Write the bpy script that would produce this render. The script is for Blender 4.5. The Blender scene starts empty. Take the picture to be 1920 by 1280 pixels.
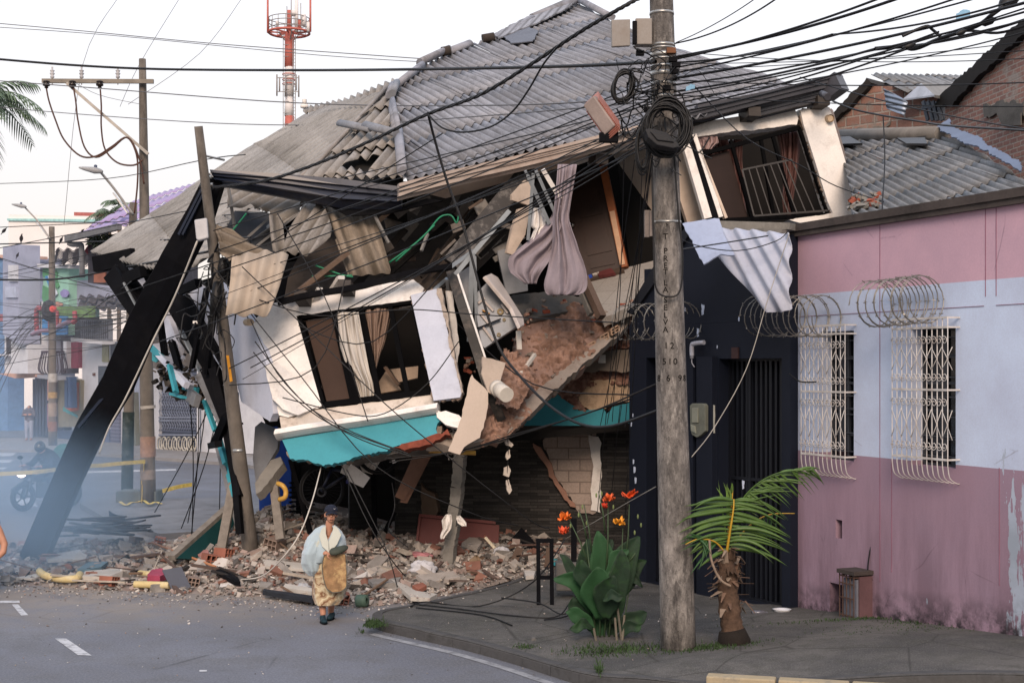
import bpy,math,random
from mathutils import Vector,Matrix,noise as mnoise
R=math.radians
random.seed(7)
# ------------------------------------------------------------------ camera, world, sun
sc=bpy.context.scene
COL=sc.collection
F,CX,HY,H=2600.0,960.0,690.0,3.4 # focal length and horizon in photo pixels, eye height
cam_d=bpy.data.cameras.new('camera');cam=bpy.data.objects.new('camera',cam_d);COL.objects.link(cam)
cam.location=(0,0,H);cam.rotation_euler=(R(90),0,0)
cam_d.sensor_width=36;cam_d.lens=F/1920*36;cam_d.shift_y=(HY-640)/1920
cam_d.clip_start=0.1;cam_d.clip_end=3000
sc.camera=cam
SUN_EL,SUN_AZ=R(31),R(182) # azimuth clockwise from +Y: behind the camera, a little to the right
w=bpy.data.worlds.new('World');sc.world=w;w.use_nodes=True
nt=w.node_tree;nt.nodes.clear()
wo=nt.nodes.new('ShaderNodeOutputWorld');bg=nt.nodes.new('ShaderNodeBackground')
sky=nt.nodes.new('ShaderNodeTexSky');sky.sky_type='NISHITA';sky.sun_disc=False
sky.sun_elevation=SUN_EL;sky.sun_rotation=SUN_AZ
sky.air_density=1.0;sky.dust_density=2.0;sky.ozone_density=1.5
bg.inputs['Strength'].default_value=0.15
# thin high overcast: a pale even veil mixed over the clear sky, warmer towards the horizon
tc=nt.nodes.new('ShaderNodeTexCoord');sx=nt.nodes.new('ShaderNodeSeparateXYZ');nt.links.new(tc.outputs['Generated'],sx.inputs[0])
cr=nt.nodes.new('ShaderNodeValToRGB');nt.links.new(sx.outputs['Z'],cr.inputs[0])
el=cr.color_ramp.elements
el[0].position=0.0;el[0].color=(4.3,3.6,3.25,1)
el[1].position=1.0;el[1].color=(5.2,5.9,7.3,1)
e=el.new(0.08);e.color=(4.45,3.95,3.7,1)
e=el.new(0.2);e.color=(4.8,4.55,4.42,1)
e=el.new(0.45);e.color=(6.6,6.8,7.4,1)
mx=nt.nodes.new('ShaderNodeMix');mx.data_type='RGBA';mx.inputs[0].default_value=0.85
nt.links.new(sky.outputs[0],mx.inputs[6]);nt.links.new(cr.outputs[0],mx.inputs[7])
az=nt.nodes.new('ShaderNodeMapRange');nt.links.new(sx.outputs['Y'],az.inputs[0]);az.inputs[1].default_value=-.6;az.inputs[2].default_value=.5;az.inputs[3].default_value=.6;az.inputs[4].default_value=1.0
mz=nt.nodes.new('ShaderNodeVectorMath');mz.operation='SCALE';nt.links.new(mx.outputs[2],mz.inputs[0]);nt.links.new(az.outputs[0],mz.inputs['Scale']);nt.links.new(mz.outputs[0],bg.inputs['Color']);nt.links.new(bg.outputs[0],wo.inputs[0])
ld=bpy.data.lights.new('sun','SUN');ld.energy=2.15;ld.angle=R(24);ld.color=(1.0,0.78,0.62)
sun=bpy.data.objects.new('sun',ld);COL.objects.link(sun)
sdir=Vector((math.sin(SUN_AZ)*math.cos(SUN_EL),math.cos(SUN_AZ)*math.cos(SUN_EL),math.sin(SUN_EL)))
sun.rotation_euler=sdir.to_track_quat('Z','Y').to_euler();sun.location=sdir*60
sc.view_settings.view_transform='Standard';sc.view_settings.look='None'
sc.view_settings.exposure=0.6;sc.view_settings.gamma=1.0
sc.cycles.use_denoising=True
try:sc.cycles.denoiser='OPENIMAGEDENOISE'
except Exception:pass
sc.cycles.max_bounces=6;sc.cycles.diffuse_bounces=2;sc.cycles.glossy_bounces=2
sc.cycles.transparent_max_bounces=8;sc.cycles.volume_bounces=1
sc.cycles.volume_step_rate=3.0;sc.cycles.volume_max_steps=64

# ------------------------------------------------------------------ geometry helpers
def P(px,py,Z):return Vector(((px-CX)*Z/F,Z,H+(HY-py)*Z/F))
def G(px,py,h=0.0):
    Z=F*(H-h)/(py-HY);return P(px,py,Z)
def V3(p):return p if isinstance(p,Vector)else P(*p)
class Pl:
    """plane through three (px,py,Z) points of the place; at() gives the point of it seen at a pixel"""
    def __init__(s,a,b,c):
        a,b,c=V3(a),V3(b),V3(c)
        s.o=a;s.n=(b-a).cross(c-a).normalized()
        if s.n.dot(Vector((0,0,H))-a)<0:s.n=-s.n
        s.x=Vector((0,0,1)).cross(s.n)
        s.x=s.x.normalized()if s.x.length>1e-4 else Vector((1,0,0))
        if s.x.x<0 and abs(s.x.x)>.05:s.x=-s.x
        s.y=s.n.cross(s.x).normalized()
        if s.y.z<0:s.y=-s.y
    def at(s,px,py,off=0.0):
        d=Vector(((px-CX)/F,1,(HY-py)/F));o=Vector((0,0,H))
        t=(s.o-o).dot(s.n)/d.dot(s.n)
        return o+d*t+s.n*off
    def uv(s,p):q=p-s.o;return(q.dot(s.x),q.dot(s.y))
def VPl(px1,Z1,px2,Z2):return Pl((px1,HY,Z1),(px2,HY,Z2),(px1,HY-100,Z1))
def rough(mb,pl,poly,amp=.05,step=9,off=0.,mi=0,seed=0,fr=2.2):
    """crumbled surface: fine grid over a polygon of the plane, pushed in and out"""
    xs=[q[0]for q in poly];ys=[q[1]for q in poly];step=step/4;nx=int((max(xs)-min(xs))/step)+2;ny=int((max(ys)-min(ys))/step)+2;idx={};vs=[];fs=[]
    rowi=[cross_y([poly],min(xs)+i*step)for i in range(nx)]
    def pt(i,j):
        if(i,j)not in idx:
            x,y=min(xs)+i*step,min(ys)+j*step;p=pl.at(x,y);n1=mnoise.noise(p*fr+Vector((seed,0,0)));n2=mnoise.noise(p*fr*3.1+Vector((0,seed,0)));n3=mnoise.noise(p*fr*8)
            idx[(i,j)]=len(vs);vs.append(p+pl.n*(off+amp*(n1*1.2+abs(n2)*.9+n3*.5)))
        return idx[(i,j)]
    for i in range(nx-1):
        for j in range(ny-1):
            x,y=min(xs)+(i+.5)*step,min(ys)+(j+.5)*step+2*mnoise.noise(Vector((i*.5,j*.5,seed)))
            if any(a<y<b for a,b in rowi[i]):fs.append((pt(i,j),pt(i+1,j),pt(i+1,j+1),pt(i,j+1)))
    mb.add(vs,fs,mi,False)
class MB:
    def __init__(s):s.v=[];s.f=[];s.m=[];s.sm=[];s.uvs=[]
    def add(s,vs,fs,mi=0,smooth=False,uv=None):
        b=len(s.v);s.v+=[Vector(x)for x in vs];s.uvs+=(uv or[(x[0],x[2])for x in vs])
        for f in fs:s.f.append([b+i for i in f]);s.m.append(mi);s.sm.append(smooth)
    def obj(s,name,mats,parent=None,loc=None,solid=0,bev=0):
        if parent is not None:org=parent['_o']if False else ORG[parent.name];org=Vector(org)
        elif loc is not None:org=Vector(loc)
        elif s.v:
            n=len(s.v);org=Vector((sum(v.x for v in s.v)/n,sum(v.y for v in s.v)/n,min(v.z for v in s.v)))
        else:org=Vector()
        me=bpy.data.meshes.new(name)
        me.from_pydata([v-org for v in s.v],[],s.f)
        if not isinstance(mats,(list,tuple)):mats=[mats]
        for m in mats:me.materials.append(m)
        me.polygons.foreach_set('material_index',s.m)
        me.polygons.foreach_set('use_smooth',s.sm)
        ul=me.uv_layers.new(name='UVMap');li=[0]*len(me.loops);me.loops.foreach_get('vertex_index',li)
        fl=[]
        for i in li:fl+=[s.uvs[i][0],s.uvs[i][1]]
        ul.data.foreach_set('uv',fl)
        me.update()
        o=bpy.data.objects.new(name,me);COL.objects.link(o)
        if parent is not None:o.parent=parent
        else:o.location=org
        ORG[o.name]=org
        if solid:
            wd=o.modifiers.new('weld','WELD');wd.merge_threshold=.0008
            md=o.modifiers.new('solid','SOLIDIFY');md.thickness=solid;md.offset=-1
        if bev:
            md=o.modifiers.new('bevel','BEVEL');md.width=bev;md.segments=2;md.limit_method='ANGLE'
        return o
ORG={}
def tag(o,label,cat,group=None,kind=None):
    if label:o['label']=label
    if cat:o['category']=cat
    if group:o['group']=group
    if kind:o['kind']=kind
    return o
def struct(o,kind='structure'):o['kind']=kind;return o
def thing(name,label,cat,loc,group=None):
    o=bpy.data.objects.new(name,None);COL.objects.link(o);o.location=V3(loc);o.empty_display_size=.2
    ORG[o.name]=V3(loc).copy();return tag(o,label,cat,group)
def copy_tree(o,loc=None,rotz=None,label=None,parent=None):
    c=o.copy();COL.objects.link(c)
    if parent is not None:c.parent=parent
    ORG[c.name]=ORG[o.name].copy()
    if loc is not None:c.location=V3(loc)
    if rotz is not None:c.rotation_euler=(0,0,rotz)
    if label:c['label']=label
    for ch in list(o.children):copy_tree(ch,parent=c)
    return c
def plate(mb,pl,poly,t=.1,off=0.,mi=0,jag=0,je=None,seed=0,back=None,step=.07):
    pts=[pl.at(q[0],q[1],off)for q in poly]
    if jag:
        rs=random.Random(seed+len(pts));out=[]
        for i,a in enumerate(pts):
            b=pts[(i+1)%len(pts)];out.append(a)
            if je is not None and i not in je:continue
            L=(b-a).length;k=max(1,int(L/step));dr=(b-a).normalized();sd=dr.cross(pl.n);ph=rs.random()*50
            for j in range(1,k):
                t_=j/k;w_=mnoise.noise(Vector((ph+t_*L*3,seed,0)))*1.6+rs.uniform(-.7,.7)
                out.append(a.lerp(b,t_)+sd*jag*w_+dr*rs.uniform(-.3,.3)*step)
        pts=out
    n=len(pts);bk=[p-pl.n*t for p in pts]
    uv=[pl.uv(p)for p in pts]
    # orientation
    ar=sum(uv[i][0]*uv[(i+1)%n][1]-uv[(i+1)%n][0]*uv[i][1]for i in range(n))
    if ar<0:pts.reverse();bk.reverse();uv.reverse()
    mb.add(pts+bk,[list(range(n)),list(range(2*n-1,n-1,-1))]+[[i,i+n,(i+1)%n+n,(i+1)%n]for i in range(n)],mi,uv=uv+uv)
def bar(mb,a,b,w=.05,d=.05,up=(0,0,1),mi=0):
    """box from a to b, width w along up x dir, depth d along up"""
    a,b=V3(a),V3(b);z=(b-a);L=z.length
    if L<1e-5:return
    z.normalize();up=Vector(up);x=up.cross(z)
    if x.length<1e-3:x=Vector((1,0,0)).cross(z)
    x.normalize();y=z.cross(x).normalized();vs=[]
    for q in(a,b):
        for sx_,sy_ in((-1,-1),(1,-1),(1,1),(-1,1)):vs.append(q+x*sx_*w/2+y*sy_*d/2)
    uv=[(w*(i%2),0 if i<4 else L)for i in range(8)]
    mb.add(vs,[(3,2,1,0),(4,5,6,7),(0,1,5,4),(1,2,6,5),(2,3,7,6),(3,0,4,7)],mi,uv=uv)
def box(mb,c,s,rot=None,mi=0):
    c=Vector(c);m=rot if rot is not None else Matrix.Identity(3);vs=[]
    for sz in(-1,1):
        for a_,b_ in((-1,-1),(1,-1),(1,1),(-1,1)):vs.append(c+m@Vector((a_*s[0]/2,b_*s[1]/2,sz*s[2]/2)))
    mb.add(vs,[(3,2,1,0),(4,5,6,7),(0,1,5,4),(1,2,6,5),(2,3,7,6),(3,0,4,7)],mi)
def tube(mb,pts,r=.01,n=6,mi=0,cap=True,flat=1.0):
    pts=[V3(p)for p in pts];k=len(pts);vs=[];fs=[];uv=[];L=0
    u_=None
    for i,p in enumerate(pts):
        t=(pts[min(i+1,k-1)]-pts[max(i-1,0)])
        if t.length<1e-7:t=Vector((0,0,1))
        t.normalize()
        if u_ is None:u_=t.orthogonal().normalized()
        else:
            u_=u_-t*u_.dot(t)
            u_=u_.normalized()if u_.length>1e-5 else t.orthogonal().normalized()
        w_=t.cross(u_);rr=r[i]if isinstance(r,(list,tuple))else r
        if i:L+=(p-pts[i-1]).length
        for j in range(n):
            a=2*math.pi*j/n;vs.append(p+u_*math.cos(a)*rr+w_*math.sin(a)*rr*flat);uv.append((j/n,L))
    for i in range(k-1):
        for j in range(n):fs.append((i*n+j,i*n+(j+1)%n,(i+1)*n+(j+1)%n,(i+1)*n+j))
    mb.add(vs,fs,mi,True,uv)
    if cap:
        b=len(mb.v)-k*n
        for ring in(list(range(n))[::-1],list(range((k-1)*n,k*n))):
            mb.f.append([b+q for q in ring]);mb.m.append(mi);mb.sm.append(False)
def crv(pts,sub=6):
    """Catmull-Rom through points"""
    pts=[V3(p)for p in pts]
    if len(pts)<3:return pts
    o=[]
    for i in range(len(pts)-1):
        p0=pts[max(i-1,0)];p1=pts[i];p2=pts[i+1];p3=pts[min(i+2,len(pts)-1)]
        for j in range(sub):
            t=j/sub
            o.append(.5*((2*p1)+(p2-p0)*t+(2*p0-5*p1+4*p2-p3)*t*t+(3*p1-p0-3*p2+p3)*t**3))
    o.append(pts[-1]);return o
def sagline(a,b,sag=.2,n=14):
    a,b=V3(a),V3(b);return[a.lerp(b,i/n)+Vector((0,0,-4*sag*(i/n)*(1-i/n)))for i in range(n+1)]
def cross_y(polys,u):
    ys=[]
    for poly in polys:
        n=len(poly)
        for i in range(n):
            a,b=poly[i],poly[(i+1)%n]
            if(a[0]<=u)!=(b[0]<=u):ys.append(a[1]+(b[1]-a[1])*(u-a[0])/(b[0]-a[0]))
    ys.sort();return[(ys[i],ys[i+1])for i in range(0,len(ys)-1,2)]
def corr(mb,pl,outline,d0,d1,pitch=.177,amp=.026,row=1.75,lap=.02,holes=(),sag=0.0,off=0.,mi=0,seg=8,phase=0.,jit=0.0,seed=1):
    """corrugated sheets laid on a plane: ridges run from pixel d0 down to pixel d1"""
    v=(pl.at(*d1)-pl.at(*d0)).normalized();n=pl.n;u=v.cross(n).normalized()
    to=lambda q:((lambda w_:(w_.dot(u),w_.dot(v)))(pl.at(q[0],q[1])-pl.o))
    polys=[[to(q)for q in outline]]+[[to(q)for q in h]for h in holes]
    us=[q[0]for q in polys[0]];vs_=[q[1]for q in polys[0]];u0,u1=min(us),max(us);v0=min(vs_)
    st=pitch/seg;k=int((u1-u0)/st)+1
    rs=random.Random(seed);tilt={}
    def hgt(a,b,fr,ci,ri):
        if(ci,ri)not in tilt:tilt[(ci,ri)]=(rs.uniform(-jit,jit),rs.uniform(-jit,jit))
        j0,j1=tilt[(ci,ri)]
        return off+amp*math.cos(2*math.pi*a/pitch+phase)+lap*fr+sag*mnoise.noise(Vector((a*.35,b*.35,3.1)))+j0*(1-fr)+j1*fr
    for i in range(k):
        a,b=u0+i*st+1e-5,u0+(i+1)*st+1e-5
        ia,ib=cross_y(polys,a),cross_y(polys,b)
        if len(ia)!=len(ib)or not ia:im=cross_y(polys,(a+b)/2);ia=ib=im
        for(a0,a1),(b0,b1)in zip(ia,ib):
            r0=int(math.floor((min(a0,b0)-v0)/row));r1=int(math.floor((max(a1,b1)-v0)/row))
            for r_ in range(r0,r1+1):
                lo,hi=v0+r_*row,v0+(r_+1)*row+.09
                pa0,pa1=max(a0,lo),min(a1,hi);pb0,pb1=max(b0,lo),min(b1,hi)
                if pa1-pa0<1e-4 and pb1-pb0<1e-4:continue
                pa1=max(pa1,pa0);pb1=max(pb1,pb0);ci=int((a-u0)//(pitch*5));pv=[];puv=[]
                for q in range(4):
                    for(uu,x0,x1)in((a,pa0,pa1),(b,pb0,pb1)):
                        vv=x0+(x1-x0)*q/3;fr=(vv-lo)/row
                        pv.append(pl.o+u*uu+v*vv+n*hgt(uu,vv,fr,ci,r_));puv.append((uu,vv+.0))
                mb.add(pv,[(2*q,2*q+1,2*q+3,2*q+2)for q in range(3)],mi,True,puv)
def rock(mb,c,s,rs,mi=0,flat=.6,rot=None):
    m=rot or Matrix.Rotation(rs.uniform(0,6.28),3,'Z')@Matrix.Rotation(rs.uniform(-.6,.6),3,'X')@Matrix.Rotation(rs.uniform(-.6,.6),3,'Y')
    dx,dy,dz=s*rs.uniform(.6,1.3),s*rs.uniform(.5,1.0),s*flat*rs.uniform(.5,1.1);vs=[]
    for sz in(-1,1):
        for a_,b_ in((-1,-1),(1,-1),(1,1),(-1,1)):
            vs.append(Vector(c)+m@Vector((a_*dx/2*rs.uniform(.55,1.1),b_*dy/2*rs.uniform(.55,1.1),sz*dz/2*rs.uniform(.6,1.1))))
    mb.add(vs,[(3,2,1,0),(4,5,6,7),(0,1,5,4),(1,2,6,5),(2,3,7,6),(3,0,4,7)],mi)
def lathe(mb,base,axis,prof,n=16,mi=0,x=None):
    base=Vector(base);z=Vector(axis).normalized();x=(x or z.orthogonal()).normalized();y=z.cross(x);vs=[];fs=[]
    for(h_,r_)in prof:
        for j in range(n):a=2*math.pi*j/n;vs.append(base+z*h_+(x*math.cos(a)+y*math.sin(a))*r_)
    for i in range(len(prof)-1):
        for j in range(n):fs.append((i*n+j,i*n+(j+1)%n,(i+1)*n+(j+1)%n,(i+1)*n+j))
    mb.add(vs,fs,mi,True)
def grid(mb,fn,nu,nv,mi=0,smooth=True,closed=False):
    vs=[fn(i/nu,j/nv)for j in range(nv+1)for i in range(nu+1)]
    fs=[(j*(nu+1)+i,j*(nu+1)+i+1,(j+1)*(nu+1)+i+1,(j+1)*(nu+1)+i)for j in range(nv)for i in range(nu)]
    mb.add(vs,fs,mi,smooth,[(i/nu,j/nv)for j in range(nv+1)for i in range(nu+1)])

# ------------------------------------------------------------------ materials
def lin(hx):
    o=[]
    for i in(0,2,4):
        c=int(hx[i:i+2],16)/255;o.append(c/12.92 if c<=.04045 else((c+.055)/1.055)**2.4)
    return o
MC={}
class NT:
    def __init__(s,m):
        m.use_nodes=True;s.t=m.node_tree;s.t.nodes.clear()
        s.out=s.n('ShaderNodeOutputMaterial');s.b=s.n('ShaderNodeBsdfPrincipled');s.l(s.b.outputs[0],s.out.inputs[0])
    def n(s,k,**kw):
        o=s.t.nodes.new(k)
        for a,v in kw.items():setattr(o,a,v)
        return o
    def l(s,a,b):s.t.links.new(a,b)
    def noise(s,co,scale,detail=4,rough=.6):
        o=s.n('ShaderNodeTexNoise');s.l(co,o.inputs['Vector']);o.inputs['Scale'].default_value=scale
        o.inputs['Detail'].default_value=detail;o.inputs['Roughness'].default_value=rough;return o.outputs['Fac']
    def ramp(s,f,a,b,c0=0,c1=1):
        o=s.n('ShaderNodeMapRange');s.l(f,o.inputs[0]);o.inputs[1].default_value=a;o.inputs[2].default_value=b
        o.inputs[3].default_value=c0;o.inputs[4].default_value=c1;return o.outputs[0]
    def mix(s,f,a,b,mode='MIX'):
        o=s.n('ShaderNodeMix',data_type='RGBA',blend_type=mode)
        for sock,v in((o.inputs[0],f),(o.inputs[6],a),(o.inputs[7],b)):
            if isinstance(v,bpy.types.NodeSocket):s.l(v,sock)
            elif isinstance(v,(int,float)):sock.default_value=v
            else:sock.default_value=(v[0],v[1],v[2],1)
        return o.outputs[2]
    def math(s,op,a,b=0.,c=0.):
        o=s.n('ShaderNodeMath',operation=op)
        for i,v in enumerate((a,b,c)):
            if isinstance(v,bpy.types.NodeSocket):s.l(v,o.inputs[i])
            else:o.inputs[i].default_value=v
        return o.outputs[0]
    def bump(s,h,st=.3,dist=.02):
        o=s.n('ShaderNodeBump');s.l(h,o.inputs['Height']);o.inputs['Strength'].default_value=st;o.inputs['Distance'].default_value=dist
        s.l(o.outputs[0],s.b.inputs['Normal'])
def M(name,hx,rough=.75,var=.2,scale=3.,bump=.3,bs=40.,metal=0.,dirt=None,da=.5,ds=1.5,spec=.35,fine=.12,streak=False):
    if name in MC:return MC[name]
    m=bpy.data.materials.new(name);t=NT(m);MC[name]=m
    co=t.n('ShaderNodeTexCoord').outputs['Object']
    c=lin(hx);n1=t.noise(co,scale,5)
    col=t.mix(t.ramp(n1,.3,.7),[x*(1-var)for x in c],[min(1,x*(1+var))for x in c])
    n2=t.noise(co,bs,3)
    col=t.mix(t.ramp(n2,.3,.7,0,fine),col,[x*.35 for x in c])
    if dirt:
        dc=co
        if streak:
            mp=t.n('ShaderNodeMapping');t.l(co,mp.inputs[0]);mp.inputs['Scale'].default_value=(1,1,.18);dc=mp.outputs[0]
        n3=t.noise(dc,ds,6,.7)
        col=t.mix(t.ramp(n3,.5,.66,0,da),col,lin(dirt))
    t.l(col,t.b.inputs['Base Color'])
    t.b.inputs['Roughness'].default_value=rough;t.b.inputs['Metallic'].default_value=metal
    t.b.inputs['Specular IOR Level'].default_value=spec
    if bump:t.bump(n2,bump,.01)
    return m
# ------------------------------------------------------------------ procedural setting materials
def mat_asphalt():
    m=bpy.data.materials.new('asphalt');t=NT(m)
    co=t.n('ShaderNodeTexCoord').outputs['Object']
    n1=t.noise(co,.35,6,.65);n2=t.noise(co,34,4,.85);n3=t.noise(co,1.4,6,.7)
    c=t.mix(t.ramp(n1,.35,.65),lin('61646d'),lin('767a84'))
    c=t.mix(t.ramp(n3,.42,.62,0,.6),c,lin('565657'))
    c=t.mix(t.ramp(n2,.5,.7,0,.45),c,lin('97989b'))
    c=t.mix(t.ramp(n2,.5,.32,0,.5),c,lin('404144'))
    vo=t.n('ShaderNodeTexVoronoi',feature='DISTANCE_TO_EDGE');vo.inputs['Scale'].default_value=.45
    mm=t.mix(.12,co,t.n('ShaderNodeTexNoise').outputs['Color']);t.l(mm,vo.inputs['Vector'])
    crack=t.math('MULTIPLY',t.ramp(vo.outputs['Distance'],0,.008,1,0),t.ramp(n1,.5,.6,0,.6))
    c=t.mix(crack,c,lin('2c2c2e'))
    sp=t.n('ShaderNodeSeparateXYZ');t.l(co,sp.inputs[0]);du=t.math('MULTIPLY',t.ramp(sp.outputs[1],17.6,20.6),t.ramp(sp.outputs[1],34,25));du=t.math('MULTIPLY',du,t.ramp(n3,.36,.6,.25,.95));c=t.mix(t.math('MULTIPLY',du,t.ramp(sp.outputs[0],3,-1)),c,lin('8f877f'))
    ty=t.noise(co,.18,3);c=t.mix(t.ramp(ty,.5,.62,0,.3),c,lin('4b4d54'))
    t.l(c,t.b.inputs['Base Color']);t.b.inputs['Roughness'].default_value=.8;t.b.inputs['Specular IOR Level'].default_value=.3
    t.bump(n2,.5,.01);return m
def mat_walk():
    m=bpy.data.materials.new('worn_concrete');t=NT(m)
    co=t.n('ShaderNodeTexCoord').outputs['Object']
    n1=t.noise(co,.8,6,.7);n2=t.noise(co,70,3,.8);n3=t.noise(co,3.5,6,.7)
    c=t.mix(t.ramp(n1,.4,.6),lin('3b3b3b'),lin('585653'))
    c=t.mix(t.ramp(n3,.48,.62,0,.6),c,lin('3b3c36'))
    c=t.mix(t.ramp(n2,.5,.75,0,.5),c,lin('9a9894'))
    vo=t.n('ShaderNodeTexVoronoi',feature='DISTANCE_TO_EDGE');vo.inputs['Scale'].default_value=.7;t.l(co,vo.inputs['Vector'])
    c=t.mix(t.ramp(vo.outputs['Distance'],0,.012,.7,0),c,lin('262622'))
    t.l(c,t.b.inputs['Base Color']);t.b.inputs['Roughness'].default_value=.9
    t.bump(t.math('ADD',n2,n3),.6,.02);return m
def mat_brick(name,c1,c2,mo,sc_=1.0,bw=.24,bh=.085,mw=.013,patch=None,rough=.9,offset=.5,bump=.8):
    m=bpy.data.materials.new(name);t=NT(m)
    tcn=t.n('ShaderNodeTexCoord');uv=tcn.outputs['UV'];co=tcn.outputs['Object']
    nz=t.n('ShaderNodeTexNoise');nz.inputs['Scale'].default_value=3;t.l(co,nz.inputs['Vector'])
    uvd=t.mix(.012,uv,nz.outputs['Color'],'ADD')
    b=t.n('ShaderNodeTexBrick');t.l(uvd,b.inputs['Vector']);b.offset=offset
    b.inputs['Scale'].default_value=sc_;b.inputs['Brick Width'].default_value=bw;b.inputs['Row Height'].default_value=bh
    b.inputs['Mortar Size'].default_value=mw;b.inputs['Mortar Smooth'].default_value=.3;b.inputs['Bias'].default_value=-.1
    b.inputs['Color1'].default_value=(*lin(c1),1);b.inputs['Color2'].default_value=(*lin(c2),1);b.inputs['Mortar'].default_value=(*lin(mo),1)
    n1=t.noise(co,1.3,6,.7);n2=t.noise(co,30,4,.7)
    c=t.mix(t.ramp(n2,.35,.7,0,.45),b.outputs['Color'],[x*.4 for x in lin(c1)])
    if patch:c=t.mix(t.ramp(n1,.54,.6,0,.9),c,lin(patch))
    t.l(c,t.b.inputs['Base Color']);t.b.inputs['Roughness'].default_value=rough
    h=t.math('SUBTRACT',t.math('MULTIPLY',n2,.4),b.outputs['Fac'])
    t.bump(h,bump,.03);return m
def mat_corr(name,a,b_,moss_shade='5b574c',pitch=.27):
    """weathered fibre cement: one tone per sheet, grime in patches and lichen speckle"""
    m=bpy.data.materials.new(name);t=NT(m)
    tcn=t.n('ShaderNodeTexCoord');uv=tcn.outputs['UV'];co=tcn.outputs['Object']
    sp=t.n('ShaderNodeSeparateXYZ');t.l(uv,sp.inputs[0])
    cb=t.n('ShaderNodeCombineXYZ');t.l(t.math('FLOOR',t.math('DIVIDE',sp.outputs[0],.92)),cb.inputs[0]);t.l(t.math('FLOOR',t.math('DIVIDE',sp.outputs[1],1.75)),cb.inputs[1])
    wn=t.n('ShaderNodeTexWhiteNoise');t.l(cb.outputs[0],wn.inputs['Vector'])
    n1=t.noise(co,.6,6,.7);n2=t.noise(co,26,5,.8)
    mp=t.n('ShaderNodeMapping');t.l(uv,mp.inputs[0]);mp.inputs['Scale'].default_value=(5,.7,1);n3=t.noise(mp.outputs[0],2,5,.7)
    c=t.mix(t.ramp(wn.outputs[0],0,1),lin(a),lin(b_))
    c=t.mix(t.ramp(n1,.42,.62,0,.5),c,lin(moss_shade))
    c=t.mix(t.ramp(n3,.5,.68,0,.5),c,[x*.45 for x in lin(moss_shade)])
    c=t.mix(t.ramp(n2,.5,.68,0,.5),c,[x*.45 for x in lin(a)])
    pt=t.math('COSINE',t.math('MULTIPLY',sp.outputs[0],6.28318/pitch));c=t.mix(t.ramp(pt,.1,-1,0,.6),c,[x*.5 for x in lin(moss_shade)])  # valleys darker along the wave: grime plus groove shade put into the colour
    c=t.mix(t.ramp(n2,.3,.4,.5,0),c,[min(1,x*1.5)for x in lin(b_)])
    t.l(c,t.b.inputs['Base Color']);t.b.inputs['Roughness'].default_value=.85;t.b.inputs['Specular IOR Level'].default_value=.25
    t.bump(n2,.35,.01);return m
def mat_pinkwall(z_low,z_high,org):
    """three painted bands, flaking at the right end and below the windows, grime at the foot"""
    m=bpy.data.materials.new('pink_and_blue_render');t=NT(m)
    tcn=t.n('ShaderNodeTexCoord');co=tcn.outputs['Object'];sp=t.n('ShaderNodeSeparateXYZ');t.l(co,sp.inputs[0]);z=sp.outputs['Z'];y=sp.outputs['Y']
    n0=t.noise(co,2,4);n1=t.noise(co,.9,6,.65);n2=t.noise(co,45,3,.7)
    lo=t.math('GREATER_THAN',z,z_low);hi=t.math('GREATER_THAN',z,z_high)
    c=t.mix(lo,lin('9c8292'),lin('c8d7ef'));c=t.mix(hi,c,lin('cda8b7'))
    c=t.mix(t.ramp(n1,.35,.7,0,.3),c,lin('8a7f92'))
    vo=t.n('ShaderNodeTexVoronoi',feature='DISTANCE_TO_EDGE');vo.inputs['Scale'].default_value=.9;nv_=t.mix(.25,co,t.n('ShaderNodeTexNoise').outputs['Color']);t.l(nv_,vo.inputs['Vector']);c=t.mix(t.math('MULTIPLY',t.ramp(vo.outputs['Distance'],0,.006,1,0),t.ramp(n1,.52,.6,0,.55)),c,lin('5a4854'))
    c=t.mix(t.ramp(n2,.35,.7,0,.12),c,lin('6a5f6a'))
    mp=t.n('ShaderNodeMapping');t.l(co,mp.inputs[0]);mp.inputs['Scale'].default_value=(1.3,1.3,.22);n4=t.noise(mp.outputs[0],1.6,6,.7)
    foot=t.ramp(z,0.0,2.3,.75,0)
    c=t.mix(t.math('MULTIPLY',t.ramp(n4,.42,.62),foot),c,lin('5d4a55'))
    # flaking: strongest at the near (low y) end
    pe=t.math('MULTIPLY',t.ramp(y,-3.1,-1.7,.20,0.0),t.ramp(z,2.6,3.2,1,0));z=t.math('SUBTRACT',z,t.math('MULTIPLY_ADD',y,-.095,.24))
    fl=t.math('GREATER_THAN',t.math('ADD',t.math('ADD',n4,pe),t.math('MULTIPLY',t.noise(co,7,5,.7),.12)),.775)
    c=t.mix(fl,c,t.mix(t.ramp(n1,.4,.6),lin('959fac'),lin('aab4c4')))
    base=t.math('MULTIPLY',t.ramp(z,.02,.42,1,0),t.ramp(t.noise(co,5,6,.7),.4,.58,.0,1))
    c=t.mix(base,c,lin('2f2c30'))
    t.l(c,t.b.inputs['Base Color']);t.b.inputs['Roughness'].default_value=.75;t.b.inputs['Specular IOR Level'].default_value=.25
    t.bump(t.math('ADD',t.math('MULTIPLY',n2,.4),t.math('MULTIPLY',fl,-1.0)),.25,.01);return m

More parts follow.
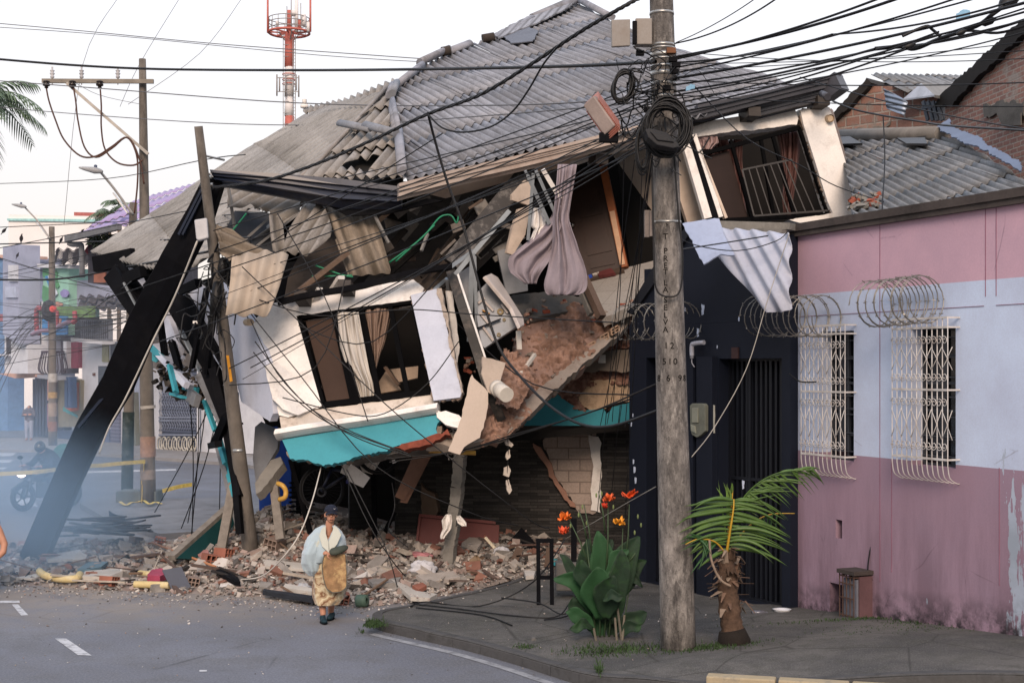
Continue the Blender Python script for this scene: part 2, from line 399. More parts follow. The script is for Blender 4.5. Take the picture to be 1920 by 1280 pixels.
ASPH=mat_asphalt();WALK=mat_walk()
CONC=M('concrete','827f79',.9,.22,2.5,.5,35,dirt='4c4a46',da=.6)
CONC_D=M('dark_concrete','5d5b58',.9,.25,2.5,.5,35,dirt='33322f',da=.6)
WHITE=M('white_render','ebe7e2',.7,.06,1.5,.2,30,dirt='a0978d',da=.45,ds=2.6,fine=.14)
WHITE_SHADE=M('shaded_white_render','c3c8d6',.7,.06,1.5,.12,30,dirt='8f929e',da=.35,ds=2.2)  # same white render, cool shade of turned faces put into its colour
BLACK=M('black_painted_steel','090a0f',.75,.3,4,.1,60,spec=.1,dirt='1f1e20',da=.35)
NAVY=M('navy_coated_metal','161e30',.35,.15,2,.05,60,spec=.5,dirt='15161c',da=.5)
PAINTL=M('road_paint','b9bbbf',.8,.15,12,.2,60,dirt='66686d',da=.85,ds=9)

# ------------------------------------------------------------------ ground, road, pavement
mb=MB();mb.add([(-600,-60,-.03),(600,-60,-.03),(600,1500,-.03),(-600,1500,-.03)],[(0,1,2,3)])
struct(mb.obj('ground',M('bare_ground','57554f',.95),loc=(0,0,-.03)))
mb=MB()
grid(mb,lambda a,b:Vector((-60+90*a,4+116*b,.004*math.sin(a*40)*0)),30,40,smooth=False)
struct(mb.obj('road',ASPH,loc=(0,0,0)))
def walk_h(x,y):
    q=max(0.,min(1.,(19.3-y)/4.5));s=max(0.,min(1.,(x-.8)/4));s=s*s*(3-2*s)
    bump=.10*math.exp(-((x-1.9)**2+(y-14.7)**2)/.7)
    return.12+.4*q*s+bump+.012*mnoise.noise(Vector((x*1.2,y*1.2,0)))
kerb=[(12.8,5.6),(13.12,4.4),(13.5,3.1),(13.78,2.2),(14.0,1.75),(14.35,1.3),(14.9,.72),(15.8,.12),(16.7,-.55),(17.45,-1.25),(18.0,-1.72),(18.35,-1.85),(18.75,-1.8),(19.3,-1.35),(20.0,-.85),(21.0,-.2),(22.2,.3),(24.,.8)]
kerb=[Vector((x,y,0))for(y,x)in kerb]
kc=crv(kerb,4)
wallp=[(12.2,6.9),(15.07,5.6),(19.0,3.95),(21.4,2.05),(24.5,2.0)]
def wall_pt(t):
    t=min(max(t,0),.9999)*(len(wallp)-1);i=int(t);f_=t-i
    return Vector((wallp[i][1]+(wallp[i+1][1]-wallp[i][1])*f_,wallp[i][0]+(wallp[i+1][0]-wallp[i][0])*f_,0))
mb=MB();n=len(kc)-1
def wk(a,b):
    i=min(int(a*n+.5),n);p=kc[i].lerp(wall_pt(a),b*1.15);p.z=walk_h(p.x,p.y);return p
grid(mb,wk,n,26,smooth=True)
struct(mb.obj('pavement',WALK,loc=(0,0,0)))
mb=MB()
for i in range(n):
    a,b=kc[i],kc[i+1];d=(b-a).normalized();s_=Vector((d.y,-d.x,0))*.13
    if s_.dot(wall_pt(i/n)-a)<0:s_=-s_
    ha,hb=walk_h(a.x,a.y)+.012,walk_h(b.x,b.y)+.012
    jt=.012*math.sin(i*2.7)
    vs=[a+Vector((0,0,-.02)),b+Vector((0,0,-.02)),b+Vector((0,0,hb-.03)),a+Vector((0,0,ha-.03)),
 a+s_*.2+Vector((0,0,ha)),b+s_*.2+Vector((0,0,hb)),a+s_+Vector((0,0,ha+.002)),b+s_+Vector((0,0,hb+.002)),a+s_+Vector((0,0,ha-.1)),b+s_+Vector((0,0,hb-.1))]
    vs=[v-s_*jt for v in vs]
    mb.add(vs,[(0,1,2,3),(3,2,5,4),(4,5,7,6),(6,7,9,8)])
struct(mb.obj('kerb',M('kerb_concrete','4b4b4c',.9,.3,3,.6,30,dirt='282826',da=.7,ds=3),loc=(0,0,0)))
# painted yellow kerb in the right corner
mb=MB();K0=Vector((1.93,13.72,.0));K1=Vector((5.3,12.82,.0))
for i in range(5):
    a=K0.lerp(K1,i/5);b=K0.lerp(K1,(i+1)/5-.008);
    a.z=b.z=.215;bar(mb,a,b,.17,.32,(0,0,1))
o=mb.obj('kerb_block',M('yellow_kerb_paint','a3957a',.85,.15,5,.4,40,dirt='7b7568',da=.8,ds=5),loc=(3.2,13.5,.0),bev=.015)
struct(o)
o.name='yellow_kerb'
def decal(pts,h=.006):return[G(a,b,0)+Vector((0,0,h))for a,b in pts]
mb=MB()
for q in([(103,1197),(124,1197),(172,1229),(146,1228)],[(0,1126),(36,1126),(38,1130),(0,1131)],[(22,1133),(34,1133),(53,1153),(40,1154)],[(374,1256),(388,1256),(388,1259),(374,1259)],
[(25,934),(60,934),(72,950),(32,950)],[(0,876),(14,876),(8,880),(0,880)]):
    mb.add(decal(q),[(0,1,2,3)])
for y0,y1,x1 in((849,855,30),(862,867,26),(838,843,34)):mb.add(decal([(-40,y0),(x1,y0),(x1-8,y1),(-60,y1)]),[(0,1,2,3)])
mb.add(decal([(-60,889),(330,879),(330,882),(-60,893)]),[(0,1,2,3)])
struct(mb.obj('road_marking',PAINTL,loc=(0,0,0)))
# faded line along the kerb
mb=MB();off=[]
for i,p in enumerate(kc[8:40]):
    d=(kc[min(8+i+1,n)]-kc[8+i-1]).normalized();s_=Vector((d.y,-d.x,0))
    if s_.dot(wall_pt((8+i)/n)-p)>0:s_=-s_
    off.append((p+s_*.16+Vector((0,0,.006)),p+s_*.27+Vector((0,0,.006))))
for(a,b),(c_,d_)in zip(off,off[1:]):mb.add([a,b,d_,c_],[(0,1,2,3)])
struct(mb.obj('kerb_line',M('worn_edge_paint','8d8f93',.85,.2,8,.2,60,dirt='5f6166',da=.9,ds=5),loc=(0,0,0)))
# far pavement across the side street, and the traffic island edge left
mb=MB();FP=[(-80,842),(60,842),(230,852),(450,868),(520,880)]
fr=[G(a,b,.12)for a,b in FP];bk=[p+Vector((-2+.0*i,9,0))for i,p in enumerate(fr)]
for i in range(len(fr)-1):
    mb.add([fr[i],fr[i+1],bk[i+1],bk[i]],[(0,1,2,3)]);lo=[fr[i]-Vector((0,0,.14)),fr[i+1]-Vector((0,0,.14))]
    mb.add([lo[0],lo[1],fr[i+1],fr[i]],[(0,1,2,3)])
struct(mb.obj('far_pavement',M('pale_pavement','8a8888',.9,.15,1.5,.3,30),loc=(0,0,0)))
mb=MB();isl=[G(a,b,.12)for a,b in((150,943),(165,932),(260,925),(330,935),(470,930),(540,985),(300,1000),(205,975))]
mb.add(isl+[p-Vector((0,0,.14))for p in isl],[tuple(range(8))[::-1]]+[(i,i+8,(i+1)%8+8,(i+1)%8)for i in range(8)])
struct(mb.obj('corner_pavement',M('grey_pavement','6f7074',.9,.2,1.2,.4,30,dirt='4c4b4b',da=.6),loc=(0,0,0)))

# ------------------------------------------------------------------ pink and blue house at the right
PW=Pl(P(1480,HY,19.0),P(1920,HY,15.0),P(1480,HY-100,19.0))
def hz(px,z,pl=PW,off=0): # point of the wall plane under pixel column px at height z
    p=pl.at(px,HY,off);return Vector((p.x,p.y,z))
pk=thing('pink_house','low house with pink and pale blue bands of paint and two grilled windows','house',hz(1600,0))
def wallpoly(pl,holes,outer,t,mats,name,parent,mb=None):
    """front wall with rectangular openings built from strips, thickness t"""
    mb=mb or MB();xs=sorted(set([outer[0],outer[2]]+[h[0]for h in holes]+[h[2]for h in holes]));zs=sorted(set([outer[1],outer[3]]+[h[1]for h in holes]+[h[3]for h in holes]))
    def inside(x,z):return any(h[0]<x<h[2]and h[1]<z<h[3]for h in holes)
    for i in range(len(xs)-1):
        for j in range(len(zs)-1):
            x0,x1,z0,z1=xs[i],xs[i+1],zs[j],zs[j+1]
            if inside((x0+x1)/2,(z0+z1)/2):continue
            q=[hz(x0,z0,pl),hz(x1,z0,pl),hz(x1,z1,pl),hz(x0,z1,pl)]
            mb.add(q,[(0,1,2,3)]);
            mb.add([p-pl.n*t for p in q],[(3,2,1,0)])
    for(x0,z0,x1,z1)in holes+[outer]:
        q=[hz(x0,z0,pl),hz(x1,z0,pl),hz(x1,z1,pl),hz(x0,z1,pl)]
        for k_ in range(4):a,b=q[k_],q[(k_+1)%4];mb.add([a,b,b-pl.n*t,a-pl.n*t],[(0,1,2,3)])
    return mb.obj(name,mats,parent)
Zw=lambda px,py,pl=PW:pl.at(px,py).z
w1=(1556,Zw(1556,862),1602,Zw(1602,612));w2=(1728,Zw(1728,868),1790,Zw(1790,612))
w1=(1538,2.2,1601,3.88);w2=(1708,2.24,1792,3.88)
hA=(1567,Zw(1567,1008),1579,Zw(1579,975));hB=(1556,Zw(1570,1150),1591,Zw(1570,1094))
topz=Zw(1480,437)
wallpoly(PW,[w1,w2,hA,hB],(1480,0,2150,topz),.28,mat_pinkwall(2.29,Zw(1480,555),None),'wall',pk)
def frame_part(pl,x0,z0,x1,z1,name,mats,parent,wd=.04,off=-.15,nv=1,nh=0):
    mb=MB();q=[hz(x0,z0,pl,off),hz(x1,z0,pl,off),hz(x1,z1,pl,off),hz(x0,z1,pl,off)]
    for k_ in range(4):bar(mb,q[k_],q[(k_+1)%4],wd,wd,pl.n)
    for k_ in range(nv):f_=(k_+1)/(nv+1);bar(mb,q[0].lerp(q[1],f_),q[3].lerp(q[2],f_),wd*.7,wd*.7,pl.n)
    for k_ in range(nh):f_=(k_+1)/(nh+1);bar(mb,q[0].lerp(q[3],f_),q[1].lerp(q[2],f_),wd*.6,wd*.6,pl.n)
    return mb.obj(name,mats,parent)
GLASS_D=M('dark_glass','0b0d11',.15,.3,2,0,spec=.6)
for(x0,z0,x1,z1)in(w1,w2):
    f_=frame_part(PW,x0,z0,x1,z1,'window',M('grey_window_frame','3c3f45',.6),pk,.05,-.2,1,4)
    mb=MB();q=[hz(x0,z0,PW,-.22),hz(x1,z0,PW,-.22),hz(x1,z1,PW,-.22),hz(x0,z1,PW,-.22)]
    mb.add(q+[p-PW.n*.01 for p in q],[(0,1,2,3),(7,6,5,4)]);mb.obj('pane',GLASS_D,f_)
    # slats of the old louvre inside
    mb=MB()
    for k_ in range(7):
        zz=z0+(z1-z0)*(k_+.5)/7;bar(mb,hz(x0+2,zz,PW,-.17),hz(x1-12,zz,PW,-.17),.03,.012,(0,0,1))
    mb.obj('louvre',M('louvre_grey','4c4f55',.5),f_)
# deep little openings: backing
for(x0,z0,x1,z1),nm in((hA,'vent'),(hB,'hatch')):
    mb=MB();q=[hz(x0-3,z0-.05,PW,-.27),hz(x1+3,z0-.05,PW,-.27),hz(x1+3,z1+.05,PW,-.27),hz(x0-3,z1+.05,PW,-.27)]
    mb.add(q+[p-PW.n*.03 for p in q],[(0,1,2,3),(7,6,5,4),(0,1,5,4),(2,3,7,6)])
    if nm=='hatch':
        for k_ in range(5):bar(mb,hz(x0+16+k_*4,z0,PW,-.24),hz(x0+16+k_*4,z1,PW,-.24),.03,.02,PW.n,1)
    mb.obj(nm,[M('hatch_brown','5c4036',.9),M('hatch_grey','77716a',.8)],pk)
# coping along the wall top
mb=MB();bar(mb,hz(1474,topz+.05,PW,-.12),hz(2150,topz+.05,PW,-.12),.42,.1,(0,0,1));bar(mb,hz(1476,topz-.035,PW,.02),hz(2150,topz-.035,PW,.02),.09,.07,(0,0,1))
mb.obj('coping',M('stained_coping','4a4340',.9,.3,3,.5,20,dirt='231f1e',da=.8),pk)
# thin scored joints
mb=MB()
for x,a,b in((1650,.75,topz-.05),(1493,.6,topz-.05),(1874,1.0,2.3),(1868,4.2,topz-.05),(1848,4.2,topz-.05),(1672,.9,2.28)):bar(mb,hz(x,a,PW,.002),hz(x,b,PW,.002),.008,.005,PW.n)
for x0,x1,z in((1500,1640,Zw(1560,590)),(1640,1845,Zw(1560,590)),(1868,1960,Zw(1560,590))):bar(mb,hz(x0,z,PW,.002),hz(x1,z,PW,.002),.01,.006,(0,0,1))
mb.obj('scored_joint',M('joint_pink','8d6274',.9),pk)
# side walls, rear wall, dark inside
mb=MB();D_=-PW.n
a,b=hz(1480,0,PW,-.28),hz(2150,0,PW,-.28)
for p0,p1 in((a,a+D_*9),(b,b+D_*9),(a+D_*9,b+D_*9)):
    up=Vector((0,0,topz-.1));nn=(p1-p0).cross(up).normalized()*.2;mb.add([p0,p1,p1+up,p0+up,p0+nn,p1+nn,p1+up+nn,p0+up+nn],[(0,1,2,3),(7,6,5,4),(0,3,7,4),(1,2,6,5)])
mb.obj('rear_wall',M('plain_render','8d8482',.9),pk)
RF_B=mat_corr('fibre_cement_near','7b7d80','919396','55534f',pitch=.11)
rp=Pl((1600,402,19.6),(1920,358,16.6),(1576,264,27.5))
mb=MB();corr(mb,rp,[(1570,264),(1790,262),(1990,385),(1990,415),(1596,414),(1604,385),(1588,330)],(1640,290),(1760,345),pitch=.11,amp=.022,row=1.7,lap=.012,jit=.006,off=.05)
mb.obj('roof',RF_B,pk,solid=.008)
mb=MB()
plate(mb,rp,[(1568,272),(1598,270),(1622,284),(1570,285)],.04,.16);plate(mb,rp,[(1688,275),(1740,275),(1745,287),(1706,286)],.04,.16)
mb.obj('skylight',M('dark_skylight','26272b',.5),pk)
mb=MB()
plate(mb,rp,[(1764,262),(1788,245),(1792,262),(1850,285),(1855,295),(1925,335),(1925,352),(1840,300),(1820,296)],.02,.22,jag=.02)
mb.obj('flashing',M('blue_grey_flashing','55627a',.6,.15,2,.1,30,spec=.4),pk)
mb=MB();tube(mb,[rp.at(1572,264,.1),rp.at(1770,262,.1)],.13,8);mb.obj('ridge_tile',M('ridge_grey','77736e',.9,.3,3,.5,dirt='403d39'),pk)
# rubble that spilled on that roof
rs=random.Random(5);mb=MB()
for k_ in range(60):
    px_,py_=rs.uniform(1598,1650),0;py_=rs.uniform(378-(px_-1598)*.1,402-(px_-1598)*.12);rock(mb,rp.at(px_,py_,.08),rs.uniform(.05,.16),rs,rs.choice((0,0,1)))
o=mb.obj('roof_rubble',[CONC,M('brick_red','8e4c3a',.9)],loc=rp.at(1610,395));tag(o,None,None,kind='stuff')

# ------------------------------------------------------------------ brick gables behind
BR1=mat_brick('rough_brick','a2776a','80605a','a39b93',patch='958d86')
BR2=mat_brick('hollow_block_wall','9c7567','7f6158','9c948c',bw=.34,bh=.2,mw=.02,patch='7d756e')
g2=VPl(1775,25.0,1990,21.0)
t_=thing('brick_gable_house','tall bare red brick gable with a dark verge board, at the right edge','house',g2.at(1850,HY)-Vector((0,0,3.4)))
mb=MB();plate(mb,g2,[(1772,420),(1772,192),(1785,180),(2000,-20),(2000,420)],5.0);mb.obj('wall',BR1,t_)
mb=MB();vb=[(1762,198),(1775,178),(1925,42),(2010,-40),(2010,-15),(1925,70),(1840,150),(1795,200)];plate(mb,g2,vb,5.2,.12,jag=.03);mb.obj('roof',M('verge_black','1d1b1b',.9,.3),t_)
mb=MB();plate(mb,g2,[(1848,195),(1925,188),(1925,218),(1850,220)],.2,.05,jag=.05,seed=2);plate(mb,g2,[(1880,215),(1925,212),(1925,235),(1890,236)],.02,.1);mb.obj('lintel',[CONC_D],t_)
g1=VPl(1560,29.0,1790,27.0)
t_=thing('block_gable_house','patched gable of hollow clay blocks with mossy verge, between two roofs','house',g1.at(1660,HY)-Vector((0,0,3.4)))
mb=MB();plate(mb,g1,[(1556,400),(1556,228),(1636,160),(1795,168),(1795,400)],4.0);mb.obj('wall',BR2,t_)
mb=MB();plate(mb,g1,[(1552,232),(1632,148),(1642,158),(1572,228),(1560,236)],4.2,.15,jag=.02);mb.obj('verge',M('verge_brown','2b2826',.9,.3),t_)
r1=Pl((1634,158,28.5),(1720,182,27.2),(1800,152,33));mb=MB()
corr(mb,r1,[(1632,148),(1860,152),(1850,200),(1700,182)],(1650,155),(1698,180),pitch=.2,amp=.03,row=3,off=.1);mb.obj('roof',RF_B,t_,solid=.01)
mb=MB();plate(mb,g1,[(1560,246),(1660,238),(1672,226),(1660,248),(1600,262),(1562,258)],.05,.03,jag=.04,seed=4);mb.obj('mortar_patch',M('grey_mortar','77726c',.95,.25,4,.7),t_)
z1_=Pl((1657,168,26.6),(1700,205,26.2),(1657,200,26.6));mb=MB()
corr(mb,z1_,[(1657,166),(1692,184),(1702,192),(1696,217),(1662,204)],(1660,170),(1700,180),pitch=.09,amp=.012,row=5)
tag(mb.obj('zinc_sheet',M('zinc','8b97a8',.45,.15,3,.1,metal=.6,spec=.5),solid=.004),'small bent zinc sheet nailed to the clay block gable','metal sheet')
lt=thing('lean_to_canopy','grey sheet canopy with white end over louvred vent between the brick gables','canopy',g1.at(1750,200))
mb=MB();q=[P(1693,186,26),P(1727,156,25.5),P(1752,178,24.6),P(1722,182,25),P(1796,162,27.5),P(1773,182,25.4)]
mb.add([q[0],q[1],q[2]]+[p+Vector((0,0,-.03))for p in(q[0],q[1],q[2])],[(0,1,2),(5,4,3),(0,2,5,3),(1,2,5,4)]);mb.obj('end_panel',M('pale_sheet','a9aeb8',.6),lt)
mb=MB();mb.add([q[1],q[4],q[5],q[2]]+[p+Vector((0,0,-.05))for p in(q[1],q[4],q[5],q[2])],[(0,1,2,3),(7,6,5,4),(3,2,6,7),(0,3,7,4)]);mb.obj('roof_sheet',M('grey_sheet','7a7875',.7),lt)
mb=MB();lv=VPl(1728,26.2,1776,25.6)
for k_ in range(5):bar(mb,lv.at(1731+k_*9,190),lv.at(1740+k_*9,226),.07,.04,lv.n)
bar(mb,lv.at(1729,203),lv.at(1752,200),.04,.05,lv.n)
for k_ in range(4):plate(mb,lv,[(1733+k_*9,190),(1741+k_*9,190),(1749+k_*9,226),(1741+k_*9,226)],.02,-.05,1)
mb.obj('louvre',[M('louvre_frame','5a6069',.6),M('louvre_glass','a6abb3',.3)],lt)

# ------------------------------------------------------------------ navy building
NVW=M('navy_wall_paint','0d1423',.65,.15,1.5,.12,35,spec=.3,dirt='0e1320',da=.6)
NP=Pl(P(1180,HY,21.6),P(1480,HY,18.75),P(1180,HY-100,21.6))
nv=thing('navy_workshop','narrow dark navy gabled building with tall barred doors beside the pink house','building',hz(1330,.12,NP))
d1=(1212,.12,1296,Zw(1250,670,NP));d2=(1348,.12,1466,Zw(1400,672,NP));eav=Zw(1480,600,NP)
wallpoly(NP,[d1,d2],(1180,0,1482,eav),.3,NVW,'wall',nv)
mb=MB();ez=eav+.002
def npz(px,py):return NP.at(px,py)
tri=[hz(1180,ez,NP),hz(1482,ez,NP),npz(1482,440),npz(1290,430),npz(1245,480)]
mb.add(tri+[p-NP.n*.3 for p in tri],[(0,1,2,3,4),(9,8,7,6,5)]+[(i,i+5,(i+1)%5+5,(i+1)%5)for i in range(5)]);mb.obj('gable',NVW,nv)
mb=MB();plate(mb,NP,[(1238,488),(1292,425),(1300,436),(1190,590),(1180,585)],.5,.06);mb.obj('verge',M('verge_dark','12151e',.7),nv)
NVD=M('navy_door','090d17',.5,.2,2,.05,spec=.45)
for(x0,z0,x1,z1)in(d1,d2):
    f_=frame_part(NP,x0,z0,x1,z1,'door',NVD,nv,.07,-.22,2,1)
    mb=MB();q=[hz(x0,z0,NP,-.28),hz(x1,z0,NP,-.28),hz(x1,z1,NP,-.28),hz(x0,z1,NP,-.28)]
    mb.add(q+[p-NP.n*.04 for p in q],[(0,1,2,3),(7,6,5,4)])
    kk=13
    for k_ in range(kk):
        a=(k_+.5)/kk;bar(mb,q[0].lerp(q[1],a)+NP.n*.03,q[3].lerp(q[2],a)+NP.n*.03,.045,.06,NP.n)
    mb.obj('door_panel',NVD,f_)
mb=MB();bar(mb,hz(1296,.12,NP,.05),hz(1296,Zw(1296,668,NP),NP,.05),.3,.1,NP.n);bar(mb,hz(1330,.12,NP,.05),hz(1330,Zw(1330,668,NP),NP,.05),.34,.1,NP.n);mb.obj('pilaster',NVW,nv)
mb=MB();rs=random.Random(3)
for x,y,s_ in((1184,795,2),(1187,778,1.6),(1188,865,2.2),(1190,880,3),(1192,900,3),(1318,580,5),(1309,623,4),(1285,580,2),(1394,908,4),(1345,650,1.5),(1386,598,2),(1250,640,2)):
    plate(mb,NP,[(x-s_*.5,y-s_*2),(x+s_*.6,y-s_*1.6),(x+s_*.4,y+s_*1.8),(x-s_*.4,y+s_*2.2)],.004,.005,jag=.01,seed=x,step=.03)
mb.obj('paint_chip',M('chip_white','b9c2d4',.8),nv)
mb=MB();a,b=hz(1180,0,NP,-.3),hz(1482,0,NP,-.3);D_=-NP.n
for p0,p1 in((a,a+D_*3),(b,b+D_*7),(a+D_*3,b+D_*7)):
    up=Vector((0,0,eav+.9));nn=(p1-p0).cross(up).normalized()*.15;mb.add([p0,p1,p1+up,p0+up,p0+nn,p1+nn,p1+up+nn,p0+up+nn],[(0,1,2,3),(7,6,5,4),(0,3,7,4),(1,2,6,5)])
mb.obj('rear_wall',NVW,nv)
# pvc elbow and electricity meter on that wall
mb=MB();tube(mb,crv([NP.at(1330,642,.1),NP.at(1314,644,.12),NP.at(1309,648,.12),NP.at(1309,668,.12)],5),.035,8);tube(mb,[NP.at(1309,655,.12),NP.at(1309,672,.12)],.028,8)
tube(mb,crv([NP.at(1309,670,.12),NP.at(1309,680,.12),NP.at(1312,688,.1)],4),.008,5)
tag(mb.obj('pipe_elbow',M('grey_pvc','a9abb5',.4)),'short grey pipe elbow sticking out of the navy wall over the door','pipe')
mt=thing('electricity_meter','grey weathered electricity meter box on the navy wall behind the big pole','meter',NP.at(1310,790))
mb=MB();MP=Pl(NP.at(1292,790,.16),NP.at(1332,790,.16),NP.at(1292,700,.16))
plate(mb,MP,[(1293,760),(1297,756),(1318,756),(1322,760),(1322,808),(1313,816),(1306,820),(1297,815),(1294,806)],.13);mb.obj('case',M('meter_grey','6f7369',.5,.2,5,.2,dirt='4b4b44'),mt,bev=.01)
mb=MB();plate(mb,MP,[(1299,764),(1310,764),(1310,792),(1299,792)],.02,.02);plate(mb,MP,[(1296,796),(1304,798),(1306,812),(1298,808)],.03,.02);mb.obj('cover',M('meter_cover','85887c',.35),mt,bev=.005)
mb=MB();plate(mb,MP,[(1323,756),(1331,760),(1331,812),(1323,812)],.02,-.08,jag=.01);mb.obj('back_plate',M('meter_plate','a8aaa2',.7),mt)
mb=MB();plate(mb,NP,[(1374,651),(1386,651),(1386,672),(1374,672)],.03,.03);tag(mb.obj('wall_lamp_base',M('rusty_plate','3c2a2a',.8)),'small rusty plate above the tall navy door','plate')
# corrugated white sheet and loose grey sheet on the navy gable
sp_=Pl((1355,430,19.0),(1482,440,18.0),(1440,585,17.9))
mb=MB();corr(mb,sp_,[(1354,428),(1400,430),(1482,438),(1482,578),(1468,588),(1455,582),(1440,588),(1348,482)],(1380,432),(1462,580),pitch=.2,amp=.04,row=9)
tag(mb.obj('white_corrugated_sheet',M('white_sheet','b4b9c8',.6,.1,1.5,.1,30,dirt='8b8f9e',da=.5),solid=.008),'white corrugated roofing sheet hanging down over the navy gable','roofing sheet')
gs=Pl((1280,420,18.9),(1365,412,18.7),(1320,497,18.3));mb=MB()
plate(mb,gs,[(1280,421),(1340,411),(1349,412),(1357,440),(1366,458),(1378,480),(1352,478),(1338,486),(1320,497)],.02,.02,jag=.012)
tag(mb.obj('flat_metal_sheet',M('bluish_zinc','a2adc6',.45,.12,3,.1,30,spec=.5,dirt='6f7687',da=.5),solid=0),'bent bluish flat metal sheet beside the white corrugated sheet on the navy gable','metal sheet')
mb=MB();bar(mb,P(1350,421,19.2),P(1486,425,18.6),.2,.09,(0,0,1));bar(mb,P(1352,429,19.1),P(1470,434,18.5),.14,.05,(0,0,1))
tag(mb.obj('concrete_coping',CONC),'mossy concrete coping slab lying over the white corrugated sheet','coping')
# ------------------------------------------------------------------ the collapsed corner house
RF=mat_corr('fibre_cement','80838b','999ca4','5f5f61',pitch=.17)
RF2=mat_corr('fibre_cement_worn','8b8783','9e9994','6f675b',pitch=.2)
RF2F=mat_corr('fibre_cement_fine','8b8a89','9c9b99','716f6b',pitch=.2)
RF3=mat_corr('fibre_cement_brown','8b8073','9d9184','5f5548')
def T(cx,cy,Z,ax=0.,ay=0.):return Pl((cx,cy,Z),(cx+100,cy,Z+ax),(cx,cy-100,Z+ay))
house=thing('collapsed_house','collapsed two storey corner house, upper floor tilted forward over rubble under a corrugated roof','house',(800,1040,24.5))
def part(name,pl,poly,t,mat,off=0.,jag=0,je=None,seed=0,parent=None,step=.07):
    mb=MB();plate(mb,pl,poly,t,off,0,jag,je,seed,step=step);return mb.obj(name,mat,parent or house)
R1=Pl((758,335,22),(1495,158,24),(1085,5,32))
hip=R1.at(738,168)
R2=Pl(hip,P(175,475,28.0),P(440,522,21.9))
R3=Pl(hip,P(756,334,22.02),P(566,345,22.9))
mb=MB();corr(mb,R1,[(757,338),(737,168),(790,125),(845,98),(925,76),(1000,36),(1085,5),(1150,42),(1260,92),(1380,125),(1497,158),(1270,228),(1060,268)],(900,184),(1050,262),pitch=.17,amp=.036,row=1.75,lap=.014,sag=.10,jit=.008,seed=4)
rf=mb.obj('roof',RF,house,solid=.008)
mb=MB();corr(mb,R2,[(740,160),(700,182),(600,207),(572,216),(420,308),(172,477),(235,492),(300,508),(315,517),(415,470),(418,445),(470,385),(560,395),(575,345),(650,265),(720,200)],
(600,240),(480,318),pitch=.2,amp=.04,row=2.6,lap=.012,sag=.12,jit=.005,holes=[[(418,430),(440,395),(470,385),(505,400),(525,420),(520,450),(470,470),(425,470)]],seed=5)
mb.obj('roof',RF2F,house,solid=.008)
mb=MB();corr(mb,R3,[(738,172),(757,336),(640,336),(556,345),(600,310),(652,262),(715,185)],(700,270),(655,333),pitch=.2,amp=.042,row=1.15,lap=.05,sag=.05,jit=.03,
 holes=[[(640,320),(668,296),(690,298),(712,286),(706,300),(690,326),(670,322),(655,318)]],seed=6)
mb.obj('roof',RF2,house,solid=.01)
R4=Pl((560,345,22.8),(630,375,22.3),(545,470,21.7))
mb=MB();corr(mb,R4,[(566,380),(604,372),(622,425),(618,440),(584,478),(555,476),(528,474)],(600,385),(556,455),pitch=.2,amp=.042,row=5,sag=.05,seed=7)
mb.obj('roof',RF2,house,solid=.01)
mb=MB();corr(mb,Pl((470,385,22.6),(560,350,22.8),(520,420,22.2)),[(430,352),(565,372),(560,400),(528,425),(505,398),(470,384),(425,392)],(540,365),(490,395),pitch=.2,amp=.03,row=4,seed=8)
mb.obj('roof',RF2,house,solid=.01)
UNDERLAY=M('underlay_black','16130f',.95)  # near-black underlay, added so that gaps and holes read as shade
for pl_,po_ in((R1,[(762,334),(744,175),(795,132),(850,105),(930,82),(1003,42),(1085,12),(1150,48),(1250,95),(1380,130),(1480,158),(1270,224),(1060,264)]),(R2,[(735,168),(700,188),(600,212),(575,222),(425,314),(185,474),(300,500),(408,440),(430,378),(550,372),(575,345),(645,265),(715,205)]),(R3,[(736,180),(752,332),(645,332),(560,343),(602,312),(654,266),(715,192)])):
    mb=MB();plate(mb,pl_,po_,.05,-.16);mb.obj('shade_underlay',UNDERLAY,house)
mb=MB();plate(mb,T(640,375,23.4),[(556,342),(762,340),(764,420),(700,400),(600,396),(556,385)],.04);mb.obj('shade_underlay',UNDERLAY,house)  # dark sheet added behind the fascia where sky came through
def ridge(pts,r,name='ridge_tile',mat=None,fl=.7):
    mb=MB();tube(mb,pts,r*.62,10,flat=fl);return mb.obj(name,mat or RG,house)
RG=M('ridge_cement','8b8c93',.9,.22,4,.5,25,dirt='4f4d4a',da=.7)
RG2=M('ridge_cement_blue','7f8288',.9,.2,4,.5,25,dirt='55565a',da=.6)
# ridge and hip tiles: separate lengths, each a little out of line
ridge([R1.at(745,165,.06),R1.at(792,132,.10)],.17);ridge([R1.at(788,128,.12),R1.at(842,103,.12)],.17);ridge([R1.at(840,102,.05),R1.at(884,88,.08)],.16)
ridge([R1.at(926,78,.0),R1.at(1000,42,.1)],.12);ridge([R1.at(1000,38,.05),R1.at(1084,8,.12)],.2);ridge([R1.at(1084,8,.12),R1.at(1150,42,.1)],.12)
ridge([R1.at(744,168,.12),R3.at(738,192,.16)],.17,mat=RG2);ridge([R3.at(739,172,.14),R3.at(733,193,.16)],.14)
ridge([R3.at(735,196,.05),R3.at(742,250,.05)],.13)
ridge([R3.at(642,252,.22),R3.at(700,262,.2)],.12,mat=RG2);ridge([R3.at(690,258,.24),R3.at(748,270,.2)],.13,mat=RG2)
ridge([R3.at(750,258,.12),R3.at(757,334,.12)],.15);ridge([R3.at(738,196,.1),R3.at(752,262,.1)],.1)
ridge([R2.at(730,172,.1),R2.at(652,262,.12),R2.at(600,316,.1),R2.at(560,348,.1)],.1,mat=M('broken_mortar','8c8783',.95,.3,6,.9,15,dirt='5b5753'))
mb=MB()
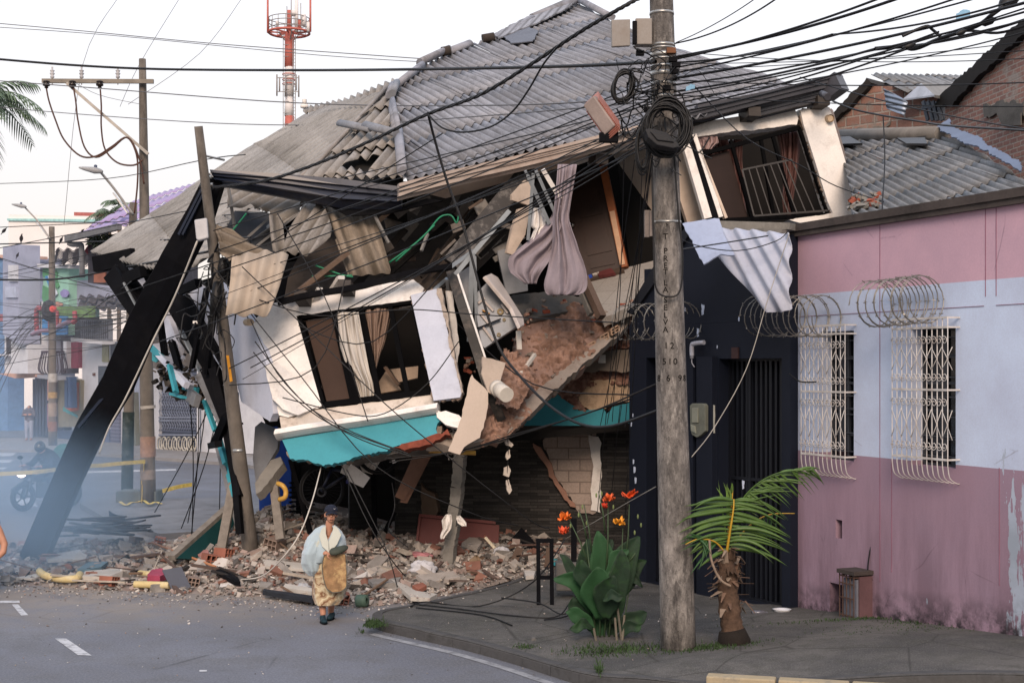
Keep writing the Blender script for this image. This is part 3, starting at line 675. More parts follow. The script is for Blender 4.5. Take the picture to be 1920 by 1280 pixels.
corr(mb,Pl((572,205,33),(640,190,31),(720,150,30)),[(568,208),(575,201),(650,186),(740,150),(745,160),(700,182),(650,196),(574,214)],(640,180),(632,205),pitch=.2,amp=.04,row=4)
mb.obj('roof_edge_strip',RF2,house,solid=.01)
mb=MB();plate(mb,R1,[(925,75),(1000,36),(1060,12),(1085,3),(1070,22),(1010,52),(935,82)],.03,.12,jag=.03);mb.obj('ridge_flashing',RF,house)
for a_,b_ in(((906,84),(928,80)),((830,108),(846,105))):
    mb=MB();tube(mb,[R1.at(*a_,.12),R1.at(*b_,.12)],.1,10);mb.obj('end_cap',M('burnt_cap','3c3530',.9),house)
mb=MB();plate(mb,R1,[(936,70),(980,55),(1010,66),(1000,86),(960,90)],.02,.1,jag=.02);mb.obj('patch_sheet',M('slate_patch','5b5f69',.6,.15),house)

# eave: moulded steel fascia, pale at the left, burnt brown-black at the right
EV=lambda px,dz=0:P(px,0,1)
def eavept(px,py,dz=0.):return R1.at(px,py,dz)
FASC=M('pale_fascia','ab9d93',.5,.15,1.2,.1,30,spec=.4,dirt='7d6353',da=.55,ds=.8)
FASD=M('dark_fascia','3a3a40',.4,.3,1.2,.1,30,spec=.5,dirt='22242c',da=.6)
def profile_beam(mb,a,b,prof,out,up=Vector((0,0,1)),n=6,wob=0):
    """extrude a 2-D profile (out, down) from a to b"""
    k=len(prof);vs=[];
    for i in range(n+1):
        p=a.lerp(b,i/n)+up*(wob*math.sin(i*1.3))
        for(o_,d_)in prof:vs.append(p+out*o_-up*d_)
    fs=[(i*k+j,(i+1)*k+j,(i+1)*k+(j+1)%k,i*k+(j+1)%k)for i in range(n)for j in range(k)]
    fs+=[tuple(range(k)),tuple(range(n*k,n*k+k))[::-1]]
    mb.add(vs,fs)
out1=Vector((.27,-.96,0)).normalized()
PROF=[(0,0),(.16,0),(.16,.05),(.13,.06),(.13,.12),(.1,.13),(.1,.2),(.03,.22),(.0,.26)]
a,b=P(745,346,21.9),P(1300,213,23.4)
mb=MB();profile_beam(mb,a,b,[(x,y*1.0)for x,y in PROF],out1,n=8,wob=.01);mb.obj('fascia',FASC,house)
mb=MB();profile_beam(mb,P(1236,222,23.15),P(1566,141,23.9),[(x*1.3,y*.95)for x,y in PROF],out1,n=4);profile_beam(mb,P(1400,206,23.7),P(1564,166,24.0),[(x*.9,y*.8)for x,y in PROF],out1,n=2);mb.obj('fascia',FASD,house)
mb=MB();bar(mb,P(1300,206,23.6),P(1570,152,24.1),.5,.08,(0,0,1));bar(mb,P(1556,148,23.8),P(1570,178,23.7),.25,.35,(0,0,1));mb.obj('eave_box',FASD,house)
mb=MB();tube(mb,[P(1541,176,23.3),P(1552,182,23.0)],.06,12);mb.obj('rain_spout',FASD,house)
SOF=M('cream_soffit','d5c3b2',.65,.1,1.2,.1,30,dirt='a58a75',da=.4)
mb=MB();q=[P(756,352,21.95),P(1295,222,23.5),P(1300,250,24.3),P(1060,312,23.6),P(835,372,22.9)]
mb.add(q+[p+Vector((0,.05,.05))for p in q],[(0,1,2,3,4),(9,8,7,6,5)]+[(i,i+5,(i+1)%5+5,(i+1)%5)for i in range(5)]);mb.obj('soffit',SOF,house)
WR=Pl((1290,260,23.55),(1600,210,24.3),(1560,410,24.0))
WM=Pl((1055,320,23.4),(1290,250,23.9),(1200,480,23.9))
part('lintel',WM,[(1062,290),(1120,272),(1297,232),(1300,262),(1222,268),(1148,288),(1075,312)],.25,WHITE)
part('lintel',WR,[(1292,232),(1490,203),(1497,222),(1494,234),(1300,256)],.3,WHITE,jag=.012,je=[3])
part('wall',WR,[(1497,208),(1546,199),(1554,212),(1607,392),(1562,411),(1548,380),(1503,236)],.3,WHITE,.08)
part('corner_face',Pl((1546,199,24.5),(1607,392,24.4),(1562,205,25.3)),[(1546,199),(1562,206),(1614,392),(1607,394)],.05,M('rough_edge','8d8078',.95,.3,8,.9,20),jag=.03)
part('sill',WR,[(1475,414),(1560,401),(1604,394),(1606,400),(1540,421),(1500,421)],.35,WHITE,.1,jag=.01)
mb=MB();tube(mb,[P(1541,225,24.3),P(1558,222,24.0)],.07,12,cap=False);tube(mb,[P(1541,225,24.3),P(1557,222,24.02)],.055,12);mb.obj('drain_pipe',M('cream_pipe','b9a58c',.5),house)
rs=random.Random(8);mb=MB()
for k_ in range(7):rock(mb,P(rs.uniform(1550,1560),rs.uniform(228,244),24.3),rs.uniform(.05,.1),rs)
mb.obj('torn_brick',M('brick_orange','8f5c4c',.9),house)
# right window
WF=M('black_window_frame','060608',.8,.2,4,.05,spec=.08)
def winframe(pl,q,mull,name='window',wd=.07,parent=None,off=-.05):
    mb=MB();c=[pl.at(x,y,off)for x,y in q]
    for i in range(4):bar(mb,c[i],c[(i+1)%4],wd,wd,pl.n)
    for m_ in mull:bar(mb,pl.at(m_[0],m_[1],off),pl.at(m_[2],m_[3],off),wd*.8,wd*.8,pl.n)
    return mb.obj(name,WF,parent or house)
wr=winframe(WR,[(1313,289),(1501,238),(1556,402),(1362,412)],[(1372,262,1412,410),(1450,250,1492,405),(1428,256,1452,400)])
part('pane',WR,[(1318,292),(1372,280),(1408,408),(1362,410)],.01,M('brown_glass','2a1e1b',.55,.2,2,0,spec=.2),-.12,parent=wr)
mb=MB()
bar(mb,WR.at(1386,322,.14),WR.at(1478,303,.14),.03,.03);bar(mb,WR.at(1408,408,.14),WR.at(1545,398,.14),.03,.03);bar(mb,WR.at(1386,322,.14),WR.at(1408,408,.14),.025,.025)
for k_ in range(7):f_=k_/6;bar(mb,WR.at(1398+f_*80,320-f_*17,.14),WR.at(1424+f_*96,407-f_*8,.14),.018,.018)
mb.obj('window_railing',M('rail_grey','42403f',.6),house)
# slanting frame strips between the pole and the right window
part('wall',WM,[(1232,262),(1278,256),(1325,410),(1290,418),(1262,330)],.12,SOF,-.02)
for(x0,y0,x1,y1,w_,c_)in((1278,262,1322,412,.14,0),(1288,256,1336,412,.1,1),(1296,256,1346,410,.08,0),(1306,285,1356,412,.05,2)):
    mb=MB();bar(mb,WR.at(x0,y0,.1),WR.at(x1,y1,.1),w_,.1,WR.n);mb.obj('jamb',[WHITE,BLACK,SOF][c_],house)
# corbels under the eave
CB=M('corbel_brown','3d3733',.6)
for x,y,pl in((1398,221,WR),(1526,200,WR),(1115,300,WM),(1125,277,WM)):
    mb=MB();c=pl.at(x,y,.25);bar(mb,c-pl.n*.3,c+pl.n*.15,.22,.16);mb.obj('corbel',CB,house)

# rooms behind: rear wall, floor and ceiling, so that nothing shows the sky
DK=M('shade_black_wall','100d0b',.95,.3,1,.2,10)  # near-black: the shade of the rooms is put into the wall colour
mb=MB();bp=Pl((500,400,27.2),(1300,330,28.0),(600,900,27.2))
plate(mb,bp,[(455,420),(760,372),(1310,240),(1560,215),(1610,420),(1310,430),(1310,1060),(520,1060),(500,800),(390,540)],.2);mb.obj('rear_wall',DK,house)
part('room_wall',T(850,440,25.0,.3,1.2),[(540,520),(600,400),(790,372),(1062,300),(1050,345),(1000,400),(900,500),(860,545),(640,580),(530,575)],.05,M('inner_brown','4b433d',.95,.3,1.5,.3,12,dirt='231e1a',da=.8,ds=1.2))
part('party_wall',Pl((1222,262,24.3),(1148,288,25.6),(1222,500,24.3)),[(1146,289),(1224,262),(1224,400)],.06,M('shaded_cream','b0a294',.8,.1),-.02)
part('party_wall',Pl((1222,262,24.35),(1148,288,25.7),(1222,500,24.35)),[(1146,289),(1224,400),(1226,500),(1172,500)],.06,DK,-.1)  # dark gap beside the door, its shade painted as a black sheet
# brown inner door with its frame
DP=Pl((1065,340,25.1),(1130,305,25.0),(1170,505,24.4))
dr=part('door',DP,[(1066,335),(1128,305),(1168,503),(1100,520),(1062,420)],.05,M('dark_wood_door','2c1a12',.5,.2,3,.1,20,spec=.4))
mb=MB()
for q in([(1082,360),(1118,350),(1130,400),(1090,410)],[(1092,422),(1134,414),(1148,470),(1102,480)],[(1104,490),(1150,482),(1153,495),(1108,504)]):plate(mb,DP,q,.02,.015)
mb.obj('door_moulding',M('dark_wood_door',''),dr)
mb=MB();lathe(mb,DP.at(1074,424,0),DP.n,[(0,.02),(.04,.02),(.05,.045),(.08,.045),(.095,.02)],10);mb.obj('door_knob',M('steel','a9a6a0',.3,metal=1),dr)
mb=MB();bar(mb,DP.at(1130,304,.04),DP.at(1172,503,.04),.13,.12,DP.n);bar(mb,DP.at(1150,400,.11),DP.at(1170,500,.11),.09,.02,DP.n,1);mb.obj('door_frame',[M('orange_wood','8a4f2c',.6,.2,6,.3),M('peeled_wood','b79478',.8)],house)
# tilted tiled floor
TILE=mat_brick('pale_floor_tile','9b9690','a5a09a','7a756f',bw=.42,bh=.42,mw=.006,rough=.5,offset=0,bump=.1)
FLP=Pl((1100,525,24.6),(1228,492,24.2),(1170,590,22.9))
part('floor',FLP,[(1098,524),(1150,508),(1228,488),(1228,552),(1196,570),(1160,583),(1128,598),(1118,560)],.16,TILE,jag=.03,je=[3,4,5,6])
part('skirting',FLP,[(1100,520),(1168,498),(1172,512),(1108,528)],.1,M('skirt_brown','4a3c33',.8),.05)
# the broken ceiling bay to the left: battens, bent steel purlins, green conduit
bt=[(645,560,760,430),(700,540,860,400),(560,545,660,470),(790,520,905,370),(830,540,960,345),(760,560,900,430),(850,470,1010,330),(880,450,960,360),(720,500,800,450),(900,480,1000,380)]
rs=random.Random(21)
for i,(x0,y0,x1,y1)in enumerate(bt):
    mb=MB();z_=22.6+rs.uniform(0,1.2);bar(mb,P(x0,y0,z_),P(x1,y1,z_+.8),rs.uniform(.05,.14),.05,Vector((rs.uniform(-1,1),1,.3)))
    mb.obj('batten',M('batten_%d'%(i%3),('25201d','141211','4b423c')[i%3],.85),house)
mb=MB();bar(mb,P(845,495,22.2),P(995,315,22.9),.3,.12,Vector((0,1,0)));
rs=random.Random(2)
mb.obj('purlin',M('purlin_grey','2e2b2a',.5,.2,3,.2,30,dirt='8e8a86',da=.5,ds=6),house)
rs=random.Random(55)
for i in range(34):
    x0,y0=rs.uniform(700,930),rs.uniform(380,500);L_=rs.uniform(18,70);an=rs.uniform(-1.1,-.3)if rs.random()<.7 else rs.uniform(-.2,1.2);x1,y1=x0+math.cos(an)*L_,y0+math.sin(an)*L_;z_=rs.uniform(22.5,24);k_=rs.randrange(4);w_=rs.uniform(.03,.2)
    mb=MB();bar(mb,P(x0,y0,z_),P(x1,y1,z_+rs.uniform(-.2,.3)),w_,.03,Vector((rs.uniform(-.5,.5),1,rs.uniform(-.4,.4))));mb.obj('broken_board',M('bb_%d'%k_,('6f6964','4b4642','8a857f','5d4f45')[k_],.9,.3,6,.4,20),house)
# hanging dark corrugated strip
hp=T(665,445,22.3,.2,.3);mb=MB()
corr(mb,hp,[(608,378),(697,385),(734,512),(655,518),(640,480)],(640,390),(680,500),pitch=.21,amp=.035,row=9);mb.obj('hanging_sheet',RF3,house,solid=.008)
mb=MB();corr(mb,T(470,440,21.6,.2,.5),[(408,420),(435,430),(500,470),(508,490),(455,480),(430,492),(412,470)],(430,440),(500,470),pitch=.2,amp=.05,row=9);mb.obj('hanging_sheet',RF3,house,solid=.008)
mb=MB();corr(mb,Pl((430,480,21.3),(545,478,21.3),(430,590,20.9)),[(436,478),(500,470),(541,476),(520,555),(503,594),(484,590),(455,592),(420,588),(430,540)],(470,485),(450,580),pitch=.27,amp=.05,row=9,jit=0);mb.obj('hanging_sheet',M('tan_sheet','ab9e8f',.7,.05,2,.05,30,dirt='94867a',da=.3,ds=1),house,solid=.008)
mb=MB();corr(mb,T(535,445,21.9,.3,.2),[(503,400),(528,408),(536,470),(525,480),(510,470),(505,430)],(515,405),(525,470),pitch=.2,amp=.04,row=9);mb.obj('hanging_sheet',RF2,house,solid=.008)
mb=MB();tube(mb,crv([P(405,425,21.7),P(412,440,21.5),P(418,460,21.6),P(412,445,21.7)]),.05,6);mb.obj('torn_edge',RF3,house)
for pts in([(730,492),(790,447),(822,410),(838,403),(848,406),(856,418),(860,404)],[(742,490),(786,450),(815,422)],[(590,497),(640,515),(662,519)],[(585,518),(640,517),(660,516)],[(420,452),(450,415),(462,400)]):
    mb=MB();tube(mb,crv([P(x,y,21.9)for x,y in pts]),.014,6);mb.obj('green_conduit',M('conduit_green','1e7a58',.4),house)
for pts,z_ in(([(428,350),(440,428)],22.6),([(698,395),(728,455)],22.2),([(790,470),(802,438)],22.3),([(445,462),(520,395)],22.9),([(470,470),(560,400)],23.1)):
    mb=MB();bar(mb,P(*pts[0],z_),P(*pts[1],z_+.2),.04,.04);mb.obj('strut',M('strut_grey','8f8d8a',.5),house)
part('inner_board',T(480,440,23.2,.3,.5),[(412,455),(440,395),(520,400),(530,470),(440,490)],.04,M('shaded_board','393c41',.8))
for(x0,y0,x1,y1,w_,m_)in((560,545,652,474,.16,1),(600,542,585,575,.1,0),(640,520,622,548,.12,0),(540,560,625,505,.1,1)):
    mb=MB();bar(mb,P(x0,y0,21.7),P(x1,y1,22.0),w_,.07);mb.obj('broken_timber',M(('split_white','split_brown')[m_],('c9c4bd','675548')[m_],.9,.3,5,.5),house)

# ---- left window bay (leans forward)
WL=Pl((480,600,21.9),(865,552,21.6),(540,830,21.2))
part('lintel',WL,[(513,568),(620,548),(775,524),(795,540),(790,552),(775,562),(640,580),(556,592),(480,602),(477,598)],.3,WHITE,jag=.008)
part('wall',WL,[(474,604),(555,590),(603,760),(596,765),(560,775),(540,782),(523,778),(505,700)],.3,WHITE,.003,jag=.012,je=[3,4,5,6,7])
part('wall',T(500,720,21.45,.1,.2),[(497,690),(520,682),(560,720),(598,764),(560,781),(530,770),(512,752)],.1,WHITE,.15,jag=.01)
wl=winframe(WL,[(559,593),(774,563),(811,733),(604,758)],[(624,584,660,750),(632,583,668,749),(677,577,710,744),(730,570,764,738)],wd=.09)
part('pane',WL,[(570,598),(622,592),(656,745),(610,751)],.01,M('brown_film_glass','42322a',.6,.12,1,0,spec=.15),-.1,parent=wl)
part('wall_panel',WL,[(774,561),(822,549),(831,575),(869,743),(866,751),(817,757),(800,680)],.1,WHITE_SHADE,.18)
part('wall_panel_edge',WL,[(824,549),(832,549),(872,742),(869,744)],.14,M('torn_plaster','a5988c',.95,.3,8,.8),.2,jag=.02)
part('wall_panel',T(845,620,21.7,.5,0),[(838,545),(848,546),(862,650),(856,690)],.05,WHITE,jag=.01)
part('room_shade_sheet',T(690,660,23.5,0,0),[(560,585),(800,550),(815,740),(600,760)],.05,M('dark_room','0f0b09',.9),0)  # upright near-black sheet behind the window, room shade in its colour
part('fallen_board',T(730,712,22.3,0,.4),[(706,722),(727,690),(752,730),(708,738)],.04,M('beige_board','9f8b78',.8));part('fallen_board',T(760,700,22.6,0,.4),[(732,692),(784,686),(783,708),(748,716)],.04,M('beige_board',''))
mb=MB();bar(mb,P(650,720,21.9),P(676,738,21.8),.06,.04);mb.obj('broken_timber',M('split_brown',''),house);mb=MB();bar(mb,P(722,688,22.1),P(748,722,22.0),.06,.04);mb.obj('broken_timber',M('split_brown',''),house)
part('sill',WL,[(523,780),(600,766),(812,738),(818,742),(822,770),(700,790),(545,812),(527,812)],.3,M('cracked_render','cbc2b8',.8,.12,2,.4,20,dirt='8a7c70',da=.7,ds=3),-.03,jag=.01)
mb=MB()
c0,c1=WL.at(522,819),WL.at(824,771)
profile_beam(mb,c0,c1,[(0,-.07),(.2,-.07),(.24,-.02),(.24,.02),(.18,.04),(.1,.06),(0,.06)],WL.n,WL.y,n=6,wob=.008);mb.obj('cornice',WHITE,house)
TEAL=M('teal_paint','3a93a2',.6,.08,1.5,.1,30,spec=.3,dirt='2d7682',da=.4)
part('teal_band',WL,[(531,826),(640,808),(824,779),(827,790),(820,800),(822,815),(812,822),(775,832),(732,843),(706,851),(667,858),(646,867),(608,875),(598,870),(575,864),(546,862),(540,846)],.14,TEAL,.06,jag=.022,je=[3,4,5,6,7,8,9,10,11,12,13,14],step=.04)
part('slab_edge',WL,[(640,846),(832,806),(838,818),(800,836),(745,846),(700,854),(650,860)],.3,CONC_D,-.1,jag=.03)
part('brick_edge',WL,[(740,840),(800,822),(840,806),(846,818),(800,836),(760,846)],.2,M('torn_brick_red','7d4233',.95,.3,10,.8),.07,jag=.03)
mb=MB();profile_beam(mb,P(523,562,21.5),P(848,492,21.5),[(0,0),(.12,0),(.12,.08),(.0,.1)],Vector((0,-1,0)),n=8,wob=.02);mb.obj('ring_beam',BLACK,house)
for x,y in((655,548),(573,567)):
    mb=MB();c=WL.at(x,y,.22);bar(mb,c-WL.n*.22,c+WL.n*.12,.2,.15);mb.obj('corbel',CB,house)
mb=MB();tube(mb,[P(462,604,21.4),P(470,604,21.2)],.055,12);mb.obj('drain_pipe',M('cream_pipe',''),house)
# column of black steel with a white edge at the right of the bay
cp=crv([P(846,512,21.8),P(868,580,21.5),P(896,665,21.4),P(918,735,21.3),P(940,785,21.4)],4)
mb=MB()
for a,b in zip(cp,cp[1:]):bar(mb,a,b+(b-a)*.05,.14,.16,Vector((0,1,0)))
cl=mb.obj('steel_post',M('post_grey','2b2927',.5,.2,3,.2,30,dirt='6d6158',da=.6,ds=4),house)
mb=MB()
for a,b in zip(cp[:12],cp[1:13]):bar(mb,a+Vector((.1,-.08,0)),b+(b-a)*.05+Vector((.1,-.08,0)),.03,.04,Vector((0,1,0)))
mb.obj('post_edge',WHITE,cl)
for(x0,y0,x1,y1,w_,m_)in((886,475,880,640,.08,'a'),(890,480,896,690,.05,'a'),(845,500,888,470,.06,'a'),(800,555,838,522,.05,'a'),(838,522,840,545,.05,'a'),(853,515,955,395,.07,'a'),(990,330,1030,420,.06,'a'),(1005,320,1045,410,.05,'a'),(1018,318,1050,372,.07,'b'),(1000,325,990,450,.05,'a'),(985,320,1022,400,.04,'a')):
    mb=MB();bar(mb,P(x0,y0,21.7),P(x1,y1,21.9),w_,.05,Vector((0,1,.2)));mb.obj('aluminium_profile',M('aluminium','9aa0a4',.35,.15,4,.05,metal=.5)if m_=='a' else WHITE,house)
part('inner_panel',T(865,540,22.0,.3,0),[(848,522),(880,500),(888,560),(885,640),(870,590)],.05,M('panel_grey','8d8f92',.6))
part('cabinet_panel',T(985,400,22.4,.6,0),[(960,365),(985,338),(1000,345),(992,385),(960,375)],.05,M('beige_panel','bfae9e',.7))
part('cabinet_panel',T(975,430,22.3,.4,0),[(972,392),(995,385),(985,440),(962,478),(950,474),(960,430)],.08,M('beige_panel',''))
part('cabinet_panel',T(985,500,23.0,.2,0),[(932,470),(985,458),(990,545),(950,552)],.05,M('panel_grey',''))
part('inner_slab',T(1000,570,23.3,.2,1),[(950,555),(1040,542),(1098,560),(1075,580),(985,600),(962,590)],.1,CONC_D,jag=.03)
mb=MB();bar(mb,P(1094,520,22.9),P(1128,595,22.5),.12,.12);bar(mb,P(1086,535,23),P(1108,590,22.7),.08,.1,mi=1);mb.obj('broken_stud',[M('stud_brown','5b4b41',.8),CONC],house)

# ---- fallen slab with its earthy screed
SL=Pl((905,650,22.6),(1170,600,23.6),(935,815,21.4))
EARTH=M('earth_screed','93776a',.95,.2,1.2,.7,18,dirt='5e4234',da=.75,ds=1.1)
slabpoly=[(962,660),(970,625),(985,592),(1010,572),(1085,556),(1118,590),(1148,596),(1172,604),(1130,652),(1068,706),(1012,752),(958,806),(935,822),(905,815),(898,790),(925,740),(940,700)]
part('fallen_slab',SL,slabpoly,.22,EARTH,jag=.04)
CRM=M('crumbled_screed','9a7b6b',.97,.3,2.2,1.0,14,dirt='5b4437',da=.85,ds=1.6,fine=.45)
mb=MB();rough(mb,SL,slabpoly,.15,9,.0,seed=3,fr=1.5);mb.obj('crumbled_screed',CRM,house)
part('slab_edge',SL,[(1158,600),(1180,600),(1176,615),(1120,668),(1068,712),(1020,756),(975,800),(945,822),(905,832),(860,846),(800,838),(850,815),(925,806),(950,790),(1005,738),(1060,695),(1115,650)],.18,M('broken_concrete_pale','978c82',.95,.2,3,.8,20,dirt='65584f',da=.7),.1,jag=.03,seed=4)
rs=random.Random(11);mb=MB();
for k_ in range(120):
    i=rs.random()
    x=rs.uniform(930,1140);y=rs.uniform(570,800)
    if cross_y([slabpoly],x)and any(a<y<b for a,b in cross_y([slabpoly],x)):rock(mb,SL.at(x,y,rs.uniform(0,.05)),rs.uniform(.03,.2)*rs.random()+.03,rs,rs.choice((0,0,1,0)),.5)
for(x0,y0,x1,y1,n_,s_)in((965,640,990,600,20,.1),(1110,590,1200,575,30,.13),(900,800,960,750,26,.16),(880,700,900,640,14,.14),(1060,545,985,600,16,.12)):
    for k_ in range(n_):f_=rs.random();rock(mb,P(x0+(x1-x0)*f_+rs.uniform(-12,12),y0+(y1-y0)*f_+rs.uniform(-12,12),22.4+(x0-900)/250),rs.uniform(.04,s_),rs,rs.choice((0,1,2)),.6)
o=mb.obj('slab_debris',[M('slab_grit','8c8177',.95),CRM,M('brick_red','')],house);o['kind']='stuff'
mb=MB();rough(mb,T(965,700,21.7,.3,.6),[(940,660),(990,676),(998,718),(968,772),(925,760),(930,700)],.12,9,.05,seed=5);mb.obj('crumbled_edge',CRM,house)
mb=MB();rough(mb,T(920,800,21.3,.3,.4),[(880,815),(930,770),(985,752),(1000,770),(950,820),(905,835)],.1,9,.0,seed=6);mb.obj('crumbled_edge',CRM,house)
part('inner_block',T(965,700,21.9,.3,.6),[(945,665),(985,680),(992,715),(960,760),(930,745),(935,700)],.25,M('mortar_block','968a80',.95,.2,4,.8),jag=.04)
mb=MB();tube(mb,[P(934,728,21.0),P(950,740,20.7)],.115,18);tube(mb,[P(931,726,21.05),P(936,730,20.95)],.12,18);mb2=mb
o=mb.obj('drain_socket',M('white_plastic','cfcac0',.4,.08),house)
mb=MB();bar(mb,P(970,710,21.6),P(1003,664,22.0),.05,.05);bar(mb,P(972,620,21.8),P(974,655,21.8),.05,.08);mb.obj('pvc_pipe',M('pvc_white','c9c3ba',.5),house)
# white sheet of plasterboard, folded, standing under the bay
b1=T(890,760,20.9,.1,.3)
part('ceiling_board',b1,[(885,702),(915,735),(912,775),(900,820),(870,838),(862,852),(840,845),(862,790)],.04,M('beige_gypsum','b9aa9c',.8,.06,1,.1,dirt='8d7f73',da=.4),jag=.012)
part('ceiling_board',T(925,700,21.1,.3,.2),[(905,668),(948,680),(936,722),(930,745),(915,735),(903,700)],.04,M('beige_gypsum',''),jag=.01)
part('ceiling_board',WL,[(820,772),(850,778),(870,790),(862,806),(838,800),(822,786)],.12,WHITE,.12,jag=.03)
# right end: ring beam, plaster, teal band
GW=VPl(980,24.3,1182,24.2)
part('ring_beam',GW,[(1046,700),(1052,672),(1080,660),(1182,655),(1182,695),(1100,697)],.4,M('ring_concrete','84796e',.95,.2,2,.6,20,dirt='5d544c',da=.6),.3,jag=.02)
mb=MB();rough(mb,GW,[(1000,735),(1030,705),(1182,690),(1182,720),(1100,724),(1082,745),(1100,772),(1060,762),(1050,742)],.1,9,.12,seed=7);rough(mb,GW,[(1085,655),(1130,610),(1182,588),(1182,650),(1120,662)],.12,9,.2,seed=8);mb.obj('crumbled_masonry',M('crumbled_brick','8a675a',.97,.35,4,.9,14,dirt='a08b7c',da=.8,ds=4),house)
part('torn_masonry',GW,[(1020,715),(1182,700),(1182,768),(1100,772),(1060,745),(1005,740)],.2,M('torn_masonry_red','6d4336',.95,.35,5,.9,12,dirt='8b7768',da=.7,ds=4),.0,jag=.03)
part('plaster',GW,[(1078,716),(1182,708),(1182,752),(1150,756),(1120,770),(1090,762),(1080,745)],.08,M('cream_plaster','c3a98d',.9,.15,4,.5,dirt='8d7460',da=.7,ds=5),.12,jag=.02)
part('teal_band',GW,[(968,797),(985,765),(1008,740),(1045,738),(1060,750),(1080,762),(1085,770),(1102,768),(1130,764),(1138,775),(1148,762),(1182,754),(1182,797)],.2,TEAL,.15,jag=.02,je=[0,1,2,3,4,5,6,7,8,9,10])
part('brick_infill',GW,[(1120,640),(1182,600),(1182,655),(1100,662)],.2,M('torn_masonry_red',''),.1,jag=.04)
for x,y,s_ in((1128,636,15),(1148,622,14),(1105,650,12),(1092,660,9)):
    mb=MB();pl=T(x,y,23.2,.2,.1)
    c=[pl.at(x-s_*.5,y-s_*.2),pl.at(x+s_*.5,y-s_*.75),pl.at(x+s_*.55,y),pl.at(x-s_*.4,y+s_*.6)]
    for i in range(4):bar(mb,c[i],c[(i+1)%4],.02,.3,pl.n)
    for(a_,b_,c_,d_)in((0,1,3,2),(0,3,1,2)):bar(mb,c[a_].lerp(c[b_],.5),c[c_].lerp(c[d_],.5),.016,.28,pl.n)
    mb.obj('hollow_block',M('block_cream','a58a74',.9),house)
mb=MB();box(mb,GW.at(1128,673,.42),(.12,.1,.14));mb.obj('wall_lamp',M('lamp_white','d8d5cf',.4),house)

# torn render shows as a ragged darker rim behind the white and teal pieces
TRN=M('torn_render_rim','85766a',.97,.3,9,.9,18,dirt='54463c',da=.6,ds=6)
def rim(pl,poly,off,t,seed,g=1.012):
    cx=sum(q[0]for q in poly)/len(poly);cy=sum(q[1]for q in poly)/len(poly);mb=MB();plate(mb,pl,[(cx+(x-cx)*g,cy+(y-cy)*g)for x,y in poly],t,off,jag=.03,seed=seed,step=.04);mb.obj('torn_render',TRN,house)
rim(WL,[(474,604),(555,590),(603,760),(596,765),(560,775),(540,782),(523,778),(505,700)],-.03,.24,2);rim(WL,[(513,568),(620,548),(775,524),(795,540),(790,552),(775,562),(640,580),(556,592),(480,602)],-.03,.24,3)
rim(WL,[(774,561),(822,549),(831,575),(869,743),(866,751),(817,757),(800,680)],.14,.07,4);rim(WR,[(1497,208),(1546,199),(1554,212),(1607,392),(1562,411),(1548,380),(1503,236)],.03,.2,5)
rim(WL,[(540,846),(546,858),(575,862),(598,868),(608,872),(646,864),(667,856),(706,849),(732,841),(775,830),(822,814),(824,800),(600,840)],-.0,.14,6,1.03)
# ---- ground floor
SW=VPl(795,24.8,1182,24.4)
STONE=mat_brick('split_stone_cladding','23211f','4a4643','121111',bw=.34,bh=.055,mw=.004,rough=.75,offset=.37,bump=1.0)
def wallz(pl,poly,t,name,mat,off=0.,**k):return part(name,pl,poly,t,mat,off,**k)
part('wall',SW,[(740,1062),(740,830),(870,850),(960,815),(1182,800),(1182,1062)],.25,STONE)
CREAMB=mat_brick('bare_block_wall','a3948a','b0a197','7d7068',bw=.4,bh=.2,mw=.012,rough=.95,bump=.4)
part('bare_wall',SW,[(1018,810),(1095,808),(1118,812),(1118,960),(1085,960),(1070,930),(1045,900),(1035,870),(1020,840)],.1,CREAMB,.04,jag=.035,je=[3,4,5,6,7,8,9])
part('plaster_edge',SW,[(1104,815),(1122,818),(1128,830),(1126,960),(1108,955),(1112,880)],.04,WHITE,.07,jag=.02)
part('crack_edge',SW,[(1000,830),(1015,838),(1022,850),(1035,868),(1040,890),(1062,920),(1080,950),(1070,948),(1050,920),(1030,892),(1022,868),(1005,845)],.06,M('crack_pink','9c7767',.95),.1,jag=.03)
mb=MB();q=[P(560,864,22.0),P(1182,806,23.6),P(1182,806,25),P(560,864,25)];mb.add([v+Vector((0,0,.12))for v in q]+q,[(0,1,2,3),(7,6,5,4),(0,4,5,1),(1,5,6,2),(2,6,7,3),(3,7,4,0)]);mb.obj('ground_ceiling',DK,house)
part('shutter',VPl(655,24.6,705,24.8),[(655,870),(705,868),(705,1030),(655,1030)],.06,mat_brick('black_shutter','101114','15161a','050506',bw=5,bh=.11,mw=.02,rough=.5))
part('pier',VPl(790,24.7,830,24.6),[(788,905),(815,925),(822,958),(800,985),(788,975)],.15,M('bare_pier','6b5a4d',.95,.25),jag=.03)
for(x0,y0,x1,y1,w_,z_)in((545,860,582,1000,.1,23.2),(700,870,703,1010,.1,24.2),(560,870,560,1000,.1,24.5),(740,960,715,1010,.1,24.3)):
    mb=MB();bar(mb,P(x0,y0,z_),P(x1,y1,z_),w_,.08);mb.obj('steel_post',BLACK,house)
for k_ in range(9):
    mb=MB();bar(mb,P(542,905+k_*9,24.3),P(590,900+k_*9,24.5),.05,.03);mb.obj('shutter_slat',BLACK,house)

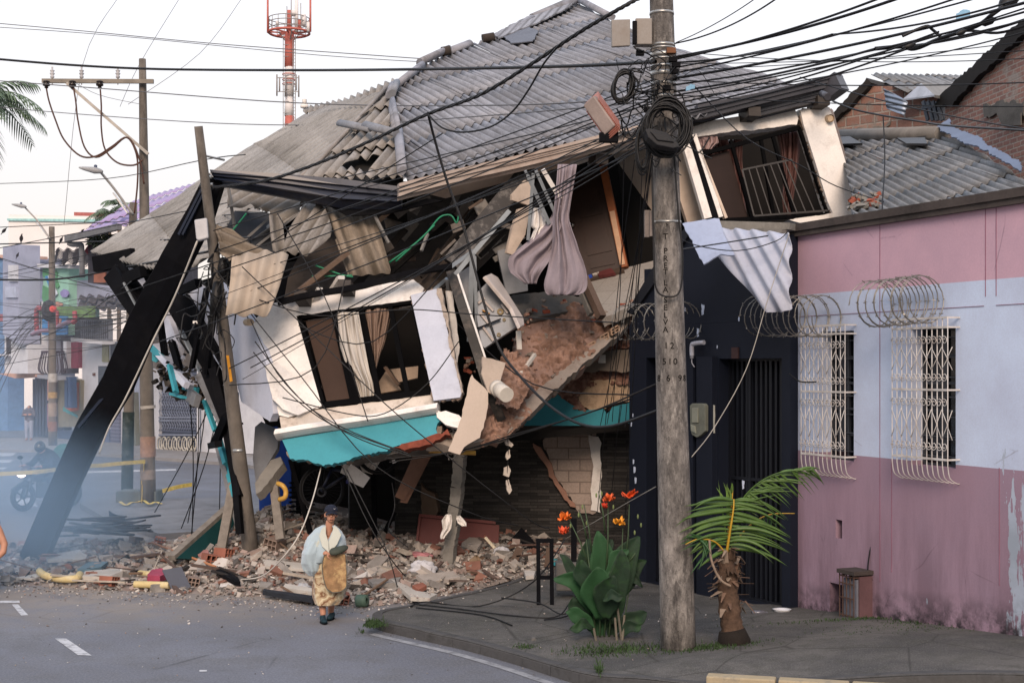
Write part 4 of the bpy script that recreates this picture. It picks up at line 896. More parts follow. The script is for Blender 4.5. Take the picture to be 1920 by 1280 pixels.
# ---- left flank of the house, seen edge-on: pale walls, black awning frames, teal ledge
part('side_wall',Pl((400,560,23.4),(470,602,22.0),(510,790,21.4)),[(398,520),(440,560),(474,604),(505,700),(512,775),(506,790),(470,765),(452,752),(440,700),(420,620)],.12,WHITE_SHADE,jag=.008)
part('side_wall',Pl((350,548,24.2),(400,600,23.4),(412,690,23.2)),[(346,545),(366,532),(410,560),(430,640),(436,700),(414,690),(395,660),(375,605)],.12,WHITE_SHADE,.0)
part('side_wall',Pl((220,500,27.0),(330,520,25.0),(335,670,24.6)),[(205,490),(300,508),(312,517),(298,550),(318,600),(336,650),(335,676),(322,664),(302,612),(280,558),(252,520),(222,508)],.1,WHITE_SHADE)
part('side_room',Pl((300,560,25.6),(430,560,23.6),(440,760,23.4)),[(255,520),(315,500),(430,480),(470,640),(520,800),(540,880),(450,860),(405,765),(360,690),(330,640),(300,580)],.1,M('side_shade_black','17161a',.9),-1.3)  # dark backing plate, shade of the side room put into its colour
bl=[(178,496,250,480,.3,26.8),(208,512,262,590,.3,25.8),(215,500,290,600,.12,26.0),(226,498,300,590,.12,26.0),(235,523,268,508,.2,25.6),(277,542,305,512,.2,25.2),
(270,500,296,560,.12,25.5),(318,560,395,690,.22,24.2),(332,556,405,690,.18,24.0),(346,556,415,720,.16,23.8),(322,640,345,720,.1,24.6),(352,560,430,700,.1,23.5),
(385,690,425,790,.16,23.2),(400,690,452,900,.14,22.9),(360,690,388,540,.06,23.0),(388,700,402,560,.06,23.0),(404,830,425,780,.12,22.7),(418,760,447,930,.12,22.7),(425,700,450,1000,.1,22.6),(310,670,300,600,.08,24.9),(340,545,372,530,.14,23.5),(396,835,410,832,.1,22.6)]
for i,(x0,y0,x1,y1,w_,z_)in enumerate(bl):
    mb=MB();bar(mb,P(x0,y0,z_),P(x1,y1,z_-.5),w_,.12,Vector((0.2,1,0)));mb.obj('steel_strut',BLACK,house)
for a_,b_,w_ in((P(232,530,25.4),P(263,588,25.1),.03),(P(340,620,23.6),P(410,770,22.9),.07)):
    mb=MB();bar(mb,a_,b_,w_,.035);mb.obj('aluminium_profile',M('aluminium',''),house)
LED=Pl((284,648,25.2),(372,722,23.8),(300,645,25.8))
part('ledge',LED,[(283,647),(300,644),(376,718),(370,726),(352,722)],.1,WHITE_SHADE,.02)
mb=MB();bar(mb,P(284,652,25.1),P(355,722,23.8),.06,.1);bar(mb,P(345,724,23.7),P(370,732,23.5),.08,.1);mb.obj('ledge_edge',TEAL,house)
part('ledge_fragment',T(292,672,25.0),[(285,662),(297,664),(299,674),(292,679),(285,676)],.1,TEAL)
for(x0,y0,x1,y1,w_,m_)in((384,752,404,808,.05,0),(410,822,424,870,.07,0),(420,850,442,930,.09,0),(428,800,440,860,.2,1),(375,700,430,815,.16,2),(330,700,350,722,.1,3),(355,740,370,752,.2,2),(440,735,442,840,.1,1),(405,815,450,990,.1,2),(318,685,330,735,.05,0),(322,738,345,745,.04,0)):
    mb=MB();bar(mb,P(x0,y0,23.2),P(x1,y1,22.8),w_,.1,Vector((0.3,1,0)));mb.obj('facade_strip',[TEAL,M('blue_film','2d6ea0',.4),M('soiled_metal','75777b',.6,.3,4,.5,dirt='2a2828',da=.7,ds=4),WHITE_SHADE][m_],house)
mb=MB();rs=random.Random(31)
for k_ in range(170):
    f_=rs.random();x=300+75*f_+rs.uniform(-14,14);y=700+45*f_+rs.uniform(-22,22);rock(mb,P(x,y,24.6-f_+rs.uniform(-.2,.2)),rs.uniform(.05,.17),rs,rs.choice((0,1)),.9)
for k_ in range(60):
    f_=rs.random();x=300+150*f_+rs.uniform(-14,14);y=650+150*f_+rs.uniform(-30,30);rock(mb,P(x,y,24.2-f_+rs.uniform(-.2,.2)),rs.uniform(.03,.11),rs,rs.choice((1,1,2)),.9)
o=mb.obj('hanging_masonry',[M('hung_mortar','5b534b',.95,.3),M('hung_dark','25221f',.9),WHITE_SHADE],house);o['kind']='stuff'
part('rag',T(318,712,24.2),[(312,690),(326,688),(328,716),(318,722),(306,738),(304,718)],.02,WHITE_SHADE,jag=.02)
# ------------------------------------------------------------------ bent steel fascia and the long fallen girder
gd=thing('fallen_girder','long bent black steel box girder standing in the smoke left of the house','girder',(60,1055,24.2))
def girder(mb,pts,ws,d,fwd=Vector((0,-1,0))):
    pts=[V3(p)for p in pts];vs=[]
    for i,p in enumerate(pts):
        t=(pts[min(i+1,len(pts)-1)]-pts[max(i-1,0)]).normalized();x=t.cross(fwd).normalized();w_=ws[i]/2
        for sx_,sy_ in((-1,1),(-.2,1.12),(1,1),(1,-1),(-1,-1)):vs.append(p+x*sx_*w_+fwd*sy_*d/2)
    k=5;n=len(pts)
    fs=[(i*k+j,i*k+(j+1)%k,(i+1)*k+(j+1)%k,(i+1)*k+j)for i in range(n-1)for j in range(k)]
    fs+=[tuple(range(k))[::-1],tuple(range((n-1)*k,n*k))]
    mb.add(vs,fs)
mb=MB();girder(mb,[(404,335,22.0),(378,400,22.1),(330,490,22.3),(268,610,22.8),(221,720,23.2),(170,805,23.5),(131,890,23.8),(60,1055,24.2)],[.3,.4,.46,.48,.5,.46,.44,.44],.3)
mb.obj('box_section',BLACK,gd,bev=.012)
mb=MB()
for dx in(-.14,-.08):
    bar(mb,P(400,345,21.8)+Vector((dx,0,0)),P(352,440,21.95)+Vector((dx,0,0)),.03,.04)
mb.obj('flange',NAVY,gd)
mb=MB();bar(mb,P(196,745,23.2),P(150,800,23.35),.05,.12,Vector((1,0,1)));mb.obj('torn_flange',NAVY,gd)
fb=thing('hanging_fascia','navy moulded steel fascia torn from the roof corner, hanging across from pole to eave','fascia beam',(570,350,21.9))
mb=MB();A_,B_=[P(393,318,21.7),P(520,325,21.8),P(640,335,21.9),P(752,350,21.95)],[P(408,346,21.9),P(520,366,22.0),P(640,390,22.0),P(752,392,22.1)]
prof=[(0,0.3),(0,0),(.22,-.06),(.26,-.02),(.42,-.07),(.46,-.02),(.7,-.1),(.76,0),(1,0.08),(1,.3)]
vs=[]
for a,b in zip(A_,B_):
    for(f_,o_)in prof:vs.append(a.lerp(b,f_)+Vector((0,o_,0)))
k=len(prof);mb.add(vs,[(i*k+j,i*k+(j+1)%k,(i+1)*k+(j+1)%k,(i+1)*k+j)for i in range(3)for j in range(k)]+[tuple(range(k))[::-1],tuple(range(3*k,4*k))])
mb.obj('moulding',NAVY,fb)
mb=MB();plate(mb,T(620,390,22.1,.05,0),[(440,347),(560,366),(640,386),(752,388),(800,372),(830,376),(720,402),(650,404),(600,376)],.12,0);mb.obj('underside',BLACK,fb)
# ------------------------------------------------------------------ poles
PC=M('pole_concrete','6c665f',.9,.22,3,.6,30,dirt='34302d',da=.75,ds=2.2,streak=True)
def mat_pole():
    m=bpy.data.materials.new('near_pole_concrete');t=NT(m);co=t.n('ShaderNodeTexCoord').outputs['Object']
    mp=t.n('ShaderNodeMapping');t.l(co,mp.inputs[0]);mp.inputs['Scale'].default_value=(1,1,.3);a=t.noise(mp.outputs[0],5,7,.75);b=t.noise(co,1.1,4,.6);c_=t.noise(co,28,4,.8);d=t.noise(mp.outputs[0],14,5,.75)
    c=t.mix(t.ramp(a,.38,.62),lin('3e3b39'),lin('8c8782'));c=t.mix(t.ramp(b,.42,.6,0,.55),c,lin('4d4a48'));c=t.mix(t.ramp(d,.52,.68,0,.7),c,lin('a39e98'));c=t.mix(t.ramp(c_,.55,.72,0,.8),c,lin('2a2827'));c=t.mix(t.ramp(d,.44,.3,0,.8),c,lin('302d2c'))
    t.l(c,t.b.inputs['Base Color']);t.b.inputs['Roughness'].default_value=.92;t.bump(t.math('ADD',c_,a),.7,.02);return m
PCN=mat_pole()
def pole(name,label,base,top,r0,r1,mat=PC,group=None,Z0=None):
    t_=thing(name,label,'utility pole',base,group)
    mb=MB();a,b=V3(base),V3(top);n_=14;tube(mb,[a.lerp(b,i/n_)for i in range(n_+1)],[r0+(r1-r0)*i/n_ for i in range(n_+1)],20);mb.obj('shaft',mat,t_);return t_
ZP=15.9
mp=pole('utility_pole','big weathered concrete utility pole with stamped lettering, nearest on the pavement',(1272,1232,ZP),(1236,-160,ZP),.205,.125,PCN)
def paxis(py):return 1272-(1232-py)*36/1392
def prad(py):return.205-.08*(1232-py)/1392
mb=MB();lathe(mb,P(1272,1236,ZP)-Vector((0,0,.05)),(0,0,1),[(0,.3),(.07,.27),(.1,.22)],20);mb.obj('footing',CONC_D,mp)
def band(py,wd,mat,h=.045,nm='steel_band'):
    mb=MB();c=P(paxis(py),py,ZP);lathe(mb,c,(0,0,1),[(-h/2,prad(py)+.001),(-h/2,prad(py)+.006),(h/2,prad(py)+.006),(h/2,prad(py)+.001)],22);mb.obj(nm,mat,mp)
STL=M('band_steel','a9a9a6',.35,.15,5,.05,metal=.7)
for py,h in((26,.03),(86,.03),(92,.02),(104,.05),(112,.02),(126,.03),(139,.05),(158,.03),(183,.035),(417,.025)):band(py,0,STL,h)
# stamped letters
INK=M('stamped_dark','060505',.95,.1)
def text(parent,s,px,py,hpx,Z,mat,name='lettering',rot=(R(90),0,0),ext=.003,sx_=1.0,at=None,font_w=None):
    cu=bpy.data.curves.new(name,'FONT');cu.body=s;cu.size=hpx*Z/F*1.38;cu.extrude=ext;cu.align_x='CENTER';cu.align_y='CENTER'
    tmp=bpy.data.objects.new('tmp_text',cu);COL.objects.link(tmp)
    dg=bpy.context.evaluated_depsgraph_get();me=bpy.data.meshes.new_from_object(tmp.evaluated_get(dg))
    bpy.data.objects.remove(tmp);me.materials.clear();me.materials.append(mat);me.name=name
    o=bpy.data.objects.new(name,me);COL.objects.link(o);o.parent=parent;w_=at or P(px,py,Z)
    o.location=w_-ORG[parent.name];o.rotation_euler=rot;o.scale=(sx_,1,1);ORG[o.name]=w_;return o
def ptext(s,px,py,hpx):
    dx=(px-paxis(py))*ZP/F;r_=prad(py);an=math.asin(max(-.95,min(.95,dx/r_)))
    c=P(paxis(py),py,ZP);w_=Vector((c.x+dx,c.y-math.cos(an)*r_-.001,c.z));text(mp,s,0,0,hpx,ZP,INK,rot=(R(90),0,an),at=w_)
for ch,py in(('T',446),('P',473),('R',487),('E',500),('T',512),('L',532),('A',545),('S',564),('E',578),('L',592),('V',605),('A',619)):ptext(ch,1245,py,11)
for ch,px,py in(('1',1246,649),('2',1257,649),('5',1243,678),('1',1253,678),('0',1263,678),('8',1234,709),('6',1250,709),('9',1272,709),('8',1281,709)):ptext(ch,px,py,12)
# hardware on the pole
bx=thing('junction_box','open grey junction box with its lid folded out, high on the big pole','junction box',(1185,60,ZP))
JB=M('box_grey','8f8a85',.6,.1,3,.1,dirt='6d5f52',da=.5)
mb=MB();plate(mb,T(1166,60,15.7,.1,0),[(1147,37),(1182,36),(1182,86),(1148,88)],.06);mb.obj('lid',JB,bx,bev=.01)
mb=MB();c=P(1206,62,15.85);box(mb,c,(.19,.16,.3));mb.obj('case',JB,bx,bev=.012)
mb=MB();box(mb,P(1190,62,15.78),(.05,.06,.26));mb.obj('wiring',BLACK,bx)
mb=MB();bar(mb,P(1213,395,15.8),P(1213,445,15.8),.06,.1,(0,1,0));bar(mb,P(1222,395,15.72),P(1222,443,15.72),.05,.05,(0,1,0))
tag(mb.obj('steel_bracket',M('worn_galvanised','6f6763',.6,.3,5,.4,metal=.3)),'short galvanised steel channel strapped to the left side of the big pole','bracket')
# ribbed orange cable closure
oc=thing('cable_closure','ribbed orange and grey cable closure hanging in the cables left of the big pole','cable closure',(1130,220,15.6))
a,b=P(1110,190,15.6),P(1150,246,15.5);mb=MB();bar(mb,a,b,.17,.2,(0,.8,.6));mb.obj('case',M('closure_grey','8a7d77',.5),oc,bev=.015)
mb=MB();d=(b-a);nrm=Vector((0,.8,.6));sd=d.cross(nrm).normalized()
for k_ in range(20):
    p=a+d*(k_+.5)/20;bar(mb,p-sd*.1-nrm*.0,p+sd*.1,.012,.22,nrm)
mb.obj('rib',M('closure_orange','9c6558',.5),oc)
mb=MB();box(mb,P(1147,252,15.5),(.14,.12,.18));box(mb,P(1132,258,15.5),(.1,.1,.1));mb.obj('clamp',BLACK,oc)
CBL=M('cable_black','0f1013',.55,.2,5,0,spec=.4)
def coil(name,label,cx,cy,Z,rx,ry,n_,r_,seed,tilt=0):
    rs=random.Random(seed);mb=MB();pts=[];c=P(cx,cy,Z);k=Z/F;q=[(rs.uniform(.62,1.08),rs.uniform(.7,1.05),rs.uniform(-.16,.16),rs.uniform(-.12,.12))for _ in range(n_+2)]
    for i in range(n_*22+1):
        a=i/22*2*math.pi;j=i//22;f_=(i%22)/22;jx=mnoise.noise(Vector((i*.07,seed,0)))*.10;r1,r2,ox,oz=[q[j][z]+(q[j+1][z]-q[j][z])*f_ for z in range(4)]
        pts.append(c+Vector(((math.cos(a)*r1+ox)*rx*k+math.sin(a)*tilt*rx*k,-.1+jx+(j/n_-.5)*.14,(math.sin(a)*r2+oz)*ry*k)))
    tube(mb,pts,r_,5);return tag(mb.obj(name,CBL),label,'cable coil')
coil('cable_coil','large dense black cable coil hung on the front of the big pole',1247,243,15.55,42,52,44,.010,3)
coil('cable_coil','loose round cable coil hanging left of the big pole under the box',1168,165,15.7,22,33,11,.010,7,.2)
coil('cable_coil','long drooping cable coil below the orange closure, left of the pole shaft',1204,282,15.7,14,45,9,.010,12)
mb=MB();bp_=T(1245,262,15.2,.1,.1)
plate(mb,bp_,[(1210,243),(1218,240),(1250,248),(1272,268),(1275,276),(1262,278),(1232,272),(1216,258)],.14);plate(mb,bp_,[(1218,247),(1248,252),(1264,268),(1232,264)],.02,.02)
tag(mb.obj('splice_case',M('case_black','1b1c20',.6),bev=.015),'flat black splice case across the large coil on the big pole','cable closure')
rs=random.Random(41)
# tangled ends round the pole top: each a loop of its own
for k_ in range(34):
    a0=(rs.uniform(1185,1250),rs.uniform(95,300));pts=[]
    x,y=a0
    for i in range(5):pts.append(P(x,y,15.55+rs.uniform(-.12,.25)));x+=rs.uniform(-34,40);y+=rs.uniform(-30,42)
    mb=MB();tube(mb,crv(pts,5),rs.choice((.004,.006,.006,.009)),5,cap=False)
    tag(mb.obj('loose_cable',CBL),'loose tangled black cable end curling round the top of the big pole','cable','tangled cable ends at the top of the big pole')
for k_,(x,y)in enumerate(((1262,112),(1268,122),(1264,134),(1250,165),(1200,100),(1215,205))):
    mb=MB();box(mb,P(x,y,15.62),(.09,.08,.05));tag(mb.obj('cable_clamp',BLACK),'small black clamp on the steel bands of the big pole','clamp','clamps on the big pole')
mb=MB();box(mb,P(1258,96,15.6),(.1,.1,.06));tag(mb.obj('wood_block',M('wood_block','6f4b35',.9)),'small brown wood block strapped high on the big pole','block')
for i,(x,y,Z,s_,lb)in enumerate(((1296,164,15.4,7,'blue plastic scrap caught in the cables right of the big pole'),(1808,28,15.2,11,'pale blue plastic rag blown onto the cables at the upper right'))):
    mb=MB();plate(mb,T(x,y,Z,.2,.3),[(x-s_*1.3,y-s_*.2),(x-s_*.2,y-s_*.9),(x+s_,y-s_*.7),(x+s_,y+s_*.3),(x,y+s_*.5),(x-s_*1.4,y+s_*.9)],.01,jag=.01,step=.03)
    tag(mb.obj('plastic_rag',M('plastic_blue','7aa3bd',.5,.2)),lb,'plastic scrap')
# leaning pole in front of the left corner
lp=pole('utility_pole','leaning concrete pole with a yellow mark, standing in the rubble left of the house',(474,1064,22.6),(372,237,21.3),.135,.065)
mb=MB();plate(mb,T(430,690,21.77,0,.08),[(424,666),(429,666),(436,714),(431,716)],.02);mb.obj('yellow_mark',M('mark_yellow','c98a1e',.7),lp)
for py,px in((333,388),(347,390),(845,446)):
    mb=MB();tube(mb,[P(px-9,py,21.55),P(px+9,py-1,21.55)],.03,6);mb.obj('steel_band',STL,lp)
mb=MB();tube(mb,[P(384,292,21.4),P(420,300,21.9)],.02,6);mb.obj('bolt',STL,lp)
mb=MB();mpn=T(377,430,21.3,.1,.05);plate(mb,mpn,[(364,412),(388,408),(391,446),(372,451),(368,448)],.14);o=mb.obj('lamp_case',M('lamp_case','b3b3b6',.5),bev=.02)
tag(o,'pale grey lamp housing strapped to the leaning pole beside the black girder','lamp housing')
mb=MB();tube(mb,crv([P(370,452,21.4),P(328,555,22.0),P(286,640,22.4),P(236,745,22.9),P(205,800,23.2),P(186,850,23.4)]),.016,6);tag(mb.obj('white_rope',M('rope_white','c4c0b8',.8)),'white rope running down the face of the fallen black girder','rope')
# cable bundle and closures on the leaning pole
for i in range(26):
    rs2=random.Random(900+i);x,y=395+rs2.uniform(-25,30),rs2.uniform(450,600);pts=[]
    for j in range(5):pts.append(P(x,y,21.5+rs2.uniform(-.15,.2)));x+=rs2.uniform(-18,20);y+=rs2.uniform(-10,45)
    mb=MB();tube(mb,crv(pts,5),rs2.choice((.008,.012,.018)),5,cap=False);tag(mb.obj('loose_cable',CBL),'snarled black cable hanging on the upper part of the leaning pole','cable','snarled cables on the leaning pole')
for x,y,sx_,sy_ in((402,560,.22,.55),(395,605,.16,.4),(385,330,.2,.12),(416,500,.2,.3),(384,350,.24,.1),(400,352,.3,.08)):
    mb=MB();c=P(x,y,21.65);lathe(mb,c-Vector((0,0,sy_/2)),(0.1,0,1),[(0,.02),(.02,sx_*.35),(sy_*.5,sx_*.42),(sy_-.02,sx_*.3),(sy_,.02)],10);tag(mb.obj('cable_closure',CBL),'black cable closure among the snarled cables on the leaning pole','cable closure','black closures on the leaning pole')
mb=MB();box(mb,P(466,604,21.0),(.02,.02,.02));mb=MB();box(mb,P(367,604,21.6),(.08,.05,.04));tag(mb.obj('tap_box',WHITE),'tiny white tap box hanging from a cable left of the leaning pole','box')
# pole with cross-arm at the far left corner (B)
ZB=34.0
pb=pole('utility_pole','tall slim concrete pole carrying a steel cross-arm with insulators',(278,946,ZB),(267,111,ZB),.19,.085)
mb=MB();bar(mb,P(79,152,ZB-.2),P(288,153,ZB-.2),.08,.1);mb.obj('cross_arm',M('arm_steel','7b756c',.6,.2,4,.2,metal=.3),pb)
mb=MB();bar(mb,P(125,156,ZB-.25),P(278,289,ZB-.25),.05,.07);mb.obj('brace',M('brace_steel','a8a39b',.5),pb)
for x in(98,153,221):
    mb=MB();lathe(mb,P(x,152,ZB-.2),(0,0,1),[(-.1,.012),(.06,.02),(.08,.05),(.12,.05),(.13,.03),(.17,.06),(.19,.06),(.2,.03),(.24,.055),(.26,.055),(.27,.02),(.34,.025)],10);mb.obj('pin_insulator',M('insulator_grey','a9a9ac',.3),pb)
for x in(87,136,187):
    mb=MB();lathe(mb,P(x,151,ZB-.3),(0,0,-1),[(0,.02),(.02,.08),(.05,.08),(.06,.05),(.09,.09),(.13,.085),(.15,.04),(.18,.05),(.2,.02)],12);mb.obj('suspension_insulator',M('insulator_brown','1e1613',.25),pb)
for(x0,y0,p)in((87,166,[(92,190),(104,225),(120,262),(150,292),(180,293),(210,275),(238,258),(256,290),(258,340),(252,400)]),(138,166,[(142,190),(146,225),(158,275),(180,295),(210,278),(240,258),(262,300),(270,345)]),(188,168,[(190,200),(190,240),(197,280),(220,305),(250,310),(268,300)])):
    mb=MB();tube(mb,crv([P(x0,y0,ZB-.3)]+[P(x,y,ZB-.35)for x,y in p],5),.022,6);tag(mb.obj('jumper_cable',M('cable_brown','4a3026',.6)),'brown jumper cable looping down from an insulator of the cross-arm pole','cable','brown jumper cables under the cross-arm')
mb=MB();bk_=T(286,938,33.7);box(mb,G(262,948,0)+Vector((0,0,.14)),(1.0,.7,.5));tag(mb.obj('concrete_footing',M('footing_green','5a5f5c',.9,.3),bev=.03),'low concrete block at the foot of the cross-arm pole','concrete block')
for(y0,y1,c_)in((818,856,'94796a'),(760,766,'a8a29a'),(880,898,'857a72')):
    mb=MB();tube(mb,[P(277,y0,ZB),P(277.5,y1,ZB)],.187,20,cap=False);mb.obj('poster_band',M('poster_'+c_,c_,.9,.3,6,.2),pb)
pc_=pole('utility_pole','concrete pole with peeling dark green lower half between girder and cross-arm pole',(238,930,36.5),(250,380,36.5),.15,.1)
mb=MB();tube(mb,[P(238,930,36.5),P(241,772,36.5)],[.156,.153],20,cap=False);mb.obj('green_paint',M('pole_green','22302f',.7,.3,4,.4,dirt='596161',da=.7,ds=3),pc_)
def lamp(pole_,p0,p1,p2,Z,head=(22,6)):
    mb=MB();tube(mb,crv([P(*p0,Z),P(*p1,Z-.4),P(*p2,Z-.8)],6),.035,8);mb.obj('lamp_arm',M('lamp_arm_grey','b5b1ac',.5),pole_)
    mb=MB();c=P(p2[0]-head[0]*.4,p2[1]-2,Z-.9);k=Z/F
    lathe(mb,c+Vector((head[0]*k*.6,0,-head[1]*k*.35)),Vector((-1,0,.18)),[(0,.03),(.05,.06),(.2,.09),(.35,.07),(.5,.05),(.62,.02)],10);mb.obj('lamp_head',M('lamp_head_grey','9a9c9f',.5),pole_)
    mb=MB();lathe(mb,c+Vector((0,0,.03)),(0,0,1),[(0,.04),(.1,.045),(.12,.02)],8);mb.obj('photocell',M('photocell_blue','3b4663',.5),pole_)
lamp(pc_,(249,402),(215,355),(188,322),36.4)
mb=MB();bar(mb,P(213,362,36.3),P(240,400,36.3),.03,.16,(0,1,0));mb.obj('arm_plate',WHITE,pc_)
pa=pole('utility_pole','slim street pole with stickers and many crossing cables at the far left',(99,838,59),(97,425,59),.19,.12)
lamp(pa,(94,448),(72,416),(46,388),58.8,(16,5))
mb=MB();bar(mb,P(68,418,58.7),P(90,446,58.7),.05,.2,(0,1,0));mb.obj('arm_plate',WHITE,pa)
for(y0,y1,c_)in((790,808,'8a6350'),(755,780,'98897c'),(735,746,'a98c5c'),(700,716,'a9a6a2')):
    mb=MB();tube(mb,[P(98.8,y0,59),P(98.8,y1,59)],.195,16,cap=False);mb.obj('poster_band',M('poster_'+c_,c_,.9,.3,6,.2),pa)
mb=MB();lathe(mb,P(101,580,58.4),(0,-1,.1),[(0,.05),(.02,.14),(.1,.15),(.2,.13),(.22,.03)],14);tag(mb.obj('red_cap',M('cap_red','d2483e',.5)),'round red plastic cap fixed to the far left street pole','red cap')  # round red cap on the pole, a shallow disc facing the street
mb=MB();lathe(mb,P(91,602,58.7),(0,0,1),[(0,.05),(.1,.25),(.5,.3),(.8,.22),(.9,.04)],10);tag(mb.obj('cable_coil',CBL),'black coil of cable behind the red cap on the far left pole','cable coil')

# ------------------------------------------------------------------ cables across the picture, every one an object
ANC={(0,400):'the left edge',(100,500):'the far left pole',(275,250):'the cross-arm pole',(390,400):'the top of the leaning pole',(440,650):'the middle of the leaning pole',(470,1000):'the foot of the leaning pole',(620,300):'the roof corner',(560,600):'the left window bay',(700,840):'the teal band',(760,1080):'the rubble by the post',(850,480):'the open ceiling',(950,960):'the stone wall',(1050,1050):'the black rack',(1230,150):'the top of the big pole',(1250,500):'the middle of the big pole',(1260,850):'the foot of the big pole',(1400,450):'the white corrugated sheet',(1480,700):'the pink house corner',(1700,330):'the low grey roof',(1600,650):'the left grille',(1920,30):'the upper right corner',(1920,240):'the right edge',(1130,790):'the right teal band',(1000,380):'the grey curtain',(240,500):'the left eave',(350,760):'the left flank'}
def whr(p):return min(ANC.items(),key=lambda kv:(kv[0][0]-p[0])**2+(kv[0][1]-p[1])**2)[1]
def cable(pts,r_,label='',group='black cables strung across the street',mat=None,name='overhead_cable',sub=5,n=5):
    if not label or 'draped' in label or 'fanning' in label or 'vertical' in label:label=('thick' if r_>.012 else 'thin')+(' vertical' if 'vertical' in label else '')+' cable from '+whr(pts[0])+' to '+whr(pts[-1])
    mb=MB();tube(mb,crv([P(*p)for p in pts],sub),r_,n,cap=False);return tag(mb.obj(name,mat or CBL),label,'cable',group)
GRY=M('cable_grey','5d5d60',.6)
# sky lines on the left
cable([(-40,41,40),(150,58,40),(400,82,38),(700,104,36),(900,118,35)],.012,mat=GRY);cable([(-40,49,40),(200,66,40),(600,104,37),(900,122,35)],.010,mat=GRY)
cable([(-40,108,26),(130,122,25.5),(300,130,25),(560,132,23),(800,130,20),(1080,124,17),(1230,116,15.7)],.022,'thick black cable running level from the left edge to the big pole',None)
cable([(-40,149,34),(200,167,32),(500,190,29),(720,198,26),(1000,196,20),(1230,180,15.8)],.012,mat=GRY);cable([(-40,197,36),(120,212,34),(400,231,30),(640,234,27),(900,218,21),(1230,190,15.8)],.010,mat=GRY)
for(a,b,c,d,e,f_)in((222,-5,155,122,120,420),(338,-5,262,120,225,200),(455,-5,375,100,240,196)):cable([(a,b,38),(c,d,37),(e,f_,36)],.007,'hair thin pale line slanting across the sky at the left','thin slanting lines in the left sky',GRY)
cable([(132,150,34),(185,178,34),(265,196,34)],.006,'hair thin pale line slanting across the sky at the left','thin slanting lines in the left sky',GRY)
# the thick twisted service bundle: three strands
for s in range(3):
    pts=crv([P(1215,-12,15.8),P(1160,18,15.9),P(1085,62,16.3),P(1000,118,17),(P(900,178,17.8)),P(800,215,18.6),P(700,262,19.4),P(600,305,20.2),P(500,338,20.9),P(400,352,21.4)],14);o_=[]
    for i,p in enumerate(pts):a=i*.9+s*2.094;o_.append(p+Vector((math.cos(a)*.014,math.sin(a)*.014,math.sin(a)*.014)))
    mb=MB();tube(mb,o_,.015,6,cap=False);tag(mb.obj('twisted_cable',CBL),'strand of the thick twisted cable from the big pole to the leaning pole','cable','strands of the thick twisted cable')
cable([(802,212,18.5),(815,262,18.7),(838,340,18.8),(870,430,18.8),(905,560,18.7),(935,650,18.6),(975,705,18.3),(1030,760,17.8),(1090,795,17.2),(1150,798,16.6),(1232,770,16.0)],.019,'slack black cable dropping from the twisted bundle and swinging back to the big pole',None)
cable([(802,214,18.5),(830,240,18.3),(870,248,18.1),(920,238,17.8),(960,210,17.4),(990,170,17.1),(1018,122,16.8),(1042,92,16.5)],.013,'curved cable loop hanging from the twisted bundle over the roof',None)
# fan of cables from the big pole down to the leaning pole and the left
rs=random.Random(77)
fan=[((1225,150),(400,432)),((1225,165),(405,470)),((1225,205),(-30,520)),((1225,212),(430,560)),((1225,220),(330,585)),((1225,226),(500,520)),((1225,238),(-30,527)),((1225,172),(640,395)),((1225,258),(430,690)),
((1222,232),(455,710)),((1222,245),(470,690)),((1222,185),(200,560)),((1222,196),(-30,470)),((1222,265),(760,520)),((1215,275),(300,640)),((1222,190),(380,520)),((1222,248),(500,500))]
for i,(a,b)in enumerate(fan):
    Zb=21.4 if b[0]>180 else 30;q=[]
    for k_ in range(8):
        f_=k_/7;sg=rs.uniform(12,30)*4*f_*(1-f_)*.5;q.append((a[0]+(b[0]-a[0])*f_,a[1]+(b[1]-a[1])*f_+22*4*f_*(1-f_)*.5+rs.uniform(-1,1),15.8+(Zb-15.8)*f_))
    cable(q,rs.choice((.005,.007,.009)),'black cable fanning from the big pole '+('all the way to the left edge' if b[0]<0 else 'to the top of the leaning pole' if b[1]<520 else 'across the grey eave and tan sheet' if b[1]<600 else 'low across the left window bay'),'cables fanning from the big pole to the left')
for b,a in(((60,852),(500,600)),((60,852),(500,601))):pass
cable([(-20,345,40),(200,335,34),(380,300,26),(460,290,24)],.010);cable([(-20,427,40),(240,415,36),(500,398,22)],.012);cable([(-20,458,30),(220,452,28),(470,445,22)],.014)
cable([(-20,524,30),(110,523,28),(240,500,26),(400,470,22),(470,455,21.5)],.022,'sagging thick cable crossing low over the left street',None)
for i in range(15): # the web over the left street
    y0=rs.uniform(470,700);x1=rs.uniform(230,420);y1=rs.uniform(520,640);Z=rs.uniform(38,50);sg=rs.uniform(3,16)
    cable([(-20,y0,Z),(x1*.5,(y0+y1)/2+sg,Z*.85),(x1,y1,24)],rs.choice((.007,.01,.013)),'thin black cable in the web hanging over the left side street','web of cables over the left side street')
for i in range(9):
    y0=rs.uniform(560,640);cable([(98,y0,58.5),(200+rs.uniform(-30,30),rs.uniform(555,640),45),(rs.uniform(300,400),rs.uniform(520,600),26)],.012,'thin black cable in the web hanging over the left side street','web of cables over the left side street')
for i in range(12):
    y0=rs.uniform(560,620);cable([(98,y0,58.5),(50,y0+rs.uniform(10,60),58),(-20,y0+rs.uniform(20,200),57)],.014,'cable leaving the far left pole towards the picture edge','cables left of the far pole')
